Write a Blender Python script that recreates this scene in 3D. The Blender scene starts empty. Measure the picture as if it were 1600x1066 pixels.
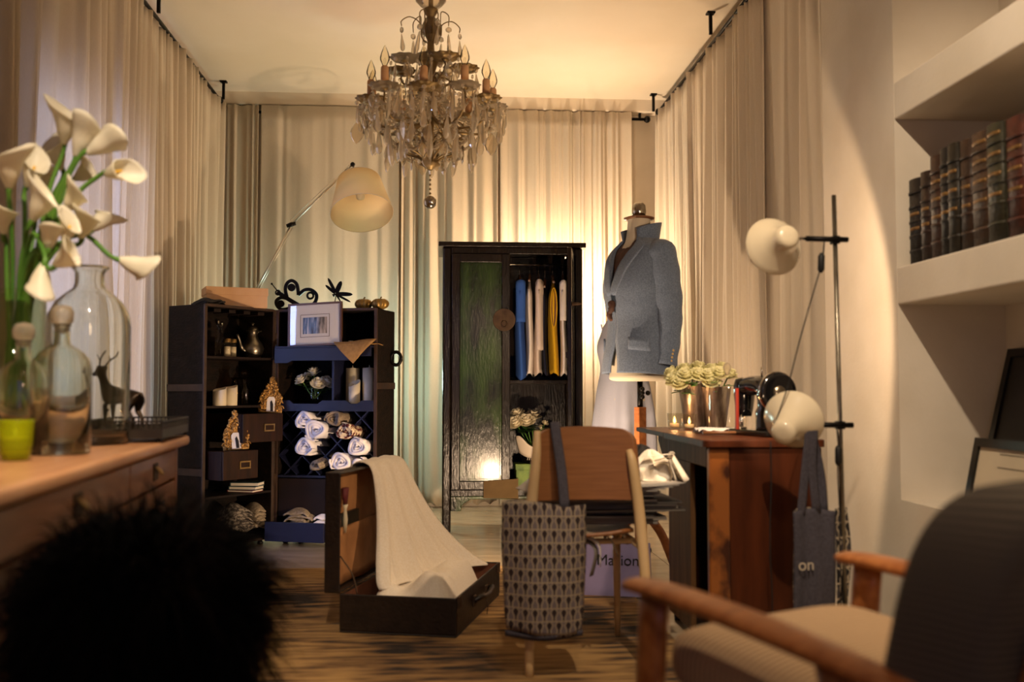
import bpy, bmesh, math, random
from mathutils import Vector, Matrix, Euler

scene = bpy.context.scene
COL = scene.collection
PI = math.pi
R = math.radians

# ------------------------------------------------------------------ camera
F_PX = 1555.0
EYE = Vector((0.0, 0.0, 0.93))
YAW = math.atan(110.0 / F_PX)
PITCH = math.atan(75.0 / F_PX)
CAM_ROT = Euler((PI / 2 + PITCH, 0.0, -YAW))
cam_data = bpy.data.cameras.new('camera')
cam_data.sensor_width = 36.0
cam_data.lens = F_PX / 1600.0 * 36.0
cam_data.clip_start = 0.05
cam_data.dof.use_dof = True
cam_data.dof.focus_distance = 5.9
cam_data.dof.aperture_fstop = 2.0
cam = bpy.data.objects.new('camera', cam_data)
cam.location = EYE
cam.rotation_euler = CAM_ROT
COL.objects.link(cam)
scene.camera = cam
_CM = CAM_ROT.to_matrix()


def ray(px, py):
    return _CM @ Vector(((px - 800.0) / F_PX, (533.0 - py) / F_PX, -1.0))


def at(px, py, Y):
    d = ray(px, py)
    return EYE + d * (Y / d.y)


# ------------------------------------------------------------------ world, exposure
world = bpy.data.worlds.new('world')
scene.world = world
world.use_nodes = True
_bg = world.node_tree.nodes['Background']
_bg.inputs[0].default_value = (0.16, 0.22, 0.42, 1)
_bg.inputs[1].default_value = 0.35
scene.view_settings.view_transform = 'Standard'
scene.view_settings.look = 'None'
scene.view_settings.exposure = -0.2
scene.view_settings.gamma = 1.0
scene.view_settings.use_curve_mapping = False
scene.cycles.use_denoising = True
scene.cycles.max_bounces = 14
scene.cycles.transmission_bounces = 14
scene.cycles.transparent_max_bounces = 16
scene.cycles.sample_clamp_indirect = 6.0

WARM = (1.0, 0.69, 0.43)
HALOGEN = (1.0, 0.79, 0.57)


def light(name, kind, loc, energy, color, size=0.05, target=None, angle=None, blend=0.4, size_y=None):
    d = bpy.data.lights.new(name, kind)
    d.energy = energy
    d.color = color
    if kind == 'AREA':
        d.size = size
        if size_y:
            d.shape = 'RECTANGLE'
            d.size_y = size_y
    else:
        d.shadow_soft_size = size
    if kind == 'SPOT':
        d.spot_size = R(angle)
        d.spot_blend = blend
    o = bpy.data.objects.new(name, d)
    o.location = loc
    if target is not None:
        o.rotation_euler = (Vector(target) - Vector(loc)).to_track_quat('-Z', 'Y').to_euler()
    COL.objects.link(o)
    return o


UPLIGHT = Vector((0.42, 4.70, 0.25))      # floor spotlight behind the plywood chair
BACKLIGHT = Vector((0.92, 7.42, 1.62))    # wall washer behind the wardrobe
COOLLIGHT = Vector((-0.62, 7.22, 1.00))   # cool strip behind the trunk
CEILSPOT = Vector((0.55, 1.40, 3.13))     # ceiling spotlight over the shelves
CEILSPOT2 = Vector((-0.25, 0.90, 3.13))   # ceiling spotlight over the dresser
FILL_LAMP = Vector((0.55, -0.75, 1.85))      # unseen fill lamp added behind the camera to soften foreground shadows
CEILSPOT3 = Vector((0.25, 0.15, 3.13))    # ceiling spotlight over the rug
light('uplight_bulb', 'SPOT', UPLIGHT, 145, WARM, 0.03, (0.05, 7.6, 2.5), 152, 0.6)
light('wall_washer_bulb', 'POINT', BACKLIGHT, 135, (1.0, 0.73, 0.48), 0.05)
light('cool_strip_bulb', 'POINT', COOLLIGHT, 30, (0.66, 1.0, 0.90), 0.10)
light('shelf_spot_bulb', 'SPOT', CEILSPOT, 300, HALOGEN, 0.03, (1.70, 2.35, 1.3), 84, 0.6)
light('dresser_spot_bulb', 'SPOT', CEILSPOT2, 520, HALOGEN, 0.04, (-0.88, 2.35, 1.0), 44, 0.8)
light('rug_spot_bulb', 'SPOT', CEILSPOT3, 90, HALOGEN, 0.05, (0.45, 3.1, 0.35), 50, 1.0)
light('fill_bulb', 'POINT', FILL_LAMP, 13, WARM, 0.10)
light('side_window_daylight', 'AREA', (-2.25, 5.15, 1.35), 400, (0.30, 0.42, 1.0), 1.5, (0, 5.15, 1.2), size_y=2.0)
light('shop_window_daylight', 'AREA', (-0.35, -1.45, 1.35), 4.2, (0.33, 0.40, 1.0), 1.6, (-0.5, 6.0, 0.9), size_y=1.6)


# ------------------------------------------------------------------ colour and materials
def srgb(h):
    h = h.lstrip('#')
    o = []
    for i in (0, 2, 4):
        c = int(h[i:i + 2], 16) / 255.0
        o.append(c / 12.92 if c <= 0.04045 else ((c + 0.055) / 1.055) ** 2.4)
    return (o[0], o[1], o[2], 1.0)


MATS = {}


def M(name, col, rough=0.5, metal=0.0, col2=None, nscale=8.0, stretch=(1, 1, 1), bump=0.0, bscale=None,
      trans=0.0, ior=1.45, emit=0.0, emit_col=None, sheen=0.0, coat=0.0, lucent=0.0, wave=None, contrast=(0.35, 0.65), spec=0.5,
      alpha=1.0, coat_rough=0.08):
    """Principled material with object-space noise (or wave) colour variation and fine bump."""
    m = bpy.data.materials.new(name)
    m.use_nodes = True
    nt = m.node_tree
    b = nt.nodes['Principled BSDF']
    out = nt.nodes['Material Output']
    c = srgb(col) if isinstance(col, str) else col
    b.inputs['Base Color'].default_value = c
    b.inputs['Roughness'].default_value = rough
    b.inputs['Metallic'].default_value = metal
    b.inputs['IOR'].default_value = ior
    b.inputs['Transmission Weight'].default_value = trans
    b.inputs['Specular IOR Level'].default_value = spec
    b.inputs['Coat Weight'].default_value = coat
    b.inputs['Coat Roughness'].default_value = coat_rough
    b.inputs['Sheen Weight'].default_value = sheen
    b.inputs['Alpha'].default_value = alpha
    if emit:
        b.inputs['Emission Color'].default_value = srgb(emit_col or col)
        b.inputs['Emission Strength'].default_value = emit
    tc = nt.nodes.new('ShaderNodeTexCoord')
    mp = nt.nodes.new('ShaderNodeMapping')
    mp.inputs['Scale'].default_value = stretch
    nt.links.new(tc.outputs['Object'], mp.inputs['Vector'])
    fac = None
    if wave:
        w = nt.nodes.new('ShaderNodeTexWave')
        w.bands_direction = wave[0]
        w.inputs['Scale'].default_value = wave[1]
        w.inputs['Distortion'].default_value = wave[2]
        w.inputs['Detail'].default_value = 2.0
        w.inputs['Detail Scale'].default_value = wave[3] if len(wave) > 3 else 1.0
        nt.links.new(mp.outputs[0], w.inputs['Vector'])
        fac = w.outputs['Fac']
    elif col2 is not None or bump:
        n = nt.nodes.new('ShaderNodeTexNoise')
        n.inputs['Scale'].default_value = nscale
        n.inputs['Detail'].default_value = 5.0
        nt.links.new(mp.outputs[0], n.inputs['Vector'])
        fac = n.outputs['Fac']
    colsock = None
    if col2 is not None:
        r = nt.nodes.new('ShaderNodeValToRGB')
        r.color_ramp.elements[0].position = contrast[0]
        r.color_ramp.elements[1].position = contrast[1]
        r.color_ramp.elements[0].color = c
        r.color_ramp.elements[1].color = srgb(col2)
        nt.links.new(fac, r.inputs[0])
        nt.links.new(r.outputs[0], b.inputs['Base Color'])
        colsock = r.outputs[0]
    if bump:
        bf = fac
        if bscale:
            n2 = nt.nodes.new('ShaderNodeTexNoise')
            n2.inputs['Scale'].default_value = bscale
            n2.inputs['Detail'].default_value = 4.0
            nt.links.new(mp.outputs[0], n2.inputs['Vector'])
            bf = n2.outputs['Fac']
        bp = nt.nodes.new('ShaderNodeBump')
        bp.inputs['Strength'].default_value = bump
        bp.inputs['Distance'].default_value = 0.01
        nt.links.new(bf, bp.inputs['Height'])
        nt.links.new(bp.outputs[0], b.inputs['Normal'])
    if lucent:
        t = nt.nodes.new('ShaderNodeBsdfTranslucent')
        t.inputs[0].default_value = c
        if colsock:
            nt.links.new(colsock, t.inputs[0])
        mx = nt.nodes.new('ShaderNodeMixShader')
        mx.inputs[0].default_value = lucent
        nt.links.new(b.outputs[0], mx.inputs[1])
        nt.links.new(t.outputs[0], mx.inputs[2])
        nt.links.new(mx.outputs[0], out.inputs[0])
    MATS[name] = m
    return m


def glass_mat(name, col='#ffffff', rough=0.0, ior=1.45, thin=True):
    """Thin glass: real reflections by Fresnel, light passes straight through (thin-walled vessels)."""
    m = bpy.data.materials.new(name)
    m.use_nodes = True
    nt = m.node_tree
    nt.nodes.clear()
    out = nt.nodes.new('ShaderNodeOutputMaterial')
    g = nt.nodes.new('ShaderNodeBsdfGlossy')
    g.inputs['Roughness'].default_value = max(rough, 0.02)
    t = nt.nodes.new('ShaderNodeBsdfTransparent')
    t.inputs[0].default_value = srgb(col)
    lw = nt.nodes.new('ShaderNodeFresnel')
    # thin wall: the inner side of the glass reflects like the outer one; a solid crystal reflects totally inside
    ge = nt.nodes.new('ShaderNodeNewGeometry')
    mr = nt.nodes.new('ShaderNodeMapRange')
    mr.inputs['To Min'].default_value = ior
    mr.inputs['To Max'].default_value = 1.0 / ior if thin else ior
    nt.links.new(ge.outputs['Backfacing'], mr.inputs['Value'])
    nt.links.new(mr.outputs[0], lw.inputs[0])
    mx = nt.nodes.new('ShaderNodeMixShader')
    nt.links.new(lw.outputs[0], mx.inputs[0])
    nt.links.new(t.outputs[0], mx.inputs[1])
    nt.links.new(g.outputs[0], mx.inputs[2])
    nt.links.new(mx.outputs[0], out.inputs[0])
    MATS[name] = m
    return m


# setting
M('plaster', '#dacfbd', 0.85, col2='#d0c4b0', nscale=3, bump=0.08, bscale=60)
M('ceiling_paint', '#d9ccb8', 0.8, col2='#d2c4ad', nscale=1.5)
M('stone_tile', '#b7a68c', 0.16, col2='#94826a', nscale=3.5, stretch=(1, 2.2, 1), bump=0.03, bscale=25, contrast=(0.3, 0.75))
M('grout', '#5d5140', 0.9)
M('black_iron', '#14110f', 0.45, metal=0.7, bump=0.1, nscale=60)
M('white_paint', '#d9d4ca', 0.5)
# linen for the curtains
M('linen', '#dccfbb', 0.9, col2='#cfc0a6', nscale=60, stretch=(30, 30, 1), bump=0.25, bscale=150, lucent=0.32, sheen=0.2, contrast=(0.3, 0.7))
M('linen_pale', '#e2d7c6', 0.9, col2='#d6c8b1', nscale=60, stretch=(30, 30, 1), bump=0.25, bscale=150, lucent=0.32, sheen=0.2, contrast=(0.3, 0.7))
M('cream_cloth', '#efe7d8', 0.9, col2='#e6dbc6', nscale=160, bump=0.15, bscale=300, sheen=0.3)
M('white_cloth', '#e6e2dc', 0.9, bump=0.2, nscale=200, sheen=0.2)
# woods
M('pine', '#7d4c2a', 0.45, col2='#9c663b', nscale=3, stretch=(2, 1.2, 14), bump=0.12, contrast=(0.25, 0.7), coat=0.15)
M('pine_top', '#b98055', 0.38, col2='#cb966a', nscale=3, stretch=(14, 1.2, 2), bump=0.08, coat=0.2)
M('walnut', '#4f3620', 0.6, col2='#63462b', nscale=3, stretch=(9, 9, 0.9), spec=0.12)
M('mahogany', '#381a0d', 0.42, col2='#542914', nscale=2.6, stretch=(9, 9, 0.9), bump=0.05, coat=0.05, contrast=(0.3, 0.7), spec=0.2)
M('burl', '#3c1a0b', 0.35, col2='#8f5322', nscale=9, stretch=(1.6, 1.6, 1), bump=0.04, coat=0.3, contrast=(0.4, 0.58))
M('dark_wood', '#1f120b', 0.55, col2='#2e1a0f', nscale=4, stretch=(8, 8, 1), bump=0.1, spec=0.2)
M('black_wood', '#120c09', 0.45, col2='#1f1510', nscale=5, stretch=(8, 8, 1), bump=0.1)
M('plywood', '#7d4e26', 0.45, col2='#936037', nscale=4, stretch=(1.5, 1.5, 26), bump=0.05, contrast=(0.25, 0.75))
M('teak', '#8c4f24', 0.38, col2='#ab6a38', nscale=3, stretch=(3, 14, 14), bump=0.05, coat=0.15)
M('trunk_interior', '#150d0a', 0.65, col2='#20130e', nscale=5, bump=0.1, spec=0.25)
M('trunk_navy', '#0e1126', 0.5, col2='#141836', nscale=4, bump=0.08)
M('trunk_leather', '#0f0a07', 0.7, col2='#1e130c', nscale=14, stretch=(1, 1, 2), bump=0.35, bscale=45, spec=0.2)
M('strap_leather', '#2c1c12', 0.6, col2='#3c281a', nscale=12, bump=0.2)
M('lacquer', '#0c1006', 0.24, col2='#35501a', nscale=3.4, stretch=(2.4, 2.4, 0.7), bump=0.3, bscale=30, coat=0.3, coat_rough=0.16, contrast=(0.4, 0.75), spec=0.3)
M('lacquer_dark', '#0b0705', 0.26, col2='#1d130a', nscale=5, stretch=(3, 3, 0.6), bump=0.3, bscale=30, coat=0.15, spec=0.3)
# metals
M('brass_dark', '#3f2d20', 0.62, metal=0.4, col2='#54402d', nscale=20, bump=0.1)
M('old_brass', '#8c7347', 0.38, metal=0.9, col2='#a98d5a', nscale=25)
M('gilt', '#8a632c', 0.45, metal=0.6, col2='#c39652', nscale=30, bump=0.7, bscale=45)
M('pewter', '#8c8576', 0.3, metal=0.95, col2='#6f675a', nscale=14, bump=0.1)
M('silver', '#c9c2b6', 0.16, metal=1.0, col2='#ada495', nscale=20, bump=0.06)
M('chrome', '#d4cfc8', 0.08, metal=1.0)
M('aluminium', '#cfc8bb', 0.3, metal=0.95)
M('bronze', '#241a12', 0.4, metal=0.6, col2='#3a2a1b', nscale=20)
# glass and wax
glass_mat('clear_glass', '#fbfaf6', 0.0, 1.45)
glass_mat('green_glass', '#f0f6e6', 0.0, 1.45)
glass_mat('amber_glass', '#c9b58d', 0.0)
def crystal_mat(name, tint, lucid, ior=1.7, body='#f2e6d0'):
    """Cut crystal: sharp facet reflections, some light scattered inside, the rest passes through."""
    m = glass_mat(name, tint, 0.02, ior, False)
    nt = m.node_tree
    out = next(n for n in nt.nodes if n.type == 'OUTPUT_MATERIAL')
    mx = next(n for n in nt.nodes if n.type == 'MIX_SHADER')
    d = nt.nodes.new('ShaderNodeBsdfDiffuse'); d.inputs[0].default_value = srgb(body)
    t = nt.nodes.new('ShaderNodeBsdfTranslucent'); t.inputs[0].default_value = srgb(body)
    m1 = nt.nodes.new('ShaderNodeMixShader'); m1.inputs[0].default_value = 0.6
    m2 = nt.nodes.new('ShaderNodeMixShader'); m2.inputs[0].default_value = lucid
    nt.links.new(d.outputs[0], m1.inputs[1]); nt.links.new(t.outputs[0], m1.inputs[2])
    nt.links.new(mx.outputs[0], m2.inputs[1]); nt.links.new(m1.outputs[0], m2.inputs[2])
    nt.links.new(m2.outputs[0], out.inputs[0])


M('bottle_glass', '#f7fbf3', 0.0, trans=1.0, ior=1.45)
crystal_mat('crystal', '#faf4ea', 0.30)
crystal_mat('crystal_thin', '#f8f0e2', 0.16)
M('chartreuse', '#c6d21c', 0.08, trans=0.7, ior=1.2)
M('wax', '#e8dcc0', 0.5, col2='#dccfae', nscale=6, lucent=0.2)
M('flame', '#ffb060', 0.5, emit=14, emit_col='#ffb25a')
# plants
M('lily_white', '#faf5e6', 0.45, col2='#f1e9cc', nscale=5, lucent=0.3)
M('lily_spadix', '#d9a92c', 0.6)
M('stem_green', '#3f6a22', 0.45, col2='#5a8430', nscale=6, stretch=(2, 2, 0.5))
M('leaf_green', '#1f3a17', 0.5, col2='#2f5522', nscale=10)
M('rose_white', '#efe6cf', 0.6, col2='#e3d8b4', nscale=8, lucent=0.25)
M('rose_green', '#ece8c0', 0.6, col2='#dcd9a0', nscale=8, lucent=0.25)


# ------------------------------------------------------------------ mesh building
class MB:
    def __init__(self):
        self.v = []
        self.f = []
        self.s = []

    def add(self, vs, fs, smooth=False):
        o = len(self.v)
        self.v += [tuple(p) for p in vs]
        self.f += [tuple(i + o for i in f) for f in fs]
        self.s += [smooth] * len(fs)
        return self

    def box(self, c, s, rot=None, taper=1.0):
        hx, hy, hz = s[0] / 2, s[1] / 2, s[2] / 2
        p = []
        for z, t in ((-hz, 1.0), (hz, taper)):
            p += [Vector((-hx * t, -hy * t, z)), Vector((hx * t, -hy * t, z)), Vector((hx * t, hy * t, z)), Vector((-hx * t, hy * t, z))]
        m = Euler(rot).to_matrix() if rot else None
        p = [Vector(c) + (m @ q if m else q) for q in p]
        return self.add(p, [(0, 3, 2, 1), (4, 5, 6, 7), (0, 1, 5, 4), (1, 2, 6, 5), (2, 3, 7, 6), (3, 0, 4, 7)])

    def bx(self, x0, x1, y0, y1, z0, z1):
        return self.box(((x0 + x1) / 2, (y0 + y1) / 2, (z0 + z1) / 2), (abs(x1 - x0), abs(y1 - y0), abs(z1 - z0)))

    def tube(self, pts, r, n=8, caps=True, flat=1.0, up=None, smooth=True):
        pts = [Vector(p) for p in pts]
        rs = r if isinstance(r, (list, tuple)) else [r] * len(pts)
        vs = []
        prev = None
        for i, p in enumerate(pts):
            a = pts[max(i - 1, 0)]
            b = pts[min(i + 1, len(pts) - 1)]
            t = (b - a).normalized()
            if prev is None:
                u = Vector(up) if up else (Vector((0, 0, 1)) if abs(t.z) < 0.9 else Vector((1, 0, 0)))
            else:
                u = prev
            u = (u - t * u.dot(t))
            if u.length < 1e-6:
                u = t.orthogonal()
            u.normalize()
            prev = u
            w = t.cross(u)
            for k in range(n):
                an = 2 * PI * k / n
                vs.append(p + (u * math.cos(an) * flat + w * math.sin(an)) * rs[i])
        fs = []
        m = len(pts)
        for i in range(m - 1):
            for k in range(n):
                fs.append((i * n + k, i * n + (k + 1) % n, (i + 1) * n + (k + 1) % n, (i + 1) * n + k))
        self.add(vs, fs, smooth)
        if caps:
            o = len(self.v) - len(vs)
            self.f.append(tuple(o + k for k in reversed(range(n))))
            self.f.append(tuple(o + (m - 1) * n + k for k in range(n)))
            self.s += [False, False]
        return self

    def cyl(self, p0, p1, r0, r1=None, n=16, caps=True):
        return self.tube([p0, p1], [r0, r0 if r1 is None else r1], n, caps)

    def lathe(self, prof, n=20, c=(0, 0, 0), mat=None, sx=1.0, sy=1.0, smooth=True):
        vs = []
        for r, z in prof:
            for k in range(n):
                a = 2 * PI * k / n
                q = Vector((r * math.cos(a) * sx, r * math.sin(a) * sy, z))
                if mat:
                    q = mat @ q
                vs.append(Vector(c) + q)
        fs = []
        for i in range(len(prof) - 1):
            for k in range(n):
                fs.append((i * n + k, i * n + (k + 1) % n, (i + 1) * n + (k + 1) % n, (i + 1) * n + k))
        if prof[0][0] > 1e-5:
            pass
        self.add(vs, fs, smooth)
        return self

    def ball(self, c, r, n=12, m=8, s=(1, 1, 1), rot=None):
        prof = [(max(r * math.sin(PI * i / m), 1e-5), -r * math.cos(PI * i / m)) for i in range(m + 1)]
        mt = Matrix.Diagonal(Vector(s))
        if rot:
            mt = Euler(rot).to_matrix() @ mt
        return self.lathe(prof, n, c, mt)

    def prism(self, pts, t, mat=None, c=(0, 0, 0)):
        """2-D outline (x, z) given thickness t along y."""
        n = len(pts)
        vs = []
        for y in (-t / 2, t / 2):
            for x, z in pts:
                q = Vector((x, y, z))
                if mat:
                    q = mat @ q
                vs.append(Vector(c) + q)
        fs = [tuple(range(n)), tuple(reversed(range(n, 2 * n)))]
        for i in range(n):
            fs.append((i, i + n, (i + 1) % n + n, (i + 1) % n))
        return self.add(vs, fs)

    def grid(self, fn, nu, nv, smooth=True, closed=False):
        vs = [fn(i / nu, j / nv) for j in range(nv + 1) for i in range(nu + (0 if closed else 1))]
        w = nu if closed else nu + 1
        fs = []
        for j in range(nv):
            for i in range(nu):
                i2 = (i + 1) % w
                fs.append((j * w + i, j * w + i2, (j + 1) * w + i2, (j + 1) * w + i))
        return self.add(vs, fs, smooth)

    def mesh(self, name, mat=None):
        me = bpy.data.meshes.new(name)
        me.from_pydata(self.v, [], self.f)
        me.polygons.foreach_set('use_smooth', self.s)
        me.update()
        if mat:
            me.materials.append(MATS[mat] if isinstance(mat, str) else mat)
        return me

    def build(self, name, mat, parent=None, bevel=0.0, seg=2, sub=0, solid=0.0, loc=None, rot=None, off=0.0, fix=True):
        me = self.mesh(name, mat)
        if fix:
            bm = bmesh.new()
            bm.from_mesh(me)
            bmesh.ops.recalc_face_normals(bm, faces=bm.faces)
            bm.to_mesh(me)
            bm.free()
        return link(name, me, parent, bevel, seg, sub, solid, loc, rot, off)


def link(name, me, parent=None, bevel=0.0, seg=2, sub=0, solid=0.0, loc=None, rot=None, off=0.0):
    o = bpy.data.objects.new(name, me)
    COL.objects.link(o)
    if parent is not None:
        o.parent = parent
    if loc is not None:
        o.location = loc
    if rot is not None:
        o.rotation_euler = rot
    if solid:
        m = o.modifiers.new('thickness', 'SOLIDIFY')
        m.thickness = solid
        m.offset = off
    if bevel:
        m = o.modifiers.new('bevel', 'BEVEL')
        m.width = bevel
        m.segments = seg
        m.limit_method = 'ANGLE'
        m.angle_limit = R(35)
    if sub:
        m = o.modifiers.new('smooth', 'SUBSURF')
        m.levels = sub
        m.render_levels = sub
    return o


def tag(o, label, cat, group=None):
    o['label'] = label
    o['category'] = cat
    if group:
        o['group'] = group
    return o


def thing(name, label, cat, loc=(0, 0, 0), rotz=0.0, group=None):
    o = bpy.data.objects.new(name, None)
    o.empty_display_size = 0.05
    COL.objects.link(o)
    o.location = loc
    o.rotation_euler = (0, 0, rotz)
    return tag(o, label, cat, group)


def struct(o):
    o['kind'] = 'structure'
    return o


def copy_tree(o, loc=None, rot=None, label=None, parent=None):
    c = o.copy()
    COL.objects.link(c)
    c.parent = parent
    if loc is not None:
        c.location = loc
    if rot is not None:
        c.rotation_euler = rot
    if label:
        c['label'] = label
    for ch in o.children:
        copy_tree(ch, parent=c)
    return c


def frame_mat(loc, rotz):
    return Matrix.Translation(Vector(loc)) @ Matrix.Rotation(rotz, 4, 'Z')


def on_plane(px, py, T, y):
    """Where the sight line through a pixel meets the plane (local y = y) of a thing's frame, in its local coordinates."""
    Ti = T.inverted()
    o = Ti @ EYE
    d = Ti.to_3x3() @ ray(px, py)
    return o + d * ((y - o.y) / d.y)


def smoothstep(a, b, x):
    t = min(max((x - a) / (b - a), 0.0), 1.0)
    return t * t * (3 - 2 * t)


def spline(pts, n):
    """Catmull-Rom through points."""
    pts = [Vector(p) for p in pts]
    P = [pts[0] * 2 - pts[1]] + pts + [pts[-1] * 2 - pts[-2]]
    out = []
    segs = len(pts) - 1
    for k in range(n + 1):
        t = k / n * segs
        i = min(int(t), segs - 1)
        u = t - i
        a, b, c, d = P[i], P[i + 1], P[i + 2], P[i + 3]
        out.append(0.5 * ((2 * b) + (c - a) * u + (2 * a - 5 * b + 4 * c - d) * u * u + (3 * b - a - 3 * c + d) * u ** 3))
    return out

# ================================================================== the room
CEIL = 3.27
m = MB(); m.bx(-2.1, 2.3, -1.3, 8.2, -0.12, -0.004)
floor = struct(m.build('floor', 'grout'))
tile_me = MB().bx(-0.2985, 0.2985, -0.2985, 0.2985, -0.02, 0.0).mesh('tile', 'stone_tile')
for iy in range(15):
    for ix in range(6):
        x = -1.5 + 0.6 * ix
        y = -0.7 + 0.6 * iy
        if y > 7.8:
            continue
        link('tile', tile_me, floor, loc=(x, y, 0.0))
m = MB(); m.bx(-2.1, 2.3, -1.3, 8.2, CEIL, CEIL + 0.1)
struct(m.build('ceiling', 'ceiling_paint'))
m = MB(); m.bx(-2.1, 2.3, 7.98, 8.2, -0.1, CEIL)
struct(m.build('wall_back', 'plaster'))
# left wall with its window opening
m = MB()
m.bx(-2.1, -1.86, -1.3, 4.35, -0.1, CEIL); m.bx(-2.1, -1.86, 5.95, 7.98, -0.1, CEIL)
m.bx(-2.1, -1.86, 4.35, 5.95, -0.1, 0.30); m.bx(-2.1, -1.86, 4.35, 5.95, 2.35, CEIL)
struct(m.build('wall_left', 'plaster'))
w = struct(MB().bx(-2.02, -1.94, 5.07, 5.23, 0.30, 2.35).build('window_1', 'white_paint'))
m = MB(); m.bx(-2.02, -1.94, 4.35, 4.42, 0.30, 2.35); m.bx(-2.02, -1.94, 5.88, 5.95, 0.30, 2.35)
m.bx(-2.02, -1.94, 4.42, 5.88, 2.28, 2.35); m.bx(-2.02, -1.94, 4.42, 5.88, 0.30, 0.37)
m.build('window_frame', 'white_paint', w)
MB().bx(-1.985, -1.98, 4.42, 5.07, 0.37, 2.28).build('window_pane', 'clear_glass', w)
MB().bx(-1.985, -1.98, 5.23, 5.88, 0.37, 2.28).build('window_pane', 'clear_glass', w)
# right wall: flat stretch behind the curtain, a pier, then the shelf niche
m = MB()
m.bx(1.86, 2.3, 4.30, 7.98, -0.1, CEIL)
m.bx(1.70, 2.3, 3.60, 4.30, -0.1, CEIL)
m.bx(2.12, 2.3, 0.2, 3.60, -0.1, CEIL)
m.bx(1.70, 2.3, -1.3, 0.2, -0.1, CEIL)
m.bx(1.70, 2.12, 0.2, 3.60, -0.1, 0.52)
wr = struct(m.build('wall_right', 'plaster'))
for z0, z1 in ((1.245, 1.385), (1.945, 2.085)):
    MB().bx(1.70, 2.12, 0.2, 3.60, z0, z1).build('shelf', 'plaster', wr, bevel=0.006)
# front wall behind the photographer, with the shop window opening
m = MB()
m.bx(-2.1, -1.25, -1.5, -1.3, -0.1, CEIL); m.bx(0.55, 2.3, -1.5, -1.3, -0.1, CEIL)
m.bx(-1.25, 0.55, -1.5, -1.3, -0.1, 0.45); m.bx(-1.25, 0.55, -1.5, -1.3, 2.3, CEIL)
struct(m.build('wall_front', 'plaster'))
m = MB(); m.bx(-1.86, 1.86, 7.86, 7.98, 3.17, CEIL + 0.01)
struct(m.build('trim_1', 'ceiling_paint', bevel=0.01))


# ------------------------------------------------------------------ curtains
def curtain(label, p0, p1, ztop, zbot, folds, amp, seed, group, mat='linen', gather=0.35, flare=0.0, puddle=0.0, sway=0.03, smoothness=0.0):
    rnd = random.Random(seed)
    p0 = Vector((p0[0], p0[1], 0)); p1 = Vector((p1[0], p1[1], 0))
    d = p1 - p0
    L = d.length
    t = d / L
    nrm = Vector((-t.y, t.x, 0))
    ph = [rnd.uniform(0, 2 * PI) for _ in range(8)]
    wts = [0.0]
    for _ in range(folds):
        wts.append(wts[-1] + rnd.uniform(0.45, 1.6))
    cuts = [w_ / wts[-1] for w_ in wts]
    depth = [rnd.uniform(0.15, 1.0) ** 1.3 * (1 - smoothness * rnd.random()) for _ in range(folds)]
    skew = [rnd.uniform(-0.28, 0.28) for _ in range(folds)]

    def fold(s):
        i = 0
        while i < folds - 1 and s > cuts[i + 1]:
            i += 1
        u = (s - cuts[i]) / (cuts[i + 1] - cuts[i])
        u = min(max(u, 0), 1)
        k = 0.5 + skew[i]
        q = u / k * 0.5 if u < k else 0.5 + (u - k) / (1 - k) * 0.5
        return depth[i] * (0.5 - 0.5 * math.cos(2 * PI * q)) ** 0.8

    nu = folds * 10
    nv = 26

    def fn(a, b):
        z = ztop + (zbot - ztop) * b
        sl = a + 0.012 * math.sin(3.0 * b + ph[0] + 9 * a) * b * gather
        sl = min(max(sl, 0), 1)
        o = fold(sl) * amp * (0.75 + 0.35 * b)
        o += 0.25 * amp * math.sin(2 * PI * (a * folds * 0.37) + ph[1] + 2.2 * b)
        o += sway * math.sin(2 * PI * a * 1.3 + ph[2]) * b
        o += 0.006 * math.sin(11 * b + 31 * a + ph[3]) * b
        if b > 0.97 and puddle:
            o += puddle * (b - 0.97) / 0.03 * (0.6 + 0.5 * math.sin(17 * a + ph[4]))
            z = max(z, 0.012 + 0.03 * abs(math.sin(23 * a + ph[5])))
        along = (a - 0.5) * (1 + flare * b) + 0.5
        p = p0 + t * (along * L) - nrm * o
        p.z = z
        return p
    mb = MB()
    mb.grid(fn, nu, nv)
    o = mb.build('linen_curtain', mat, solid=0.003, fix=False)
    return tag(o, label, 'curtain', group)


BG, LG, RG = 'curtains along the back wall', 'curtains along the window wall', 'curtains along the shelf wall'
ZT = 3.13
# back wall (folds bulge towards the room: run from +X to -X)
curtain('narrow gathered linen curtain in the far corner beside the window wall', (-1.44, 7.84), (-1.68, 7.84), 3.16, 0.015, 4, 0.06, 3, BG, 'linen')
curtain('smooth cream linen curtain hanging behind the tilted lamp shade', (-0.34, 7.84), (-1.42, 7.84), 3.16, 0.015, 12, 0.018, 5, BG, 'linen_pale', smoothness=0.9)
curtain('gathered linen curtain between the open trunk and the lacquered wardrobe', (0.44, 7.82), (-0.32, 7.82), 3.16, 0.0, 10, 0.06, 8, BG, 'linen', puddle=0.10)
curtain('wide brightly lit linen curtain rising behind the wardrobe', (1.52, 7.84), (0.46, 7.84), 3.16, 0.0, 22, 0.045, 12, BG, 'linen_pale', puddle=0.13)
# left (window) wall: runs towards +Y so that folds bulge towards +X
curtain('long pleated linen curtain over the far half of the window', (-1.72, 5.19), (-1.72, 7.74), ZT, 0.01, 40, 0.065, 21, LG, 'linen')
curtain('shaded linen curtain behind the calla lilies', (-1.73, 2.9), (-1.73, 5.15), ZT, 0.01, 24, 0.075, 23, LG, 'linen')
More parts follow.
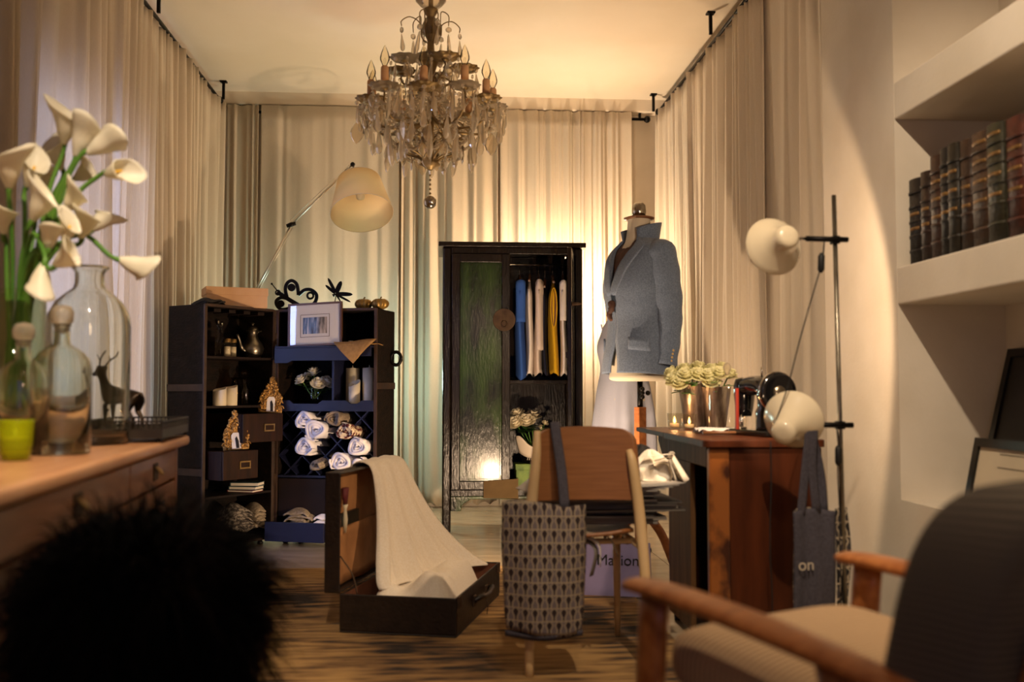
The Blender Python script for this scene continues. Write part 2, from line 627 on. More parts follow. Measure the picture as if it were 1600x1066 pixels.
# right wall
curtain('finely pleated linen curtain behind the jacket and the desk', (1.74, 7.78), (1.74, 5.24), ZT, 0.01, 40, 0.06, 31, RG, 'linen_pale')
curtain('smoother linen curtain ending beside the plaster pier', (1.78, 5.36), (1.76, 4.22), ZT, 0.01, 10, 0.035, 35, RG, 'linen_pale', smoothness=0.5)


def rod(label, p0, p1, brackets, group='curtain rods'):
    t = thing('curtain_rod', label, 'curtain rod', (0, 0, 0), group=group)
    MB().cyl(p0, p1, 0.012, n=10).build('pole', 'black_iron', t)
    for b in brackets:
        m = MB()
        m.box((b[0], b[1], (b[2] + CEIL) / 2), (0.02, 0.02, CEIL - b[2]))
        m.box((b[0], b[1], CEIL - 0.006), (0.05, 0.05, 0.012))
        m.build('bracket', 'black_iron', t, bevel=0.002)
    for e in (p0, p1):
        m = MB(); m.ball(e, 0.028, 12, 8)
        m.build('finial', 'black_iron', t)
    return t


rod('black iron curtain rod along the window wall', (-1.70, 2.9, 3.14), (-1.70, 7.66, 3.14), [(-1.66, 5.86, 3.13), (-1.66, 7.60, 3.13)])
rod('black iron curtain rod along the shelf wall', (1.72, 4.25, 3.14), (1.72, 7.74, 3.14), [(1.66, 5.98, 3.13), (1.67, 7.70, 3.13)])
rod('black iron curtain rod across the back wall', (-1.66, 7.90, 3.12), (1.66, 7.90, 3.12), [(-1.60, 7.90, 3.12), (1.60, 7.90, 3.12)])

# ------------------------------------------------------------------ lamps out of sight that light the place
t = thing('floor_spotlight', 'small black floor spotlight behind the plywood chair', 'spotlight', (UPLIGHT.x, UPLIGHT.y - 0.02, 0))
MB().lathe([(0.001, 0), (0.09, 0), (0.09, 0.015), (0.02, 0.03), (0.015, 0.12)], 20).build('base', 'black_iron', t)
mt = Matrix.Rotation(R(-35), 3, 'X')
m = MB(); m.lathe([(0.001, -0.10), (0.045, -0.10), (0.05, -0.02), (0.055, 0.0)], 20, (0, -0.035, 0.20), mt)
m.build('head', 'black_iron', t)
t = thing('wall_washer_lamp', 'slim standing wall washer lamp behind the lacquered wardrobe', 'lamp', (BACKLIGHT.x, BACKLIGHT.y, 0))
MB().lathe([(0.001, 0), (0.11, 0), (0.11, 0.02), (0.012, 0.03), (0.012, 1.54)], 20).build('stand', 'black_iron', t)
MB().lathe([(0.001, 1.535), (0.04, 1.54), (0.05, 1.555), (0.052, 1.56)], 20).build('bulb_holder', 'black_iron', t)
t = thing('trunk_strip_lamp', 'cool floor lamp tucked behind the open trunk', 'lamp', (COOLLIGHT.x, COOLLIGHT.y, 0))
MB().lathe([(0.001, 0), (0.10, 0), (0.10, 0.02), (0.012, 0.03), (0.012, 0.70), (0.04, 0.71), (0.04, 0.73)], 20).build('stand', 'black_iron', t)
for nm, p, tg in (('black ceiling spotlight aimed at the book shelves', CEILSPOT, (1.70, 2.35, 1.3)), ('black ceiling spotlight aimed at the pine dresser', CEILSPOT2, (-0.95, 2.3, 0.9)), ('black ceiling spotlight aimed at the rug', CEILSPOT3, (0.45, 3.1, 0.35))):
    t = thing('ceiling_spotlight', nm, 'spotlight', p, group='ceiling spotlights')
    MB().cyl((0, 0, 0.05), (0, 0, CEIL - p.z), 0.012, n=8).build('stem', 'black_iron', t)
    q = (Vector(tg) - p).to_track_quat('-Z', 'Y').to_matrix()
    MB().lathe([(0.001, 0.11), (0.045, 0.11), (0.05, 0.02), (0.05, -0.01)], 18, (0, 0, 0), q).build('head', 'black_iron', t)

t = thing('fill_lamp', 'small added fill lamp hanging behind the camera', 'lamp', FILL_LAMP)
MB().cyl((0, 0, 0.14), (0, 0, CEIL - FILL_LAMP.z), 0.003, n=6).build('cable', 'black_iron', t)
MB().lathe([(0.02, 0.15), (0.03, 0.145), (0.06, 0.13), (0.13, 0.10)], 24).build('reflector', 'black_iron', t)

# ------------------------------------------------------------------ rug
def rug_material():
    m = bpy.data.materials.new('woven_rug')
    m.use_nodes = True
    nt = m.node_tree
    b = nt.nodes['Principled BSDF']
    b.inputs['Roughness'].default_value = 0.95
    tc = nt.nodes.new('ShaderNodeTexCoord')

    def noise(scale, st, det=4):
        mp = nt.nodes.new('ShaderNodeMapping'); mp.inputs['Scale'].default_value = st
        nt.links.new(tc.outputs['Object'], mp.inputs[0])
        n = nt.nodes.new('ShaderNodeTexNoise'); n.inputs['Scale'].default_value = scale; n.inputs['Detail'].default_value = det
        nt.links.new(mp.outputs[0], n.inputs[0])
        return n.outputs['Fac']
    a = noise(1.0, (4.5, 26, 1), 6)
    c = noise(1.0, (2.2, 1.6, 1), 2)
    ad = nt.nodes.new('ShaderNodeMath'); ad.operation = 'ADD'
    nt.links.new(a, ad.inputs[0]); nt.links.new(c, ad.inputs[1])
    r = nt.nodes.new('ShaderNodeValToRGB')
    e = r.color_ramp.elements
    e[0].position = 0.40; e[0].color = srgb('#241a14')
    e[1].position = 0.58; e[1].color = srgb('#bb9257')
    x = e.new(0.465); x.color = srgb('#7d5b34')
    hf = nt.nodes.new('ShaderNodeMath'); hf.operation = 'MULTIPLY'; hf.inputs[1].default_value = 0.5
    nt.links.new(ad.outputs[0], hf.inputs[0])
    nt.links.new(hf.outputs[0], r.inputs[0])
    nt.links.new(r.outputs[0], b.inputs['Base Color'])
    w = nt.nodes.new('ShaderNodeTexWave'); w.bands_direction = 'Y'; w.inputs['Scale'].default_value = 26; w.inputs['Distortion'].default_value = 1.0
    nt.links.new(tc.outputs['Object'], w.inputs[0])
    bp = nt.nodes.new('ShaderNodeBump'); bp.inputs['Strength'].default_value = 0.8; bp.inputs['Distance'].default_value = 0.012
    nt.links.new(w.outputs['Fac'], bp.inputs['Height'])
    nt.links.new(bp.outputs[0], b.inputs['Normal'])
    MATS['woven_rug'] = m


rug_material()
rng = random.Random(4)
m = MB()
m.bx(-1.30, 0.86, 1.55, 5.22, 0.0005, 0.012)
tag(m.build('woven_rug', 'woven_rug', bevel=0.004), 'flat woven brown rug with dark streaks under suitcase and chair', 'rug')

# ================================================================== wardrobe trunk: two cases hinged like a book
M('towel', '#e4e0e2', 0.9, bump=0.3, nscale=150, sheen=0.3)
M('towel_pattern', '#5a1d1c', 0.9, col2='#d8c6a8', nscale=45, bump=0.3, contrast=(0.45, 0.55))
M('towel_taupe', '#6d5f50', 0.9, col2='#8c7c68', nscale=60, bump=0.3)
M('rope_linen', '#9b8d78', 0.9, col2='#7d705c', nscale=80, bump=0.5, contrast=(0.4, 0.6))
M('cardboard', '#b98f63', 0.75, col2='#c49b6f', nscale=9, bump=0.03)
M('charcoal_cloth', '#1d1a18', 0.9, bump=0.3, nscale=80)
M('napkin_tan', '#9d7846', 0.85, col2='#8b693c', nscale=50, bump=0.2)
M('mat_board', '#d9d3cf', 0.7)
M('picture_frame_wood', '#4f3424', 0.4)
M('book_teal', '#31464a', 0.7)
M('book_red', '#5d1f22', 0.7)
M('paper', '#d8cfbd', 0.8)
M('lace', '#8d8478', 0.9, col2='#3d3732', nscale=55, bump=0.6, contrast=(0.42, 0.56))

TR = frame_mat((-1.0, 6.12, 0), R(-17))
TL = frame_mat((-1.33, 5.69, 0), R(53))
TW, TD, TH = 0.645, 0.31, 1.41
trunk = thing('wardrobe_trunk', 'tall open wardrobe trunk of dark leather with shelves and drawers', 'trunk', (0, 0, 0))


def case(T, w, name_side):
    """One half of the trunk: thin walls, open face at local y = 0, depth along +y."""
    loc = T.to_translation(); rz = T.to_euler().z
    z0 = 0.035
    wl = 0.016
    for nm, b in (('side_panel', (0, wl, 0, TD, z0, TH)), ('side_panel', (w - wl, w, 0, TD, z0, TH)),
                  ('back_panel', (wl, w - wl, TD - wl, TD, z0, TH)),
                  ('top_panel', (wl, w - wl, 0, TD - wl, TH - wl, TH)), ('bottom_panel', (wl, w - wl, 0, TD - wl, z0, z0 + wl))):
        MB().bx(*b).build(nm, 'trunk_leather', trunk, bevel=0.003, loc=loc, rot=(0, 0, rz))
    m = MB()
    e = 0.012
    m.bx(-0.004, e + 0.004, -0.006, 0.006, z0, TH); m.bx(w - e - 0.004, w + 0.004, -0.006, 0.006, z0, TH)
    m.bx(e, w - e, -0.006, 0.006, TH - e, TH + 0.003); m.bx(e, w - e, -0.006, 0.006, z0, z0 + e)
    m.build('edge_binding', 'strap_leather', trunk, bevel=0.002, loc=loc, rot=(0, 0, rz))
    for fx, fy in ((0.05, 0.05), (w - 0.05, 0.05), (0.05, TD - 0.05), (w - 0.05, TD - 0.05)):
        m = MB()
        m.lathe([(0.001, 0.0), (0.016, 0.002), (0.019, 0.010), (0.014, 0.020), (0.011, 0.026), (0.020, 0.029), (0.020, 0.036)], 14, (fx, fy, 0))
        m.build('foot', 'black_wood', trunk, loc=loc, rot=(0, 0, rz))
    return loc, rz


Lr = case(TR, TW, 'r')
WL = 0.53
Ll = case(TL, WL, 'l')


def rpart(mb, name, mat, bevel=0.002, parent=None, T=Lr):
    if parent is None:
        return mb.build(name, mat, trunk, bevel=bevel, loc=T[0], rot=(0, 0, T[1]))
    return mb.build(name, mat, parent, bevel=bevel)


def zr(py, px=520, y=0.0):
    return on_plane(px, py, TR, y).z


def xr(px, py=600, y=0.0):
    return on_plane(px, py, TR, y).x


def zl(py, px=385, y=0.0):
    return on_plane(px, py, TL, y).z


def xl(px, py=600, y=0.0):
    return on_plane(px, py, TL, y).x


# straps round the outside of both cases
for z in (zr(603, 608), zr(800, 608)):
    rpart(MB().bx(TW, TW + 0.006, 0.0, TD, z - 0.02, z + 0.02), 'strap', 'strap_leather')
for z in (zl(606, 300), zl(741, 300)):
    rpart(MB().bx(-0.006, 0.0, 0.0, TD, z - 0.02, z + 0.02), 'strap', 'strap_leather', T=Ll)
# iron ring handle on the right-hand case
pr = on_plane(627, 560, TR, 0.2)
m = MB()
pts = [(TW + 0.035 + 0.032 * math.cos(a), 0.24, pr.z + 0.04 * math.sin(a)) for a in [2 * PI * k / 20 for k in range(21)]]
m.tube(pts, 0.011, 8, caps=False)
rpart(m, 'ring_handle', 'black_iron', 0)
for z in (0.35, 0.75, 1.2):
    rpart(MB().cyl((0.0, 0.0, z), (0.0, 0.0, z + 0.07), 0.009, n=8), 'hinge', 'brass_dark', 0)

# --- right case: display top, cubbies, diamond rack, drawers
z_tray = zr(541); z_tray0 = zr(564)
z_cub0 = zr(631); z_rail0 = zr(643)
z_rack0 = zr(744)
rpart(MB().bx(0.016, TW - 0.016, -0.055, TD - 0.02, z_tray - 0.012, z_tray), 'shelf', 'trunk_navy')
m = MB()
m.prism([(0.016, z_tray - 0.012), (TW - 0.016, z_tray - 0.012), (TW - 0.016, z_tray0 + 0.025), (TW - 0.10, z_tray0 + 0.025), (TW - 0.13, z_tray0), (0.13, z_tray0), (0.10, z_tray0 - 0.014), (0.016, z_tray0 - 0.014)], 0.018, c=(0, -0.050, 0))
rpart(m, 'tray_front', 'trunk_navy')
xdiv = xr(519)
rpart(MB().bx(xdiv - 0.008, xdiv + 0.008, 0.012, TD - 0.02, z_cub0, z_tray - 0.012), 'divider', 'trunk_navy')
rpart(MB().bx(0.016, TW - 0.016, 0.0, TD - 0.02, z_cub0 - 0.012, z_cub0), 'shelf', 'trunk_navy')
m = MB()
k = 0.02
m.prism([(0.016, z_rail0), (TW - 0.016, z_rail0), (TW - 0.016, z_cub0 + k), (TW - 0.09, z_cub0 + k), (TW - 0.12, z_cub0), (xdiv + 0.12, z_cub0), (xdiv + 0.09, z_cub0 + k),
         (xdiv - 0.06, z_cub0 + k), (xdiv - 0.09, z_cub0), (0.12, z_cub0), (0.09, z_cub0 + k), (0.016, z_cub0 + k)], 0.016, c=(0, 0.0, 0))
rpart(m, 'shelf_rail', 'trunk_navy')
rpart(MB().bx(0.016, TW - 0.016, 0.0, TD - 0.02, z_rack0 - 0.014, z_rack0), 'shelf', 'trunk_navy')
# diamond lattice
H = z_rail0 - z_rack0
cell = 0.20
for s_ in (1, -1):
    for kk in range(-2, 8):
        x0 = kk * cell * 0.75 + 0.05
        # line z = s*(x-x0)
        pts = []
        for xx in (0.016, TW - 0.016):
            zz = (xx - x0) if s_ > 0 else (H - (xx - x0))
            if 0 <= zz <= H:
                pts.append((xx, zz))
        for zz in (0.0, H):
            xx = zz + x0 if s_ > 0 else H - zz + x0
            if 0.016 < xx < TW - 0.016:
                pts.append((xx, zz))
        if len(pts) < 2:
            continue
        a, b_ = pts[0], max(pts, key=lambda q: abs(q[0] - pts[0][0]))
        ln = math.hypot(b_[0] - a[0], b_[1] - a[1])
        if ln < 0.06:
            continue
        an = math.atan2(b_[1] - a[1], b_[0] - a[0])
        rpart(MB().box(((a[0] + b_[0]) / 2, 0.14, z_rack0 + (a[1] + b_[1]) / 2), (ln, 0.24, 0.007), (0, -an, 0)), 'rack_slat', 'trunk_navy', 0)
# lower drawers
z_d0 = zr(815)
m = MB().bx(0.02, TW - 0.02, 0.002, 0.018, z_d0 + 0.02, z_rack0 - 0.02)
d1 = rpart(m, 'recess_panel', 'trunk_interior')
zd_a, zd_b = 0.030, z_d0
dr = rpart(MB().bx(-0.015, TW * 0.56, -0.10, -0.086, zd_a, zd_b), 'drawer', 'trunk_navy', 0.003)
m = MB()
m.bx(-0.012, -0.002, -0.086, 0.2, zd_a, zd_b - 0.01); m.bx(TW * 0.56 - 0.015, TW * 0.56 - 0.004, -0.086, 0.2, zd_a, zd_b - 0.01); m.bx(-0.002, TW * 0.56 - 0.015, -0.086, 0.2, zd_a, zd_a + 0.01)
m.build('drawer_box', 'trunk_navy', dr)

# --- left case: shelves and two pulled-out drawers
sh1 = zl(557, 350); sh2 = zl(634, 360)
rpart(MB().bx(0.016, WL - 0.016, -0.005, TD - 0.02, sh1 - 0.014, sh1), 'shelf', 'trunk_interior', T=Ll)
rpart(MB().bx(0.016, WL - 0.016, 0.0, TD - 0.02, sh2 - 0.014, sh2), 'shelf', 'trunk_interior', T=Ll)
m = MB()
for k in range(4):
    m.box((0.1 + 0.11 * k, 0.08, TH - 0.03), (0.05, 0.14, 0.02))
rpart(m, 'glass_rack', 'trunk_interior', T=Ll)


def trunk_drawer(x0, x1, y0, z0, z1, hx):
    d = rpart(MB().bx(x0, x1, y0, y0 + 0.014, z0, z1), 'drawer', 'dark_wood', 0.003, T=Ll)
    m = MB()
    m.bx(x0, x0 + 0.01, y0 + 0.014, 0.24, z0, z1); m.bx(x1 - 0.01, x1, y0 + 0.014, 0.24, z0, z1)
    m.bx(x0 + 0.01, x1 - 0.01, y0 + 0.014, 0.24, z0, z0 + 0.01); m.bx(x0 + 0.01, x1 - 0.01, 0.228, 0.24, z0 + 0.01, z1)
    m.bx(x0 + 0.01, x1 - 0.01, y0 + 0.014, 0.228, z1 - 0.012, z1 - 0.002)
    m.build('drawer_box', 'dark_wood', d)
    hz = (z0 + z1) / 2
    m = MB()
    a, b2 = 0.04, 0.022
    m.bx(hx - a, hx + a, y0 - 0.006, y0, hz + b2 - 0.008, hz + b2); m.bx(hx - a, hx + a, y0 - 0.006, y0, hz - b2, hz - b2 + 0.008)
    m.bx(hx - a, hx - a + 0.008, y0 - 0.006, y0, hz - b2 + 0.008, hz + b2 - 0.008); m.bx(hx + a - 0.008, hx + a, y0 - 0.006, y0, hz - b2 + 0.008, hz + b2 - 0.008)
    m.build('handle', 'old_brass', d)
    return d


p_hi = on_plane(440, 668, TL, -0.10); p_lo = on_plane(388, 725, TL, -0.13)
z_hi0, z_hi1 = zl(690, 425, -0.10), zl(646, 425, -0.10)
z_lo0, z_lo1 = zl(748, 388, -0.13), zl(704, 388, -0.13)
trunk_drawer(0.20, WL - 0.02, -0.10, z_hi0, z_hi1, WL - 0.13)
trunk_drawer(0.035, 0.29, -0.13, z_lo0, z_lo1, 0.19)
zb1 = zl(768, 405)
rpart(MB().bx(0.016, WL - 0.016, 0.0, TD - 0.02, zb1 - 0.014, zb1), 'shelf', 'trunk_interior', T=Ll)


# ================================================================== what stands in and on the trunk
def wpt(T, x, y, z):
    return T @ Vector((x, y, z))


def roses_mesh(seed, mat):
    rnd = random.Random(seed)
    m = MB()
    m.ball((0, 0, 0.0), 0.55, 10, 8, (1, 1, 1.1))
    for ring, (n, r0, tilt, hgt) in enumerate(((3, 0.32, 0.1, 0.75), (5, 0.55, 0.3, 0.72), (6, 0.75, 0.6, 0.55), (7, 0.92, 0.95, 0.28))):
        for k in range(n):
            a0 = 2 * PI * (k + 0.5 * ring + rnd.uniform(-.1, .1)) / n
            wd = 2 * PI / n * 0.78

            def fn(u, v, a0=a0, wd=wd, r0=r0, tilt=tilt, hgt=hgt):
                a = a0 + (u - 0.5) * wd * (0.5 + 0.9 * math.sin(PI * min(v * 0.62 + 0.12, 1)))
                curl = 0.16 * max(v - 0.7, 0) / 0.3
                rr = 0.22 + (r0 - 0.22) * (v ** 0.7) + curl * (0.4 + tilt) - 0.12 * (abs(u - 0.5) * 2) ** 2 * (1 - tilt * 0.5)
                z = -0.55 + (hgt + 0.55) * v - 0.25 * tilt * v * v - 0.10 * (abs(u - 0.5) * 2) ** 2 * v - 0.3 * curl
                return Vector((rr * math.cos(a), rr * math.sin(a), z))
            m.grid(fn, 5, 5)
    return m.mesh('rose', mat)


ROSE = roses_mesh(2, 'rose_white')
ROSEG = roses_mesh(5, 'rose_green')


def leaf_mb(m, c, d, ln, wd, up=(0, 0, 1)):
    c = Vector(c); d = Vector(d).normalized()
    s = d.cross(Vector(up))
    if s.length < 1e-3:
        s = Vector((1, 0, 0))
    s.normalize()
    nn = s.cross(d)

    def fn(u, v):
        w_ = math.sin(PI * min(v * 0.93 + 0.05, 1)) ** 0.8 * wd
        return c + d * (ln * v) + s * ((u - 0.5) * w_) + nn * (0.15 * ln * v * (1 - v) - 0.25 * wd * abs(u - 0.5))
    m.grid(fn, 2, 5)


def bouquet(label, centre, spots, r, base, group, me=ROSE, leaves=8, seed=1, where=None, green='leaf_green'):
    """spots: rose centres in world metres; each rose has bloom, stem and leaf parts; base is where the stems gather."""
    rnd = random.Random(seed)
    for i, p in enumerate(spots):
        p = Vector(p)
        lab_i = label + ', ' + where[i] if where else label
        d = (p - Vector(base)).normalized()
        d = (d + Vector((0, -0.35, 0.1))).normalized()
        q = Vector((0, 0, 1)).rotation_difference(d)
        t = thing('rose', lab_i, 'rose', p, group=group)
        o = link('bloom', me, t, rot=q.to_euler())
        rr = r * rnd.uniform(0.9, 1.12)
        o.scale = (rr, rr, rr)
        b = Vector(base) - p
        b += Vector((rnd.uniform(-.01, .01), rnd.uniform(-.01, .01), 0))
        MB().tube(spline([(0, 0, 0), d * -r * 1.2, b * 0.6 + Vector((0, 0, -.01)), b], 8), 0.0035, 5).build('stem', 'stem_green', t)
        for k in range(leaves):
            m = MB()
            a = rnd.uniform(0, 2 * PI)
            dd = Vector((math.cos(a), math.sin(a) - 0.2, rnd.uniform(-0.35, 0.35)))
            leaf_mb(m, d * -r * 0.9 + Vector((rnd.uniform(-.012, .012), rnd.uniform(-.012, .012), rnd.uniform(-.03, 0.0))), dd, r * rnd.uniform(1.1, 1.8), r * 0.8)
            m.build('leaf', green, t)


def pillar_candle(label, p, r, h, group, slope=0.0, wick=True, mat='wax'):
    t = thing('pillar_candle', label, 'candle', p, group=group)
    m = MB()

    def zr_(a):
        return h + slope * math.cos(a - 0.9) + 0.002 * math.sin(3 * a)
    n = 24
    vs = []
    for rr, zz in ((r * 0.97, 0), (r, 0.004), (r, None), (r * 0.93, None), (r * 0.86, -1), (0.001, -1)):
        for k in range(n):
            a = 2 * PI * k / n
            z = zr_(a) if zz is None else (h - abs(slope) - 0.012 if zz == -1 else zz)
            vs.append((rr * math.cos(a), rr * math.sin(a), z))
    fs = [(i * n + k, i * n + (k + 1) % n, (i + 1) * n + (k + 1) % n, (i + 1) * n + k) for i in range(5) for k in range(n)]
    m.add(vs, fs, True)
    m.build('wax_body', mat, t, fix=True)
    if wick:
        MB().lathe([(0.0015, 0), (0.005, 0.004), (0.0065, 0.010), (0.004, 0.020), (0.0008, 0.030)], 8, (0, 0, h - abs(slope) - 0.012)).build('flame_tip', 'wax', t)
    return t


# framed print on the tray of the right case
pa = on_plane(492, 541, TR, -0.04)
fw, fh = 0.345, 0.262
t = thing('framed_print', 'framed blue interior print with wide white mat on the trunk shelf', 'picture', wpt(TR, pa.x, -0.048, z_tray), R(-17))
tl = Matrix.Rotation(R(-4), 3, 'X')
ry = Matrix.Rotation(R(-2), 3, 'Y')
mtx = ry @ tl


def slab(w, h, t_, y, z0=0.0, x0=0.0):
    m = MB()
    vs = []
    for yy in (y, y + t_):
        for x, z in ((-w / 2 + x0, z0), (w / 2 + x0, z0), (w / 2 + x0, z0 + h), (-w / 2 + x0, z0 + h)):
            vs.append(mtx @ Vector((x, yy, z)))
    m.add(vs, [(0, 1, 2, 3), (7, 6, 5, 4), (0, 4, 5, 1), (1, 5, 6, 2), (2, 6, 7, 3), (3, 7, 4, 0)])
    return m


for a in ((fw, 0.012, 0.02, 0.0, 0.0, 0.0), (fw, 0.012, 0.02, 0.0, fh - 0.012, 0.0), (0.012, fh - 0.024, 0.02, 0.0, 0.012, -fw / 2 + 0.006), (0.012, fh - 0.024, 0.02, 0.0, 0.012, fw / 2 - 0.006)):
    slab(*a).build('frame_bar', 'picture_frame_wood', t)
slab(fw - 0.022, fh - 0.022, 0.006, 0.008, 0.011).build('mat_board', 'mat_board', t)
# thin ruled line round the picture
iw, ih = 0.185, 0.135
zc = 0.075
for a in ((iw, 0.0025, 0.001, 0.0065, zc - 0.02), (iw, 0.0025, 0.001, 0.0065, zc - 0.02 + ih), (0.0025, ih, 0.001, 0.0065, zc - 0.02, -iw / 2), (0.0025, ih, 0.001, 0.0065, zc - 0.02, iw / 2)):
    slab(*a).build('ruled_line', 'picture_frame_wood', t)


def print_material():
    m = bpy.data.materials.new('room_print')
    m.use_nodes = True
    nt = m.node_tree
    b = nt.nodes['Principled BSDF']
    b.inputs['Roughness'].default_value = 0.6
    tc = nt.nodes.new('ShaderNodeTexCoord')
    mp = nt.nodes.new('ShaderNodeMapping')
    mp.inputs['Scale'].default_value = (55, 1, 8)
    nt.links.new(tc.outputs['Object'], mp.inputs[0])
    n = nt.nodes.new('ShaderNodeTexNoise'); n.inputs['Scale'].default_value = 1.0; n.inputs['Detail'].default_value = 6
    nt.links.new(mp.outputs[0], n.inputs[0])
    r = nt.nodes.new('ShaderNodeValToRGB')
    e = r.color_ramp.elements
    e[0].position = 0.36; e[0].color = srgb('#1d2a4e')
    e[1].position = 0.68; e[1].color = srgb('#c9cbe0')
    x = e.new(0.5); x.color = srgb('#5577a8')
    nt.links.new(n.outputs['Fac'], r.inputs[0])
    sp = nt.nodes.new('ShaderNodeSeparateXYZ')
    nt.links.new(tc.outputs['Object'], sp.inputs[0])
    g = nt.nodes.new('ShaderNodeMapRange')
    g.inputs['From Min'].default_value = 0.005; g.inputs['From Max'].default_value = 0.03
    nt.links.new(sp.outputs[0], g.inputs[0])
    r2 = nt.nodes.new('ShaderNodeValToRGB')
    e = r2.color_ramp.elements
    e[0].position = 0.38; e[0].color = srgb('#3a332f')
    e[1].position = 0.6; e[1].color = srgb('#b9a99c')
    nt.links.new(n.outputs['Fac'], r2.inputs[0])
    mx = nt.nodes.new('ShaderNodeMix'); mx.data_type = 'RGBA'
    nt.links.new(g.outputs[0], mx.inputs[0])
    nt.links.new(r.outputs[0], mx.inputs[6]); nt.links.new(r2.outputs[0], mx.inputs[7])
    nt.links.new(mx.outputs[2], b.inputs['Base Color'])
    MATS['room_print'] = m


print_material()
slab(iw - 0.03, ih - 0.036, 0.0012, 0.0064, zc, 0.0).build('picture', 'room_print', t)
slab(fw - 0.024, fh - 0.024, 0.001, 0.0035, 0.012).build('glazing', 'clear_glass', t)

# folded tan napkin hanging over the tray edge
t = thing('folded_napkin', 'tan folded napkin hanging in a point over the trunk tray', 'napkin', wpt(TR, xr(560, 545), -0.052, z_tray), R(-17))
for k in range(3):
    m = MB()
    hw = 0.135 - 0.012 * k
    dp = 0.115 - 0.014 * k
    o = -0.016 - 0.004 * (3 - k)

    def fn(u, v, hw=hw, dp=dp, o=o, k=k):
        x = (u - 0.5) * 2 * hw * (1 - v) + 0.012 * k * v
        z = 0.008 + 0.006 * (3 - k) * (1 - v) - dp * v + 0.012 * math.sin(4 * (u - .5)) * (1 - v) * (1 if u > .5 else .4)
        y = o - 0.01 * math.sin(PI * v) + 0.012 * (1 - v) ** 3 * 2
        return Vector((x, y, z))
    m.grid(fn, 10, 8)
    m.build('fold', 'napkin_tan', t, solid=0.003, fix=False)
m = MB()
m.grid(lambda u, v: Vector(((u - 0.5) * 0.25, -0.02 + 0.16 * v, 0.006 + 0.012 * math.sin(PI * v) * (1 - abs(u - .5)))), 8, 6)
m.build('back_flap', 'napkin_tan', t, solid=0.003, fix=False)
p = on_plane(544, 541, TR, 0.13)
t = thing('tea_light', 'white tea light on the trunk tray behind the napkin', 'candle', wpt(TR, p.x, 0.17, z_tray))
MB().lathe([(0.001, 0), (0.014, 0), (0.014, 0.04), (0.001, 0.04)], 14).build('wax_body', 'wax', t)
MB().cyl((0, 0, 0.04), (0, 0, 0.048), 0.001, n=5).build('wick', 'black_wood', t)

# roses in a glass in the left cubby
c0 = Vector(wpt(TR, xr(492, 610, 0.12), 0.12, z_cub0))
t = thing('glass_vase', 'clear round glass vase of white roses in the trunk cubby', 'vase', c0)
MB().lathe([(0.001, 0.0), (0.035, 0.0), (0.048, 0.02), (0.05, 0.05), (0.042, 0.085), (0.045, 0.10)], 20).build('glass_body', 'clear_glass', t)
MB().lathe([(0.001, 0.003), (0.034, 0.004), (0.045, 0.022), (0.047, 0.05), (0.001, 0.05)], 20).build('water', 'green_glass', t)
sp = [on_plane(px, py, TR, yy) for px, py, yy in ((470, 593, 0.08), (490, 581, 0.14), (497, 599, 0.08), (511, 597, 0.12), (481, 588, 0.17))]
bouquet('white rose in the trunk cubby vase', c0, [TR @ q for q in sp], 0.042, c0 + Vector((0, 0, 0.03)), 'roses in the trunk', leaves=4, seed=3, where=['nearest the hinge', 'the highest in front', 'low in the middle', 'beside the divider', 'half hidden behind'])

# candles in the right cubby
for lab, px, yy, r, h, sl in (('tall pillar candle against the divider of the trunk cubby', 551, 0.16, 0.041, 0.215, 0), ('tall pillar candle at the outer side of the trunk cubby', 577, 0.12, 0.041, 0.215, 0), ('short slant-topped pillar candle in front of the tall ones in the trunk', 554, 0.07, 0.034, 0.125, 0.02)):
    pillar_candle(lab, wpt(TR, xr(px, 600, yy), yy, z_cub0), r, h, 'candles in the trunk cubby', sl)


# rolled towels in the diamond rack
def towel_roll(label, p, r, ln, direction, mat, turns=3.0, seed=1, group='rolled towels in the diamond rack', squash=0.85):
    rnd = random.Random(seed)
    t = thing('rolled_towel', label, 'towel', p, group=group)
    q = Vector((0, 1, 0)).rotation_difference(Vector(direction).normalized())
    n = 60
    w0 = rnd.uniform(0, 6)

    def fn(u, v):
        a = u * turns * 2 * PI + w0
        rr = r * (0.12 + 0.88 * u) * (1 + 0.05 * math.sin(3 * a + seed) + 0.04 * math.sin(5 * v * 3 + a))
        rr *= 1 - 0.10 * v
        x = rr * math.cos(a); z = rr * math.sin(a) * squash
        y = v * ln + 0.012 * math.sin(2 * a + seed) * (1 - v) - 0.02 * (1 - u) * (1 - v) * -1
        if u > 0.95:
            z -= (u - 0.95) * 0.5 * r * 6
        return q @ Vector((x, y, z))
    m = MB()
    m.grid(fn, n, 6)
    m.build('roll', mat, t, solid=min(0.8 * r / turns, 0.016), fix=False)
    m = MB()

    def hem(u, v):
        a = turns * 2 * PI + w0 + (u - 0.5) * 1.1
        rr = r * (1.06 + 0.05 * math.sin(9 * u))
        return q @ Vector((rr * math.cos(a), -0.004 + v * 0.05, rr * math.sin(a) * squash - 0.02 * r))
    m.grid(hem, 8, 3)
    m.build('hem', mat, t, solid=0.006, fix=False)
    return t


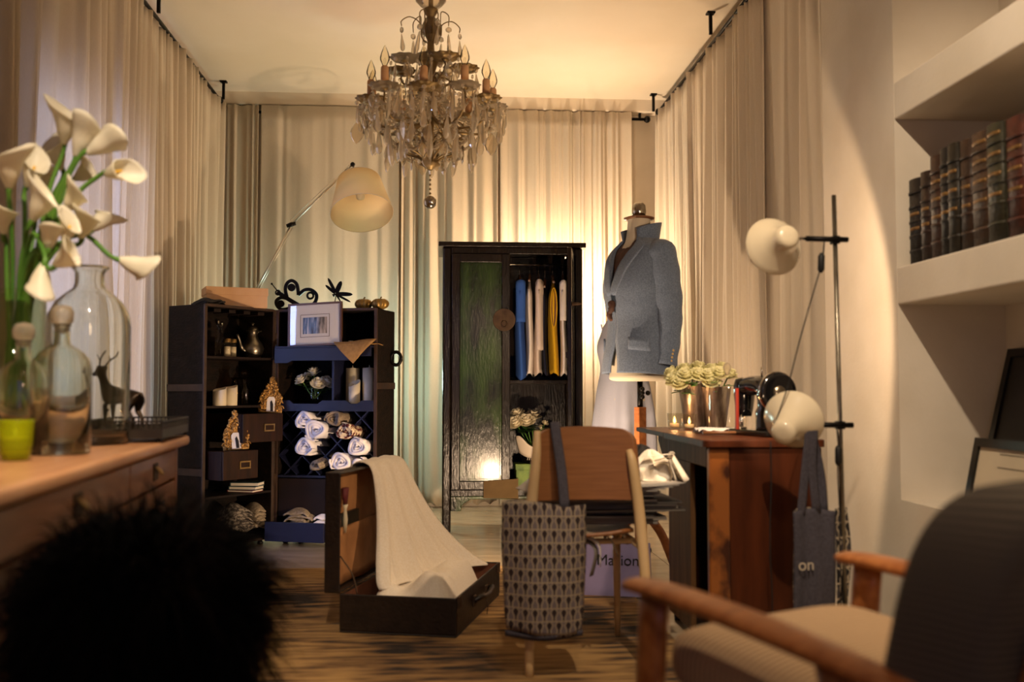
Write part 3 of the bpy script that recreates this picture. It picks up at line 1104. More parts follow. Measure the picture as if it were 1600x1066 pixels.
fwd = TR.to_3x3() @ Vector((0.1, 1, -0.06))
for lab, px, py, r, mt_, tr_ in (
        ('white rolled towel at the top of the diamond rack', 474, 655, 0.052, 'towel', 2.6),
        ('large white rolled towel below the topmost one in the rack', 491, 672, 0.066, 'towel', 3.2),
        ('greyish white rolled towel at the side of the rack by the hinge', 474, 697, 0.058, 'towel', 2.8),
        ('white rolled towel stacked highest above the suitcase lid', 555, 698, 0.060, 'towel', 3.0),
        ('white rolled towel resting lowest in the rack beside the suitcase lid', 530, 722, 0.060, 'towel', 2.7),
        ('white rolled towel half hidden behind the suitcase lid', 560, 727, 0.052, 'towel', 2.4),
        ('dark red patterned roll in the middle of the rack', 537, 674, 0.055, 'towel_pattern', 3.5),
        ('taupe rolled cloth under the rail of the rack', 520, 655, 0.050, 'towel_taupe', 2.5)):
    lp = on_plane(px, py, TR, -0.05)
    towel_roll(lab, TR @ lp, r, 0.24, fwd, mt_, tr_, seed=int(px))
lp = on_plane(490, 728, TR, -0.04)
towel_roll('loose beige cloth roll trailing out of the bottom of the rack', TR @ lp, 0.046, 0.22, TR.to_3x3() @ Vector((0.45, 1, 0.3)), 'rope_linen', 1.6, seed=9, squash=0.6)


# linens heaped in the open navy drawer
def fan_cloth(label, T, x, y, z, w, d, h, mat, seed, cat='cloth', group=None, layers=4, rotz=0.0):
    rnd = random.Random(seed)
    t = thing('folded_cloth', label, cat, wpt(T, x, y, z), T.to_euler().z + rotz, group=group)
    for k in range(layers):
        ph = rnd.uniform(0, 6)
        sh = rnd.uniform(-0.02, 0.02)
        z0 = h * k / layers
        m = MB()

        def fn(u, v, ph=ph, sh=sh, z0=z0):
            xx = (u - 0.5) * w * (0.9 + 0.1 * math.cos(ph)) + sh
            yy = (v - 0.5) * d
            edge = (abs(u - 0.5) * 2) ** 4
            return Vector((xx, yy, z0 + 0.012 + 0.010 * math.sin(7 * u + ph) * math.sin(4 * v + ph) + h * 0.35 * (1 - (2 * u - 1) ** 2) * (1 - (2 * v - 1) ** 2) - 0.02 * edge * (k > 0)))
        m.grid(fn, 12, 8)
        m.build('layer', mat, t, solid=0.008, fix=False)
    return t


z_in = zd_b - 0.09
fan_cloth('ribbed taupe folded cloth heaped in the open navy drawer', TR, xr(468, 800, -0.02), 0.02, z_in + 0.05, 0.17, 0.16, 0.09, 'rope_linen', 3, layers=5)
fan_cloth('pale folded cloth beside the ribbed one in the navy drawer', TR, xr(502, 803, -0.02), 0.03, z_in + 0.05, 0.13, 0.15, 0.075, 'towel', 5, layers=3)

# --- left case contents
p = on_plane(394, 556, TL, 0.10)
t = thing('pewter_jug', 'pewter coffee pot with long spout on the top trunk shelf', 'jug', wpt(TL, p.x, 0.10, sh1), R(53))
MB().lathe([(0.001, 0), (0.05, 0), (0.052, 0.01), (0.062, 0.03), (0.070, 0.055), (0.060, 0.085), (0.040, 0.11), (0.030, 0.135), (0.032, 0.16), (0.038, 0.165)], 24).build('body', 'pewter', t)
MB().lathe([(0.039, 0.165), (0.034, 0.18), (0.022, 0.19), (0.012, 0.195), (0.009, 0.20), (0.014, 0.21), (0.001, 0.216)], 20).build('lid', 'pewter', t)
MB().tube(spline([(-0.055, 0, 0.04), (-0.085, 0, 0.06), (-0.10, 0, 0.10), (-0.12, 0, 0.14)], 10), [0.018] + [0.013] * 4 + [0.010] * 5 + [0.008], 8).build('spout', 'pewter', t)
MB().tube(spline([(0.035, 0, 0.155), (0.075, 0, 0.165), (0.095, 0, 0.12), (0.085, 0, 0.075), (0.06, 0, 0.05)], 14), 0.006, 8).build('handle', 'pewter', t)
for lab, px, yy, h, r in (('slim glass bottle on the trunk shelf nearest the case edge', 340, 0.05, 0.20, 0.017), ('slim glass bottle behind the shakers on the trunk shelf', 346, 0.14, 0.20, 0.018)):
    p = on_plane(px, 555, TL, yy)
    t = thing('glass_bottle', lab, 'bottle', wpt(TL, p.x, yy, sh1), group='small bottles in the trunk')
    MB().lathe([(0.001, 0), (r, 0), (r, h * .6), (r * .5, h * .72), (r * .45, h * .95), (r * .6, h)], 14).build('glass_body', 'clear_glass', t)
    MB().lathe([(r * .4, h * .95), (r * .55, h), (r * .3, h * 1.05), (0.001, h * 1.06)], 10).build('stopper', 'silver', t)
for lab, px, yy in (('brass-topped glass shaker beside the bottles in the trunk', 355, 0.05), ('brass-topped glass shaker next to the pewter pot', 364, 0.07)):
    p = on_plane(px, 555, TL, yy)
    t = thing('glass_shaker', lab, 'shaker', wpt(TL, p.x, yy, sh1), group='shakers in the trunk')
    MB().lathe([(0.001, 0), (0.022, 0), (0.021, 0.085), (0.018, 0.09)], 16).build('glass_body', 'clear_glass', t)
    MB().lathe([(0.001, 0.002), (0.019, 0.002), (0.018, 0.06), (0.001, 0.06)], 16).build('filling', 'wax', t)
    MB().lathe([(0.021, 0.085), (0.021, 0.105), (0.001, 0.108)], 16).build('cap', 'old_brass', t)
for lab, px, yy, r, h in (('short ivory candle by the edge of the trunk case', 343, 0.02, 0.038, 0.095), ('short ivory candle with a melted slant next to the dark jars', 359, 0.03, 0.042, 0.105)):
    p = on_plane(px, 634, TL, yy)
    pillar_candle(lab, wpt(TL, p.x, yy, sh2), r, h, 'short candles in the trunk', 0.012, False)
for lab, px, yy in (('round dark glass carafe behind the short candles', 367, 0.17), ('ribbed dark glass decanter beside the gilt frame', 381, 0.12)):
    p = on_plane(px, 634, TL, yy)
    t = thing('glass_decanter', lab, 'decanter', wpt(TL, p.x, yy, sh2), group='dark glass decanters')
    MB().lathe([(0.001, 0), (0.038, 0), (0.042, 0.01), (0.036, 0.03), (0.044, 0.04), (0.036, 0.06), (0.044, 0.07), (0.034, 0.10), (0.02, 0.13), (0.018, 0.15), (0.03, 0.165)], 18).build('glass_body', 'amber_glass', t)
    MB().ball((0, 0, 0.19), 0.024, 12, 8).build('stopper', 'clear_glass', t)


# gilded baroque frames
def gilt_frame(label, p, rz, h, seed, lean=-8, roll=0.0):
    rnd = random.Random(seed)
    t = thing('gilt_frame', label, 'picture frame', p, rz, group='gilt baroque frames')
    w = h * 0.62
    mt = Matrix.Rotation(R(lean), 3, 'X') @ Matrix.Rotation(R(roll), 3, 'Y')
    out = [(-0.5, 0), (-0.52, 0.12), (-0.42, 0.25), (-0.5, 0.38), (-0.42, 0.52), (-0.28, 0.60), (-0.25, 0.72), (-0.12, 0.80), (-0.08, 0.92), (-0.02, 1.0)]
    pts = [(x * w, z * h) for x, z in out] + [(-x * w * 0.92 + 0.002, z * h * 0.97) for x, z in reversed(out)]
    m = MB(); m.prism(pts, 0.014, mt)
    m.build('backboard', 'gilt', t, bevel=0.004)
    m = MB()
    for k in range(150):
        a = rnd.uniform(0.0, 1.0)
        z = a * h * 0.9
        hw = (0.47 - 0.42 * max(a - 0.35, 0) / 0.65) * w
        x = rnd.uniform(-1, 1) * hw
        if abs(x) < 0.19 * w and z < 0.42 * h:
            x = math.copysign(rnd.uniform(0.24, 0.45) * w, x)
        m.ball(mt @ Vector((x, -0.010 - rnd.random() * 0.008, z + 0.01)), rnd.uniform(0.0035, 0.0085), 6, 4, (rnd.uniform(.7, 1.5), 0.8, rnd.uniform(.7, 1.6)), (0, rnd.uniform(-1, 1), 0))
    for k in range(6):
        s = -1 if k % 2 else 1
        z = h * (0.12 + 0.14 * (k // 2))
        pts = [mt @ Vector((s * w * (0.40 - 0.05 * (k // 2)) + s * 0.022 * (1 - q / 10) * math.cos(q * 0.75), -0.012, z + 0.022 * (1 - q / 10) * math.sin(q * 0.75))) for q in range(9)]
        m.tube(pts, 0.004, 5)
    o = m.build('scrollwork', 'gilt', t)
    o['kind'] = 'stuff'
    m = MB()
    m.prism([(-0.17 * w, 0.03 * h), (0.17 * w, 0.03 * h), (0.17 * w, 0.36 * h), (0.1 * w, 0.42 * h), (-0.1 * w, 0.42 * h), (-0.17 * w, 0.36 * h)], 0.006, mt, mt @ Vector((0, -0.010, 0)))
    m.build('photo', 'paper', t)
    m = MB()
    m.prism([(0.0, 0.04 * h), (0.11 * w, 0.04 * h), (0.10 * w, 0.22 * h), (0.03 * w, 0.33 * h), (-0.03 * w, 0.28 * h)], 0.003, mt, mt @ Vector((0, -0.0135, 0)))
    m.build('portrait', 'charcoal_cloth', t)
    return t


lp = on_plane(417, 646, TL, 0.02)
gilt_frame('ornate gilt frame standing on the higher trunk drawer by the hinge', wpt(TL, lp.x - 0.02, -0.03, z_hi1 + 0.001), R(8), 0.225, 5, roll=3)
lp = on_plane(372, 702, TL, -0.05)
gilt_frame('ornate gilt frame standing on the lower pulled-out trunk drawer', wpt(TL, lp.x - 0.02, -0.06, z_lo1 + 0.001), R(12), 0.235, 11, roll=-4)

# books under the lower drawer, lace below
lp = on_plane(402, 768, TL, -0.02)
zz = zb1
for k, (mt_, lab, th) in enumerate((('book_red', 'thin dark red book at the bottom of the trunk book pile', 0.014), ('book_teal', 'dark teal book in the middle of the trunk book pile', 0.020), ('book_teal', 'dark teal book on top of the trunk book pile', 0.022))):
    t = thing('book', lab, 'book', wpt(TL, lp.x - 0.02 + 0.008 * k, 0.06, zz), R(-20 + 6 * k), group='books in the trunk')
    m = MB(); m.bx(-0.085, 0.085, -0.06, 0.06, 0, 0.003); m.bx(-0.085, 0.085, -0.06, 0.06, th - 0.003, th); m.bx(-0.085, -0.081, -0.06, 0.06, 0.003, th - 0.003)
    m.build('cover', mt_, t)
    MB().bx(-0.08, 0.082, -0.057, 0.057, 0.003, th - 0.003).build('pages', 'paper', t)
    zz += th + 0.0005
lp = on_plane(395, 812, TL, 0.02)
fan_cloth('grey lace cloth folded at the bottom of the trunk', TL, lp.x - 0.05, 0.12, 0.087, 0.17, 0.16, 0.13, 'lace', 8, layers=6)
fan_cloth('coarse taupe cloth folded beside the lace in the trunk', TL, lp.x + 0.12, 0.12, 0.087, 0.15, 0.16, 0.12, 'rope_linen', 18, layers=6)

# --- on top of the trunk
t = thing('cardboard_box', 'flat tan cardboard box with lid on top of the trunk', 'box', wpt(TL, 0.33, 0.13, TH), R(20))
MB().bx(-0.175, 0.175, -0.10, 0.10, 0.0, 0.085).build('box_body', 'cardboard', t, bevel=0.002)
m = MB(); m.bx(-0.179, 0.179, -0.104, 0.104, 0.072, 0.118)
m.build('box_lid', 'cardboard', t, bevel=0.002)
fan_cloth('dark folded cloth on the trunk top before the cardboard box', TL, 0.10, 0.07, TH, 0.16, 0.12, 0.022, 'charcoal_cloth', 4, layers=2)

# iron butterfly made of scissors and horseshoes
t = thing('iron_butterfly', 'black iron butterfly sculpture with scissor handles on the trunk', 'sculpture', wpt(TR, xr(460, 485, 0.1), 0.12, TH), R(-5))
SC = 1 / 258.0


def q2(px, py):
    return ((px - 460) * SC, 0.0, (483 - py) * SC)


def flat_strip(m, pts, wd, th):
    pts = [Vector(p) for p in pts]
    vs = []
    for i, p in enumerate(pts):
        tdir = (pts[min(i + 1, len(pts) - 1)] - pts[max(i - 1, 0)]).normalized()
        nn = Vector((-tdir.z, 0, tdir.x))
        w_ = wd[i] if isinstance(wd, list) else wd
        for a, b in ((1, -1), (1, 1), (-1, 1), (-1, -1)):
            vs.append(p + nn * (a * w_ / 2) + Vector((0, b * th / 2, 0)))
    fs = []
    for i in range(len(pts) - 1):
        for k in range(4):
            fs.append((i * 4 + k, i * 4 + (k + 1) % 4, i * 4 + 4 + (k + 1) % 4, i * 4 + 4 + k))
    fs += [(3, 2, 1, 0), tuple(len(vs) - 4 + k for k in range(4))]
    m.add(vs, fs)


m = MB(); flat_strip(m, spline([q2(430, 452), q2(447, 463), q2(462, 472), q2(482, 483)], 10), 0.026, 0.012)
m.build('body', 'black_iron', t)
for nm, pts in (('upper_wing', [(446, 462), (443, 448), (446, 438), (453, 434), (460, 438), (463, 447), (464, 457)]),
                ('hind_wing', [(464, 457), (474, 449), (485, 449), (493, 457), (491, 468), (483, 475), (474, 477)]),
                ('lower_wing', [(446, 463), (437, 461), (429, 466), (430, 474), (437, 480), (447, 479), (456, 476), (458, 479)])):
    m = MB(); flat_strip(m, spline([q2(*p) for p in pts], 24), 0.020, 0.014)
    m.build(nm, 'black_iron', t)
for c_, r_ in (((453, 445), 0.024), ((436, 471), 0.022)):
    p = q2(*c_)
    m = MB(); m.tube([(p[0], -0.008, p[2]), (p[0], 0.008, p[2])], r_, 16)
    m.build('washer', 'black_iron', t)
for c_, r_, w_ in (((483, 458), 0.019, 0.007), ((431, 453), 0.014, 0.005)):
    p = q2(*c_)
    MB().tube([(p[0] + r_ * math.cos(a), 0, p[2] + r_ * math.sin(a)) for a in [2 * PI * k / 18 for k in range(19)]], w_, 6, caps=False).build('ring', 'black_iron', t)
MB().tube([q2(430, 450), q2(421, 439)], [0.004, 0.003], 6).build('antenna', 'black_iron', t)
MB().ball(q2(421, 439), 0.007, 8, 6).build('antenna_tip', 'black_iron', t)
MB().bx(-0.06, 0.09, -0.03, 0.03, 0.0, 0.008).build('base_plate', 'black_iron', t)

t = thing('iron_dragonfly', 'black iron dragonfly on a thin stalk on the trunk', 'sculpture', wpt(TR, xr(520, 487, 0.12), 0.14, TH), R(-5))


def q3(px, py):
    return Vector(((px - 520) * SC, 0.0, (484 - py) * SC + 0.0))


MB().tube([q3(519, 484), q3(523, 458)], 0.0028, 6).build('stalk', 'black_iron', t)
MB().lathe([(0.001, 0), (0.035, 0), (0.035, 0.005), (0.001, 0.006)], 16, q3(519, 484)).build('base_plate', 'black_iron', t)
for a, b, w_ in (((523, 456), (531, 437), 0.030), ((524, 457), (549, 458), 0.026), ((522, 455), (510, 432), 0.020), ((521, 456), (506, 443), 0.018), ((525, 459), (546, 470), 0.014)):
    a = q3(*a); b = q3(*b)
    d = b - a
    pts = [a + d * (k / 8) for k in range(9)]
    wd = [w_ * (0.25 + 0.75 * math.sin(PI * min(0.15 + 0.8 * k / 8, 1)) ** 0.6) * (1 if k < 8 else 0.4) for k in range(9)]
    m = MB(); flat_strip(m, pts, wd, 0.006)
    m.build('wing', 'black_iron', t)
m = MB(); m.tube([q3(518, 460), q3(523, 457), q3(531, 471)], [0.011, 0.009, 0.003], 8)
m.build('body', 'black_iron', t)

M('gourd_brass', '#6f5326', 0.4, metal=0.55, col2='#a1803f', nscale=18, bump=0.2)
for lab, px in (('ribbed brass gourd on the trunk, the one nearer the dragonfly', 568), ('ribbed brass gourd on the outer corner of the trunk top', 594)):
    p = on_plane(px, 484, TR, 0.10)
    t = thing('brass_gourd', lab, 'ornament', wpt(TR, p.x, 0.10, TH), group='brass gourds')
    m = MB()

    def fn(u, v):
        a = u * 2 * PI
        b = v * PI
        rr = 0.050 * math.sin(b) ** 0.8 * (1 + 0.07 * math.cos(10 * a)) + 1e-4
        return Vector((rr * math.cos(a), rr * math.sin(a), 0.034 - 0.034 * math.cos(b) - 0.006 * math.exp(-((b - PI) / 0.35) ** 2)))
    m.grid(fn, 60, 12, closed=True)
    m.build('fruit', 'gourd_brass', t)
    MB().tube([(0, 0, 0.058), (0.003, 0, 0.07), (0.009, 0, 0.076)], [0.006, 0.004, 0.005], 7).build('stem', 'gourd_brass', t)

# ================================================================== lacquered wardrobe
WX0, WX1, WY, WD = 0.0, 0.93, 6.48, 0.50
WT = frame_mat((0, WY, 0), 0)
ward = thing('lacquered_wardrobe', 'tall dark green lacquered wardrobe with one door open', 'wardrobe', (0, WY, 0))


def wz(py, px=750):
    return at(px, py, WY).z


def wx(px, py=600):
    return at(px, py, WY).x


zt = 1.89
zb = 0.265


def wp(m, nm, mat='lacquer_dark', bevel=0.004, parent=ward):
    return m.build(nm, mat, parent, bevel=bevel)


wp(MB().bx(-0.022, 0.945, -0.03, WD + 0.02, zt - 0.032, zt), 'cornice')
for x0, x1, y0 in ((0.005, 0.062, 0), (0.868, 0.925, 0), (0.005, 0.062, WD - 0.06), (0.868, 0.925, WD - 0.06)):
    m = MB(); m.bx(x0, x1, y0, y0 + 0.06, 0.0, zt - 0.032)
    wp(m, 'post', 'lacquer_dark', 0.012)
wp(MB().bx(0.02, 0.04, 0.06, WD - 0.06, zb, zt - 0.032), 'side_panel', 'lacquer')
wp(MB().bx(0.89, 0.91, 0.06, WD - 0.06, zb, zt - 0.032), 'side_panel', 'lacquer')
wp(MB().bx(0.062, 0.868, WD - 0.03, WD - 0.015, zb, zt - 0.032), 'back_panel', 'lacquer_dark')
wp(MB().bx(0.062, 0.868, 0.01, WD - 0.03, zb, zb + 0.02), 'bottom_panel', 'lacquer_dark')
wp(MB().bx(0.062, 0.868, 0.005, 0.045, zt - 0.075, zt - 0.032), 'top_rail')
m = MB(); m.bx(0.062, 0.868, 0.0, 0.04, zb - 0.03, zb + 0.012)
wp(m, 'bottom_rail')
# scalloped apron with brackets under the rail
ap = [(0.062, zb - 0.03), (0.868, zb - 0.03), (0.868, 0.14), (0.80, 0.14), (0.80, 0.17), (0.78, 0.19), (0.74, 0.215), (0.19, 0.215), (0.15, 0.19), (0.13, 0.17), (0.13, 0.14), (0.062, 0.14)]
m = MB(); m.prism(ap, 0.02, c=(0, 0.025, 0))
wp(m, 'apron', 'lacquer')
zs = wz(594, 840)
wp(MB().bx(0.062, 0.868, 0.03, WD - 0.03, zs - 0.025, zs), 'shelf', 'lacquer_dark')
# closed door (left leaf): frame + raised panel + brass plate
dx0, dx1 = 0.064, wx(797)
dz0, dz1 = zb + 0.014, zt - 0.078
door = MB()
bw = 0.055
door.bx(dx0, dx0 + bw, -0.012, 0.015, dz0, dz1); door.bx(dx1 - bw, dx1, -0.012, 0.015, dz0, dz1)
door.bx(dx0 + bw, dx1 - bw, -0.012, 0.015, dz1 - bw, dz1); door.bx(dx0 + bw, dx1 - bw, -0.012, 0.015, dz0, dz0 + bw)
d1 = door.build('door', 'lacquer_dark', ward, bevel=0.004)
m = MB()
a, b_, c_, e = dx0 + bw, dx1 - bw, dz0 + bw, dz1 - bw
m.prism([(a, c_), (b_, c_), (b_, e), (a, e)], 0.012, c=(0, 0.0, 0))
m.build('door_panel', 'lacquer', d1, bevel=0.003)
m = MB()
ins = 0.012
ch = 0.06
m.prism([(a + ins + ch * .5, c_ + ins), (b_ - ins, c_ + ins), (b_ - ins, e - ins), (a + ins, e - ins), (a + ins, c_ + ins + 0.26), (a + ins + ch * .5, c_ + ins + 0.20)], 0.006, c=(0, -0.008, 0))
m.build('raised_field', 'lacquer', d1, bevel=0.003)
pz = wz(500)
m = MB(); m.tube([(dx1 - 0.04, -0.012, pz), (dx1 - 0.04, -0.018, pz)], 0.074, 32)
pl = m.build('lock_plate', 'brass_dark', d1, bevel=0.0015)
m = MB(); m.bx(dx1 - 0.052, dx1 - 0.028, -0.024, -0.018, pz - 0.04, pz + 0.05)
m.tube([(dx1 - 0.04, -0.032, pz - 0.02 - 0.025 * (1 - math.cos(2 * PI * k / 12))) if False else (dx1 - 0.04 + 0.016 * math.sin(2 * PI * k / 12), -0.030, pz - 0.03 + 0.02 * math.cos(2 * PI * k / 12)) for k in range(13)], 0.004, 6, caps=False)
m.build('hasp', 'brass_dark', pl)
# open door (right leaf), swung towards us
ow = 0.36
ang = R(-78)
hx, hy = 0.866, -0.014
mt = Matrix.Rotation(ang, 4, 'Z')
od = MB()
mm = lambda x, y, z: Vector((hx, hy, z)) + Matrix.Rotation(R(80), 3, 'Z') @ Vector((-x, y, 0))


def obox(m, x0, x1, y0, y1, z0, z1):
    vs = [mm(x, y, z) for z in (z0, z1) for x, y in ((x0, y0), (x1, y0), (x1, y1), (x0, y1))]
    m.add(vs, [(0, 3, 2, 1), (4, 5, 6, 7), (0, 1, 5, 4), (1, 2, 6, 5), (2, 3, 7, 6), (3, 0, 4, 7)])
    return m


obox(od, 0, bw, 0, 0.027, dz0, dz1); obox(od, ow - bw, ow, 0, 0.027, dz0, dz1)
obox(od, bw, ow - bw, 0, 0.027, dz1 - bw, dz1); obox(od, bw, ow - bw, 0, 0.027, dz0, dz0 + bw)
d2 = od.build('door', 'lacquer_dark', ward, bevel=0.004)
obox(MB(), bw, ow - bw, 0.008, 0.018, dz0 + bw, dz1 - bw).build('door_panel', 'lacquer', d2)
zc_ = (dz0 + dz1) / 2 + 0.08
obox(MB(), bw - 0.01, ow - bw + 0.01, 0.027, 0.04, zc_, zc_ + 0.035).build('cross_bar', 'lacquer_dark', d2)
pk = mm(ow - 0.03, 0, wz(481))
MB().tube([pk, pk + Vector((0.04, -0.006, 0)), pk + Vector((0.06, -0.008, 0))], [0.012, 0.01, 0.004], 8).build('door_pull', 'brass_dark', d2)
# clothes rail
zr_ = wz(405, 840) - 0.01
MB().cyl((0.062, 0.22, zr_), (0.868, 0.22, zr_), 0.008, n=10).build('clothes_rail', 'silver', ward)
M('brown_card', '#594527', 0.85, col2='#65502f', nscale=8)
# card propped at the foot of the doors
p = at(783, 765, WY - 0.05)
t = thing('blank_card', 'plain brown card hanging at the foot of the wardrobe door', 'card', (p.x, WY - 0.03, wz(779)))
m = MB(); m.add([(-0.112, 0, 0.004), (0.112, 0, 0.0), (0.112, 0.0, 0.128), (-0.112, 0, 0.112), (-0.112, 0.006, 0.004), (0.112, 0.006, 0.0), (0.112, 0.006, 0.128), (-0.112, 0.006, 0.112)],
      [(0, 1, 2, 3), (7, 6, 5, 4), (0, 4, 5, 1), (1, 5, 6, 2), (2, 6, 7, 3), (3, 7, 4, 0)])
m.build('card', 'brown_card', t)
MB().tube([(0, 0.003, 0.115), (0, 0.012, 0.14), (0, 0.02, 0.15)], 0.0015, 5).build('string', 'paper', t)

# ------------------------------------------------------------------ garments on hangers, seen edge on
M('shirt_blue', '#2f58a8', 0.85, bump=0.2, nscale=60)
M('shirt_white', '#e2dad2', 0.85, bump=0.2, nscale=60)
M('shirt_cream', '#dccbbd', 0.85, bump=0.2, nscale=60)
M('shirt_navy', '#10142a', 0.85, bump=0.2, nscale=60)
M('shirt_yellow', '#d9a916', 0.85, bump=0.2, nscale=60)
M('hanger_wood', '#5d3a22', 0.4, col2='#7a5234', nscale=10)


def garment(label, px, mat, wd0, hem_py, top_py, sleeve=None, armhole=False, seed=1, turn=0.0):
    """A top hanging edge-on from the rail: front/back shoulders run along depth (local y)."""
    rnd = random.Random(seed)
    wd = wd0 * 0.84
    x = at(px, 500, WY + 0.2).x
    ztop = at(px, top_py, WY + 0.2).z
    zh = at(px, hem_py, WY + 0.2).z
    t = thing('hanging_top', label, 'shirt', (x, WY + 0.22, 0), turn, group='tops hanging in the wardrobe')
    # hanger
    m = MB()
    m.tube(spline([(0, -0.17, ztop - 0.03), (0, -0.08, ztop + 0.015), (0, 0, ztop + 0.035), (0, 0.08, ztop + 0.015), (0, 0.17, ztop - 0.03)], 12), 0.008, 8)
    m.build('hanger', 'hanger_wood', t)
    m = MB()
    m.tube(spline([(0, 0, ztop + 0.03), (0, 0, zr_ - 0.035), (0, 0.013, zr_ - 0.014), (0, 0.0, zr_ + 0.012), (0, -0.014, zr_ + 0.0)], 14), 0.0025, 6)
    m.build('hanger_hook', 'silver', t)
    ph = [rnd.uniform(0, 6) for _ in range(4)]
    hh = ztop - zh

    def body(u, v):
        a = u * 2 * PI
        z = ztop - hh * v + 0.012 * math.sin(2 * a + ph[2]) * v
        dep = 0.05 + 0.15 * smoothstep(0, 0.10, v) - 0.02 * smoothstep(.2, .6, v) + 0.02 * v
        th = wd * (0.25 + 0.75 * smoothstep(0, 0.2, v)) * (1 + 0.25 * v) * (1 + 0.22 * math.sin(3 * a + ph[0] + 2 * v))
        xx = th * 0.5 * math.cos(a) + 0.010 * math.sin(5 * v + ph[1]) * v
        yy = dep * math.sin(a)
        if v < 0.1:
            z -= abs(math.sin(a)) * 0.035 * (v / 0.1)
        return Vector((xx, yy, z))
    m = MB(); m.grid(body, 28, 22, closed=True)
    m.build('body', mat, t, solid=0.003, fix=False)
    if sleeve:
        ln, rr = sleeve
        for s in (-1, 1):
            m = MB()

            def fn(u, v, s=s):
                a = u * 2 * PI
                r_ = rr * (1 - 0.1 * v) * (1 + 0.12 * math.sin(3 * a + ph[3]))
                return Vector((r_ * 0.75 * math.cos(a) + 0.004, s * (0.16 + 0.03 * v) + r_ * math.sin(a) * 0.8, ztop - 0.035 - ln * v + 0.02 * s * math.sin(a) * (1 - v)))
            m.grid(fn, 18, 10, closed=True)
            m.build('sleeve', mat, t, solid=0.003, fix=False)
    if armhole:
        m = MB()
        za = ztop - 0.20
        m.tube([(-wd * 0.44, -0.165 + 0.07 * (1 - math.cos(q)) * 0.25, za + 0.14 * math.sin(q)) if False else (0.020 * math.cos(q), -0.195, za + 0.13 * math.sin(q)) for q in [2 * PI * k / 24 for k in range(25)]], 0.004, 6, caps=False)
        m.build('armhole_binding', mat, t)
        m = MB()
        m.prism([(0.018 * math.cos(2 * PI * k / 24), 0.125 * math.sin(2 * PI * k / 24)) for k in range(24)], 0.004, c=(0, -0.192, za))
        m.build('armhole_lining', 'hanger_wood', t)
    return t


garment('blue short-sleeved top hanging first on the wardrobe rail', 812, 'shirt_blue', 0.062, 592, 438, sleeve=(0.26, 0.042), seed=3, turn=R(-3))
garment('white sleeveless top hanging beside the blue one', 828, 'shirt_white', 0.050, 587, 436, armhole=False, seed=5, turn=R(-6))
garment('cream long-sleeved top hanging in the middle of the wardrobe', 842, 'shirt_cream', 0.050, 586, 437, sleeve=(0.45, 0.034), seed=7, turn=R(-5))
garment('navy top hanging between the cream and yellow ones', 852, 'shirt_navy', 0.036, 585, 445, seed=9, turn=R(-7))
garment('yellow tank top hanging in the wardrobe', 864, 'shirt_yellow', 0.056, 586, 438, armhole=True, seed=11, turn=R(-4))
garment('cream top hanging last beside the open wardrobe door', 880, 'shirt_white', 0.040, 587, 438, sleeve=(0.25, 0.03), seed=13, turn=R(-7))

# ------------------------------------------------------------------ bottom of the wardrobe: green box, pot of roses
M('moss_box', '#4f6a2c', 0.6, col2='#6f8a3c', nscale=20, bump=0.2)
M('cream_ceramic', '#cfc2b0', 0.5)
zf = zb + 0.02
t = thing('moss_green_box', 'green box under the rose pot inside the wardrobe', 'box', (at(836, 745, WY + 0.1).x, WY + 0.12, zf))
MB().bx(-0.13, 0.13, -0.09, 0.09, 0.0, 0.135).build('box_body', 'moss_box', t, bevel=0.003)
MB().bx(-0.134, 0.134, -0.094, 0.094, 0.115, 0.155).build('box_lid', 'moss_box', t, bevel=0.003)
pb = Vector((at(832, 700, WY + 0.1).x, WY + 0.12, zf + 0.155))
t = thing('dark_flower_pot', 'black flower pot with pale tracery inside the wardrobe', 'pot', pb)
MB().lathe([(0.001, 0), (0.06, 0), (0.075, 0.03), (0.08, 0.07), (0.07, 0.11), (0.075, 0.12), (0.06, 0.115), (0.05, 0.06), (0.001, 0.06)], 22).build('pot_body', 'black_iron', t)
m = MB()
for k in range(7):
    a = -PI / 2 - 0.5 + 0.16 * k
    m.tube([(0.081 * math.cos(a + 0.05 * math.sin(q)), 0.081 * math.sin(a + 0.05 * math.sin(q)), 0.025 + 0.012 * q) for q in range(6)], 0.0022, 5)
m.build('tracery', 'cream_ceramic', t)
m = MB()


def ribb(u, v):
    a = -2.7 + 2.1 * u
    return Vector((0.10 * math.cos(a) * (1 + 0.3 * v), 0.10 * math.sin(a) * (1 + 0.2 * v), 0.075 + 0.10 * v + 0.025 * math.sin(9 * u) * v - 0.035 * math.sin(PI * u)))


m.grid(ribb, 16, 5)
t2 = thing('white_scarf', 'white cloth wrapped round the dark pot in the wardrobe', 'cloth', pb)
m.build('wrap', 'cream_ceramic', t2, solid=0.004, fix=False)
sp = [at(px, py, WY + yy) for px, py, yy in ((806, 660, .06), (823, 657, .06), (808, 646, .14), (852, 661, .1), (846, 668, .14), (832, 650, .16))]
bouquet('white rose in the dark pot inside the wardrobe', pb, sp[:3] + sp[5:], 0.055, pb + Vector((0, 0, .1)), 'roses in the wardrobe', leaves=6, seed=7, where=['lowest beside the closed door', 'in front in the middle', 'highest beside the closed door', 'set back towards the centre'])
bouquet('small white rosebud leaning from the wardrobe pot', pb, sp[3:5], 0.024, pb + Vector((0, 0, .1)), 'rosebuds in the wardrobe', leaves=5, seed=8, where=['the upper one', 'the lower one'])

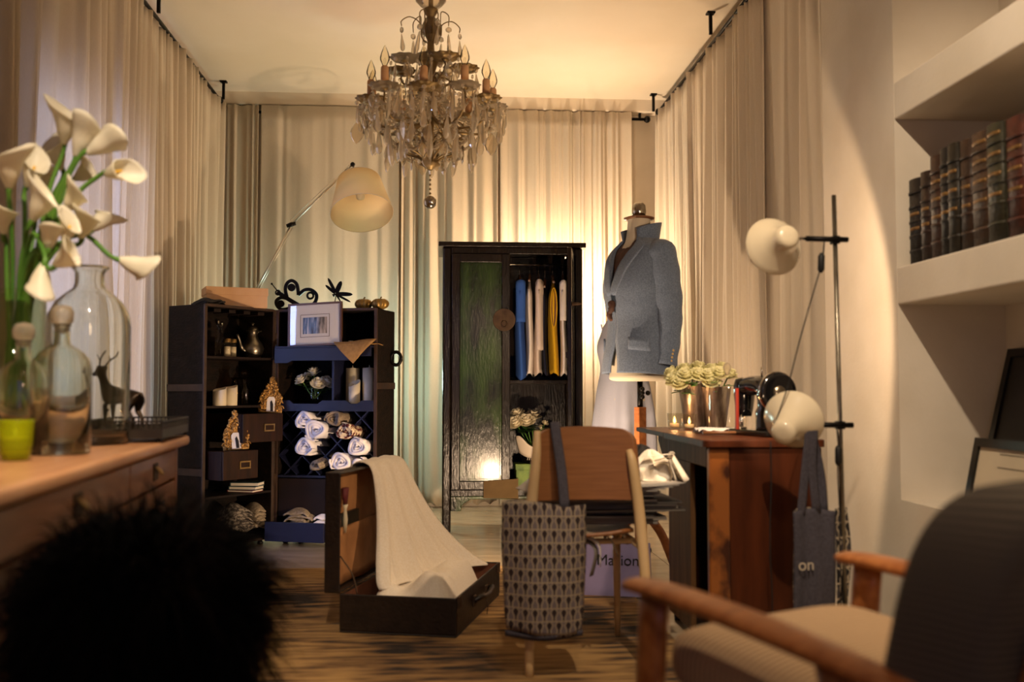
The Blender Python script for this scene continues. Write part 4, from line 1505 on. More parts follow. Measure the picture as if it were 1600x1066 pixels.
# ================================================================== tailor's mannequin with jacket
M('jacket_tweed', '#4d5b72', 0.9, col2='#65738a', nscale=160, bump=0.35, bscale=260, sheen=0.15)
M('jacket_lining', '#2a2f3c', 0.7)
M('scarf_brown', '#3b2620', 0.85, col2='#5a3d30', nscale=20, bump=0.3)
M('form_linen', '#bfb5a2', 0.85, bump=0.15, nscale=120)
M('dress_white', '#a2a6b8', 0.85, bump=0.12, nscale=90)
M('button_tan', '#b59a6a', 0.4)

MQ = at(1000, 600, 4.95)
man = thing('dress_form', 'linen dress form on a wooden post wearing the jacket', 'mannequin', (MQ.x, 4.95, 0), R(-68))


def loft(m, secs, n=36, a0=0.0, a1=2 * PI, per=10, closed=True, mod=None):
    """secs: (z, cx, cy, rx, ry) from top to bottom; angle measured from the front (-y)."""
    zs = spline([(s[0], s[1], s[2]) for s in secs], (len(secs) - 1) * per)
    rs = spline([(s[3], s[4], 0) for s in secs], (len(secs) - 1) * per)
    N = len(zs) - 1

    def fn(u, v):
        k = min(int(round(v * N)), N)
        z, cx, cy = zs[k]
        rx, ry, _ = rs[k]
        lo = a0(v) if callable(a0) else a0
        hi = a1(v) if callable(a1) else a1
        a = lo + (hi - lo) * u
        s_, c_ = math.sin(a), -math.cos(a)
        e = 0.86
        p = Vector((cx + rx * math.copysign(abs(s_) ** e, s_), cy + ry * math.copysign(abs(c_) ** e, c_), z))
        if mod:
            p = mod(p, a, v)
        return p
    m.grid(fn, n, N, closed=closed)
    return fn


ZS = 1.665    # shoulder top
# bust under the jacket
m = MB()
loft(m, [(1.79, 0, 0.0, 0.052, 0.055), (1.72, 0, 0.0, 0.056, 0.06), (1.665, 0, 0.0, 0.075, 0.07), (1.63, 0, 0, 0.15, 0.085), (1.55, 0, -0.01, 0.165, 0.11), (1.42, 0, -0.02, 0.16, 0.125), (1.25, 0, 0, 0.13, 0.10), (1.10, 0, 0, 0.165, 0.125), (1.02, 0, 0, 0.175, 0.13), (0.975, 0, 0, 0.168, 0.125), (0.968, 0, 0, 0.05, 0.04)])
m.build('bust', 'form_linen', man)
m = MB(); m.lathe([(0.001, 1.787), (0.075, 1.787), (0.078, 1.795), (0.05, 1.803), (0.001, 1.803)], 24)
m.build('neck_plate', 'hanger_wood', man)
m = MB(); m.lathe([(0.001, 1.80), (0.034, 1.803), (0.037, 1.83), (0.033, 1.86), (0.022, 1.872), (0.001, 1.875)], 20)
m.build('neck_cap', 'silver', man)
MB().cyl((0, 0, 0.80), (0, 0, 0.97), 0.014, n=12).build('inner_pole', 'black_iron', man)
m = MB(); m.tube([(0, 0, 0.91), (0.045, -0.01, 0.91)], 0.008, 8)
for k in range(3):
    a = 2 * PI * k / 3
    m.ball((0.055, -0.012 + 0.022 * math.cos(a), 0.91 + 0.022 * math.sin(a)), 0.013, 8, 6)
m.build('wing_screw', 'black_iron', man)
MB().box((0, 0, 0.44), (0.046, 0.046, 0.80)).build('post', 'teak', man, bevel=0.004)
for k in range(3):
    a = 2 * PI * k / 3 + 0.4
    c, s = math.cos(a), math.sin(a)
    m = MB(); m.tube(spline([(0.02 * c, 0.02 * s, 0.32), (0.12 * c, 0.12 * s, 0.22), (0.20 * c, 0.20 * s, 0.06), (0.24 * c, 0.24 * s, 0.012)], 10), [0.022] * 9 + [0.012, 0.012], 8)
    m.build('foot', 'teak', man)

# ---- jacket: body, lapels, collar, sleeves, pockets, buttons
jac = thing('tweed_jacket', 'blue-grey tweed blazer with raised collar on the dress form', 'jacket', (MQ.x, 4.95, 0), R(-68))
JS = [(1.685, 0, 0.012, 0.082, 0.072), (1.66, 0, 0.008, 0.135, 0.085), (1.625, 0, 0.0, 0.185, 0.098), (1.56, 0, -0.008, 0.200, 0.122), (1.45, 0, -0.015, 0.200, 0.142), (1.36, 0, -0.012, 0.188, 0.138),
      (1.27, 0, -0.006, 0.182, 0.130), (1.16, 0, -0.004, 0.196, 0.140), (1.08, 0, -0.004, 0.208, 0.150), (1.00, 0, -0.004, 0.214, 0.156)]


def vopen(v):
    if v < 0.50:
        return 0.64 * (1 - smoothstep(0.0, 0.52, v)) - 0.02
    return -0.02 + 0.14 * smoothstep(0.70, 1.0, v)


m = MB()
jf = loft(m, JS, 60, lambda v: vopen(v), lambda v: 2 * PI - vopen(v), 8, closed=False,
          mod=lambda p, a, v: p + Vector((0.005 * math.sin(6 * a + 8 * v), 0.004 * math.cos(5 * a + 7 * v), 0.01 * math.cos(a) * smoothstep(.8, 1, v))) * smoothstep(0.3, 1, v))
m.build('body', 'jacket_tweed', jac, solid=0.008, fix=False)
m = MB()
loft(m, [(z, cx, cy, rx - 0.012, ry - 0.012) for z, cx, cy, rx, ry in JS[:7]], 30, -0.9, 0.9, 8, closed=False)
m.build('scarf', 'scarf_brown', jac, solid=0.004, fix=False)
m = MB()
m.tube(spline([(0.0, -0.165, 1.36), (0.012, -0.172, 1.33), (-0.01, -0.172, 1.30), (0.006, -0.17, 1.27)], 10), [0.018, 0.02, 0.018, 0.014, 0.018, 0.012, 0.014, 0.016, 0.012, 0.01, 0.008], 8)
m.build('scarf_knot', 'scarf_brown', jac)
for s in (-1, 1):
    m = MB()

    def lap(u, v, s=s):
        vv = 0.02 + v * 0.50
        wv = (0.10 + 0.34 * math.sin(PI * min((1 - v) * 0.75 + 0.05, 1))) * (1.0 if v > 0.12 else 0.75)
        a = vopen(vv) + wv * u
        uu = (a - vopen(vv)) / (2 * PI - 2 * vopen(vv))
        uu = uu if s > 0 else 1 - uu
        p = jf(uu, vv)
        c = Vector((0, 0, p.z))
        o = (p - c).normalized()
        return p + o * (0.009 + 0.010 * u * (1 - v))
    m.grid(lap, 6, 16)
    m.build('lapel', 'jacket_tweed', jac, solid=0.006, fix=False)
# raised collar
m = MB()


def coll(u, v):
    a = 0.75 + (2 * PI - 1.5) * u
    e = abs(u - 0.5) * 2
    r_ = 0.088 + 0.016 * v
    z = 1.672 + 0.105 * v * (1 - 0.15 * e) - 0.03 * e ** 2
    return Vector((r_ * math.sin(a), 0.012 - (r_ - 0.004) * math.cos(a), z))


m.grid(coll, 30, 5)
m.build('collar', 'jacket_tweed', jac, solid=0.008, fix=False)
for s in (-1, 1):
    m = MB()
    path = spline([(s * 0.13, 0.0, 1.64), (s * 0.178, 0.01, 1.605), (s * 0.198, 0.025, 1.47), (s * 0.202, 0.042, 1.32), (s * 0.206, 0.036, 1.18), (s * 0.210, 0.015, 1.045)], 30)
    rr = [0.035 + 0.037 * smoothstep(0, 6, k) - 0.022 * smoothstep(8, 30, k) + 0.0025 * math.sin(k * 1.3) for k in range(31)]
    m.tube(path, rr, 20, caps=False, flat=0.72, up=(1, 0, 0))
    sl = m.build('sleeve', 'jacket_tweed', jac, solid=0.006, fix=False)
    for k in range(4):
        b = MB(); b.ball((s * 0.247, 0.018 + 0.004 * k, 1.065 + 0.017 * k), 0.0065, 8, 6, (0.5, 1, 1))
        b.build('cuff_button', 'button_tan', sl)
    # pocket flap
    m = MB()

    def flap(u, v, s=s):
        a = s * (0.55 + 0.62 * u)
        z = 1.185 - 0.062 * v - 0.012 * u
        return Vector((0.212 * math.sin(a), -0.004 - 0.158 * math.cos(a), z))
    m.grid(flap, 8, 3)
    m.build('pocket_flap', 'jacket_tweed', jac, solid=0.010, fix=False)

# ================================================================== white dress on a second form
DQ = at(973, 600, 5.75)
d2f = thing('bare_dress_form', 'dress form with a brown neck cap under the white dress', 'mannequin', (DQ.x, 5.75, 0), R(-60))
m = MB()
loft(m, [(1.40, 0, 0.0, 0.05, 0.052), (1.36, 0, 0, 0.052, 0.055), (1.31, 0, 0, 0.07, 0.065), (1.285, 0, 0, 0.13, 0.08), (1.2, 0, -0.01, 0.15, 0.105), (1.08, 0, 0, 0.13, 0.10), (0.95, 0, 0, 0.14, 0.11), (0.85, 0, 0, 0.15, 0.12), (0.845, 0, 0, 0.03, 0.03)])
m.build('bust', 'form_linen', d2f)
m = MB(); m.lathe([(0.001, 1.395), (0.072, 1.395), (0.070, 1.415), (0.055, 1.445), (0.03, 1.465), (0.001, 1.472)], 22)
m.build('neck_cap', 'hanger_wood', d2f)
MB().cyl((0, 0, 0.03), (0, 0, 0.86), 0.014, n=12).build('pole', 'black_iron', d2f)
MB().lathe([(0.001, 0), (0.16, 0), (0.16, 0.012), (0.03, 0.03), (0.014, 0.04)], 24).build('base', 'black_iron', d2f)
for s in (-1, 1):
    m = MB(); m.tube([(s * 0.13, 0, 1.18), (s * 0.175, 0, 1.18)], [0.045, 0.042], 16)
    m.build('arm_cap', 'hanger_wood', d2f)
drs = thing('white_dress', 'sleeveless white dress on the form behind the jacket', 'dress', (DQ.x, 5.75, 0), R(-60))
m = MB()


def dmod(p, a, v):
    f = smoothstep(0.35, 1, v)
    k = 1 + f * (0.14 * math.sin(5 * a + 1.0 + 3 * v) + 0.07 * math.sin(9 * a + 2 - 2 * v))
    return Vector((p.x * k, p.y * k, p.z + 0.012 * math.sin(4 * a) * (v > 0.97)))


loft(m, [(1.345, 0, 0, 0.075, 0.072), (1.30, 0, 0, 0.125, 0.085), (1.25, 0, -0.005, 0.138, 0.100), (1.17, 0, -0.012, 0.150, 0.118), (1.05, 0, 0, 0.142, 0.112), (0.92, 0, 0, 0.158, 0.13), (0.75, 0, 0, 0.175, 0.145), (0.55, 0, 0, 0.178, 0.150), (0.35, 0, 0, 0.182, 0.155)], 64, per=6, mod=dmod)
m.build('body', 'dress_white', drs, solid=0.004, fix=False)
for s in (-1, 1):
    m = MB()
    m.tube([(s * 0.134, -0.045 + 0.10 * k / 16 - 0.005, 1.315 - 0.14 * math.sin(PI * k / 16)) for k in range(17)], 0.004, 6)
    m.build('armhole_binding', 'dress_white', drs)
m = MB()
m.tube([(0.077 * math.sin(2 * PI * k / 24), -0.074 * math.cos(2 * PI * k / 24), 1.345) for k in range(25)], 0.004, 6, caps=False)
m.build('neckline', 'dress_white', drs)

# ================================================================== open suitcase
M('case_leather', '#17100c', 0.42, col2='#241912', nscale=25, bump=0.25, bscale=70)
M('case_lining', '#9a6b42', 0.75, col2='#b07e50', nscale=12, bump=0.1)
M('case_inner', '#5a3320', 0.7, col2='#6d4029', nscale=12, bump=0.1)
SCX, SCY, SW, SL, SH = -0.382, 3.836, 0.455, 0.79, 0.145
ST = frame_mat((SCX, SCY, 0.0125), R(-15))
case_t = thing('open_suitcase', 'old dark leather suitcase standing open on the rug', 'suitcase', (SCX, SCY, 0.0125), R(-15))
wl = 0.008
m = MB()
m.bx(0, SW, 0, SL, 0, wl)
m.bx(0, SW, 0, wl, wl, SH); m.bx(0, SW, SL - wl, SL, wl, SH); m.bx(0, wl, wl, SL - wl, wl, SH); m.bx(SW - wl, SW, wl, SL - wl, wl, SH)
m.build('base_tray', 'case_leather', case_t, bevel=0.006)
m = MB()
m.bx(wl, SW - wl, wl, SL - wl, wl, wl + 0.003); m.bx(wl, SW - wl, SL - wl - 0.003, SL - wl, wl, SH - 0.006); m.bx(SW - wl - 0.003, SW - wl, wl, SL - wl, wl, SH - 0.006)
m.bx(wl, wl + 0.003, wl, SL - wl, wl, SH - 0.006); m.bx(wl, SW - wl, wl, wl + 0.003, wl, SH - 0.006)
m.build('base_lining', 'case_inner', case_t)
# lid: stands upright along the x = 0 edge, hollow towards +x
ld = 0.062
m = MB()
m.bx(-ld, -ld + wl, 0, SL, SH, SH + SW)
m.bx(-ld, 0.0, 0, wl, SH, SH + SW); m.bx(-ld, 0.0, SL - wl, SL, SH, SH + SW)
m.bx(-ld, 0.0, wl, SL - wl, SH + SW - wl, SH + SW); m.bx(-ld, 0.0, wl, SL - wl, SH, SH + wl)
lid = m.build('lid', 'case_leather', case_t, bevel=0.005)
MB().bx(-ld + wl, -ld + wl + 0.004, wl, SL - wl, SH + wl, SH + SW - wl).build('lid_lining', 'case_lining', lid)
m = MB()


def pocket(u, v):
    y = 0.02 + (SL - 0.04) * u
    return Vector((-ld + 0.018 + 0.022 * math.sin(PI * u) * (1 - 0.4 * v) + 0.005 * math.sin(20 * u), y, SH + 0.015 + 0.22 * v))


m.grid(pocket, 30, 6)
m.build('lid_pocket', 'case_lining', lid, solid=0.003, fix=False)
MB().bx(-ld + 0.014, -ld + 0.030, 0.03, 0.30, SH + 0.235, SH + 0.285).build('elastic_band', 'black_iron', lid)
for y in (0.015, SL - 0.055):
    MB().bx(SW - 0.002, SW + 0.006, y, y + 0.04, SH - 0.04, SH + 0.002).build('corner_clasp', 'brass_dark', case_t, bevel=0.001)
m = MB()
m.tube(spline([(SW + 0.004, 0.27, SH - 0.065), (SW + 0.03, 0.29, SH - 0.05), (SW + 0.034, 0.36, SH - 0.06), (SW + 0.034, 0.42, SH - 0.06), (SW + 0.03, 0.49, SH - 0.05), (SW + 0.004, 0.51, SH - 0.065)], 20), 0.011, 8)
m.build('handle', 'case_leather', case_t)
for y in (0.28, 0.50):
    MB().bx(SW, SW + 0.008, y - 0.02, y + 0.02, SH - 0.085, SH - 0.045).build('handle_mount', 'brass_dark', case_t, bevel=0.001)
m = MB(); m.tube(spline([(SW + 0.03, 0.34, SH - 0.04), (SW + 0.045, 0.33, SH - 0.09), (SW + 0.04, 0.345, SH - 0.13)], 8), 0.0015, 5)
m.build('luggage_string', 'strap_leather', case_t)
for y in (0.06, SL - 0.06):
    m = MB(); m.tube(spline([(-0.02, y, SH + 0.13), (0.03, y, SH + 0.06), (0.05, y, SH - 0.02)], 8), 0.003, 6)
    m.build('lid_stay', 'brass_dark', case_t)
# brushes tucked in the band
for lab, y, col, w_ in (('shaving brush with a red-brown head tucked in the suitcase lid', 0.13, 'book_red', 0.05), ('dark brush tucked in the suitcase lid beside the red one', 0.055, 'case_inner', 0.026)):
    t = thing('brush', lab, 'brush', ST @ Vector((-ld + 0.034, y, SH + 0.26)), R(-15), group='brushes in the suitcase lid')
    m = MB(); m.tube([(0, 0, -0.05), (0, 0, 0.0), (0, 0, 0.04), (0, 0, 0.06)], [0.006, 0.011, 0.006, 0.012], 10)
    m.build('brush_handle', 'wax' if w_ > 0.04 else 'hanger_wood', t)
    m = MB()
    m.tube([(0, 0, 0.06), (0, 0, 0.09), (0, 0, 0.125)], [w_ * .28, w_ * .42, w_ * .5], 12, flat=0.5)
    m.build('bristles', col, t)

# cream cloth over the lid and into the case
t = thing('cream_throw', 'cream gauze throw draped over the lid into the suitcase', 'throw', (SCX, SCY, 0.0125), R(-15))
zl_ = SH + SW
prof = spline([(-ld - 0.012, 0, zl_ - 0.12), (-ld - 0.012, 0, zl_ - 0.01), (-0.03, 0, zl_ + 0.020), (0.018, 0, zl_ - 0.006), (0.050, 0, zl_ - 0.12), (0.085, 0, zl_ - 0.24), (0.13, 0, zl_ - 0.34), (0.19, 0, zl_ - 0.42), (0.25, 0, SH - 0.01)], 48)
rnd = random.Random(5)
fph = [rnd.uniform(0, 6) for _ in range(6)]


def thr(u, v):
    k = v * 48
    i = min(int(k), 47)
    f = k - i
    p = prof[i] * (1 - f) + prof[i + 1] * f
    dn = smoothstep(0.35, 1.0, v)
    y0 = 0.30 - 0.17 * dn
    y1 = 0.72 + 0.035 * dn
    y = y0 + (y1 - y0) * u
    fd = (abs(math.sin(PI * 3.2 * u + fph[0] + 0.4 * v)) ** 0.7 * 1.6 - 0.8 + 0.5 * math.sin(2 * PI * 6.3 * u + fph[1] + 1.5 * v)) * (0.008 + 0.026 * smoothstep(0.2, 0.8, v))
    x = p.x * (1 - dn * 0.62 * (1 - u)) + fd * (0.4 if v < 0.3 else 1.0) + 0.12 * dn * u
    x = max(x, 0.022) if v > 0.40 else x
    x = min(x, SW - 0.05)
    return Vector((x, y + 0.012 * math.sin(9 * v + fph[2]) * dn, p.z + (0.004 * math.sin(2 * PI * 3 * u + fph[3]) if v < 0.35 else 0)))


m = MB(); m.grid(thr, 54, 60)
m.build('hanging_length', 'cream_cloth', t, solid=0.003, fix=False)
m = MB()


def heap(u, v):
    x = 0.03 + (SW - 0.05) * u
    y = 0.05 + (SL - 0.10) * v
    e = min(u, 1 - u, 0.25) / 0.25
    g = min(v, 1 - v, 0.22) / 0.22
    b = smoothstep(0, 1, e) * smoothstep(0, 1, g)
    z = 0.02 + b * (0.108 + 0.020 * math.sin(9 * u + 2 * math.sin(4 * v)) + 0.018 * math.sin(10 * v + 1.6 * math.sin(3 * u + 1)) + 0.026 + 0.007 * math.sin(19 * u + 13 * v) + 0.005 * math.sin(31 * v - 18 * u))
    z -= 0.05 * b * smoothstep(0.75, 0.3, v) * smoothstep(0.5, 0.9, u) * 0
    return Vector((x, y, z + 0.012))


m.grid(heap, 48, 64)
m.build('heaped_length', 'cream_cloth', t, solid=0.003, fix=False)

# ================================================================== plywood chair with cream legs, seen from behind
M('cream_lacquer', '#c9a877', 0.4, col2='#d2b283', nscale=6)
CX, CY = 0.476, 3.27
ch = thing('plywood_chair', 'plywood chair with tapered cream legs, seen from behind', 'chair', (CX, CY, 0))
BZ0, BZ1 = at(900, 783, CY).z, at(900, 667, CY).z


def back_pt(x, z):
    return 0.03 - 0.16 * x * x * 3 + 0.14 * (BZ1 - z) * 0.5


pts = []
hw0, hw1 = 0.188, 0.172
out = []
for k in range(9):
    a = PI / 2 * k / 8
    out.append((hw1 - 0.045 + 0.045 * math.cos(a), BZ1 - 0.022 - 0.045 + 0.045 * math.sin(a)))
top = [(x, BZ1 - 0.022 * (x / 0.13) ** 2) for x in [0.10 - 0.2 * k / 10 for k in range(11)]]
bot = []
for k in range(7):
    a = -PI / 2 * k / 6
    bot.append((hw0 - 0.03 + 0.03 * math.cos(a), BZ0 + 0.03 + 0.03 * math.sin(a)))
right = bot[::-1] + out
outline = right + top + [(-x, z) for x, z in out[::-1]] + [(-x, z) for x, z in bot]
# curved panel built as a grid trimmed to the rounded outline
m = MB()


def half_width(z):
    if z > BZ1 - 0.046:
        f = (z - (BZ1 - 0.046)) / 0.046
        return 0.172 - 0.046 * (1 - math.sqrt(max(1 - f * f, 0.0))) - 0.006 * f
    if z < BZ0 + 0.03:
        f = (BZ0 + 0.03 - z) / 0.03
        return 0.188 - 0.03 * (1 - math.sqrt(max(1 - f * f, 0.0)))
    f = (z - BZ0) / (BZ1 - BZ0)
    return 0.188 - 0.020 * f


def bk(u, v):
    q = v
    z = BZ0 + (BZ1 - BZ0) * (0.5 - 0.5 * math.cos(PI * q))
    w_ = half_width(z)
    x = (u - 0.5) * 2 * w_
    zz = z - 0.010 * (x / 0.14) ** 2 * smoothstep(0.6, 1.0, v)
    return Vector((x, 0.035 - 0.9 * x * x + 0.05 * (z - BZ0), zz))


m.grid(bk, 24, 26)
m.build('backrest', 'plywood', ch, solid=0.012, fix=False)
ZSEAT = 0.445
m = MB()


def seat(u, v):
    y = 0.03 + 0.42 * v
    w_ = 0.175 + 0.03 * v - 0.04 * (abs(2 * v - 1)) ** 6
    return Vector(((u - 0.5) * 2 * w_, y, ZSEAT + 0.015 * (2 * u - 1) ** 2 - 0.02 * math.sin(PI * v * 0.9)))


m.grid(seat, 16, 16)
m.build('seat', 'plywood', ch, solid=0.013, fix=False)
for pth in ([(-0.193, -0.055, 0.0), (-0.190, -0.03, 0.30), (-0.182, -0.005, 0.52), (-0.166, -0.005, 0.70), (-0.160, 0.012, at(846, 674, CY).z)],
            [(0.198, -0.055, 0.0), (0.190, -0.03, 0.30), (0.176, -0.005, 0.52), (0.155, -0.005, 0.68), (0.146, 0.012, at(985, 704, CY).z)]):
    m = MB(); m.tube(spline(pth, 24), [0.011 + 0.008 * math.sin(PI * min(k / 24 * 0.9 + 0.1, 1)) for k in range(25)], 12)
    o = m.build('rear_leg', 'cream_lacquer', ch)
for s in (-1, 1):
    m = MB(); m.tube([(s * 0.17, 0.40, ZSEAT - 0.012), (s * 0.182, 0.45, 0.0)], [0.016, 0.010], 12)
    m.build('front_leg', 'cream_lacquer', ch)
    m = MB(); m.tube([(s * 0.18, 0.0, ZSEAT - 0.035), (s * 0.172, 0.40, ZSEAT - 0.03)], 0.011, 10)
    m.build('seat_rail', 'cream_lacquer', ch)
MB().tube([(-0.18, 0.10, ZSEAT - 0.03), (0.18, 0.10, ZSEAT - 0.03)], 0.010, 10).build('cross_rail', 'cream_lacquer', ch)

# ---- magazines and papers piled on the seat
M('mag_dark', '#2c2926', 0.5, col2='#3a3531', nscale=6)
M('mag_grey', '#6f6860', 0.55, col2='#7d766c', nscale=6)
M('paper_white', '#b3aca2', 0.8, bump=0.05, nscale=20)
rnd = random.Random(12)
z = ZSEAT + 0.022
ORD = ['lowest', 'second from the bottom', 'third from the bottom', 'fourth from the bottom', 'fifth from the bottom', 'sixth from the bottom', 'sixth from the top', 'fifth from the top', 'fourth from the top', 'third from the top', 'second from the top', 'topmost']
for k in range(12):
    th = rnd.choice((0.006, 0.008, 0.010, 0.012))
    mat_ = rnd.choice(('mag_dark', 'mag_dark', 'mag_grey'))
    x = CX + 0.06 + rnd.uniform(-0.03, 0.03) + (0.05 if 3 < k < 8 else 0)
    y = CY + 0.26 + rnd.uniform(-0.02, 0.02)
    w_, d_ = rnd.uniform(0.40, 0.46), rnd.uniform(0.27, 0.31)
    t = thing('magazine', 'dark magazine on the plywood chair, %s of the pile' % ORD[k], 'magazine', (x, y, z), R(rnd.uniform(-7, 7)), group='magazines piled on the chair')
    m = MB(); m.bx(-w_ / 2, w_ / 2, -d_ / 2, d_ / 2, 0, 0.0012); m.bx(-w_ / 2, w_ / 2, -d_ / 2, d_ / 2, th - 0.0012, th); m.bx(-w_ / 2, -w_ / 2 + 0.0015, -d_ / 2, d_ / 2, 0.0012, th - 0.0012)
    m.build('cover', mat_, t)
    MB().bx(-w_ / 2 + 0.002, w_ / 2 - 0.003, -d_ / 2 + 0.002, d_ / 2 - 0.002, 0.0012, th - 0.0012).build('pages', 'mag_grey', t)
    z += th + 0.0008
ZP = z
for k in range(5):
    t = thing('loose_paper', 'white sheet fanned over the chair magazines, %s of five' % ('lowest', 'second lowest', 'middle one', 'second highest', 'topmost')[k], 'paper', (CX + 0.185 + 0.010 * k, CY + 0.25 - 0.004 * k, ZP + 0.004 * k), R(-12 + 7 * k), group='sheets on the magazine pile')
    m = MB()
    m.grid(lambda u, v, k=k: Vector(((u - 0.5) * 0.21, (v - 0.5) * 0.28, 0.002 + 0.012 * (k / 4) * (u - 0.2) ** 2)), 6, 4)
    m.build('sheet', 'paper_white', t, solid=0.0015, fix=False)
t = thing('folded_card', 'pale folded card tipped on the pile behind the chair back', 'card', (CX - 0.17, CY + 0.16, ZP + 0.004), R(15))
m = MB(); m.add([(-0.035, -0.05, 0), (0.05, -0.05, 0), (0.05, 0.05, 0), (-0.035, 0.05, 0), (0.04, -0.05, 0.05), (0.04, 0.05, 0.05)], [(0, 1, 2, 3), (0, 4, 5, 3)])
m.build('card_fold', 'paper_white', t, solid=0.002, fix=False)


def crumple(label, p, sx, sy, sz, mat, seed, name='crumpled_cloth', cat='cloth', group=None):
    rnd = random.Random(seed)
    ph = [rnd.uniform(0, 6) for _ in range(8)]
    t = thing(name, label, cat, p, group=group)
    m = MB()

    def fn(u, v):
        a = u * 2 * PI
        b = v * PI * 0.56
        r = 1 + 0.16 * math.sin(3 * a + ph[0] + 2 * b) + 0.10 * math.sin(7 * a + ph[1] - 3 * b) + 0.08 * math.sin(9 * b + ph[2] + 2 * a)
        return Vector((sx * r * math.sin(b) * math.cos(a), sy * r * math.sin(b) * math.sin(a), max(sz * math.cos(b) * (1 + 0.25 * math.sin(4 * a + ph[3])), 0)))
    m.grid(fn, 48, 22, closed=True)
    m.build('folds', mat, t, solid=0.003, fix=False)
    return t


pp = at(1032, 800, CY + 0.28)
t = crumple('heap of cream linen scraps on the papers beside the chair back', (pp.x - 0.03, CY + 0.30, ZP + 0.024), 0.065, 0.08, 0.085, 'cream_cloth', 3)
for k in range(4):
    m = MB()
    rnd = random.Random(k + 40)
    pts = spline([(rnd.uniform(-.05, .03), -0.06, 0.04 + 0.015 * k), (0.03 + 0.01 * k, -0.08, 0.065 + 0.01 * k), (0.055, -0.08, 0.02 * k + 0.03), (0.05 + 0.02 * k, -0.09, 0.0)], 14)
    m.tube(pts, 0.016, 6, flat=0.12, up=(0, 0, 1))
    m.build('ribbon', 'cream_cloth' if k % 2 else 'rope_linen', t)
crumple('small dark bundle tucked into the linen heap by the chair', (pp.x - 0.055, CY + 0.36, ZP + 0.09), 0.05, 0.04, 0.045, 'charcoal_cloth', 6)
# ribbons hanging from the pile
t = thing('fabric_ribbon', 'grey fabric ribbons trailing from the pile under the chair back', 'ribbon', (CX, CY + 0.08, 0), group=None)
for k, (a, b) in enumerate((((915, 832), (965, 868)), ((912, 838), (938, 884)), ((918, 845), (924, 900)))):
    p0 = at(a[0], a[1], CY + 0.08) - Vector((CX, CY + 0.08, 0)); p1 = at(b[0], b[1], CY + 0.08) - Vector((CX, CY + 0.08, 0))
    mid = (p0 + p1) / 2 + Vector((0.02, -0.02, 0.025))
    m = MB(); m.tube(spline([p0 + Vector((-0.04, 0.05, 0.01)), p0, mid, p1], 14), 0.014, 6, flat=0.15)
    m.build('strand', ('rope_linen', 'cream_cloth', 'mag_grey')[k], t)


# ---- patterned tote on the chair back
def teardrop_material(name, base, drop, line, sx, sz):
    """Rows of pointed drops printed in a pale net, laid in the cloth's own x/z plane."""
    m = bpy.data.materials.new(name)
    m.use_nodes = True
    nt = m.node_tree
    b = nt.nodes['Principled BSDF']
    b.inputs['Roughness'].default_value = 0.9
    tc = nt.nodes.new('ShaderNodeTexCoord')
    sp = nt.nodes.new('ShaderNodeSeparateXYZ')
    nt.links.new(tc.outputs['Object'], sp.inputs[0])

    def math_(op, a, b_=None, c=None):
        n = nt.nodes.new('ShaderNodeMath'); n.operation = op
        for i, v in enumerate((a, b_, c)):
            if v is None:
                continue
            if isinstance(v, (int, float)):
                n.inputs[i].default_value = v
            else:
                nt.links.new(v, n.inputs[i])
        return n.outputs[0]
    zz = math_('MULTIPLY', sp.outputs[2], 1.0 / sz)
    row = math_('FLOOR', zz)
    fz = math_('FRACT', zz)
    shift = math_('MULTIPLY', math_('FLOORED_MODULO', row, 2.0), 0.5)
    xx = math_('ADD', math_('MULTIPLY', sp.outputs[0], 1.0 / sx), shift)
    fx = math_('ABSOLUTE', math_('SUBTRACT', math_('FRACT', xx), 0.5))
    # half width of the drop: thin tail below, round head above
    up = math_('SUBTRACT', fz, 0.12)
    hwid = math_('MULTIPLY', math_('SINE', math_('MULTIPLY', math_('POWER', math_('MAXIMUM', up, 0.0), 2.0), PI * 1.28)), 0.25)
    hwid = math_('MAXIMUM', hwid, math_('MULTIPLY', math_('GREATER_THAN', fz, 0.10), 0.07))
    ins = math_('LESS_THAN', fx, hwid)
    ring = math_('MULTIPLY', math_('LESS_THAN', math_('ABSOLUTE', math_('SUBTRACT', fx, math_('ADD', hwid, 0.11))), 0.065), 1.0)
    rowl = math_('LESS_THAN', math_('ABSOLUTE', math_('SUBTRACT', fz, 0.05)), 0.05)
    net = math_('MAXIMUM', ring, rowl)
    m1 = nt.nodes.new('ShaderNodeMix'); m1.data_type = 'RGBA'
    m1.inputs[6].default_value = srgb(base); m1.inputs[7].default_value = srgb(line)
    nt.links.new(net, m1.inputs[0])
    m2 = nt.nodes.new('ShaderNodeMix'); m2.data_type = 'RGBA'
    nt.links.new(m1.outputs[2], m2.inputs[6]); m2.inputs[7].default_value = srgb(drop)
    nt.links.new(ins, m2.inputs[0])
    nt.links.new(m2.outputs[2], b.inputs['Base Color'])
    MATS[name] = m


teardrop_material('drop_print', '#6a5f60', '#2a1c1a', '#9c8c72', 0.0300, 0.041)
M('slate_canvas', '#3b373e', 0.9, col2='#46424a', nscale=120, bump=0.2)


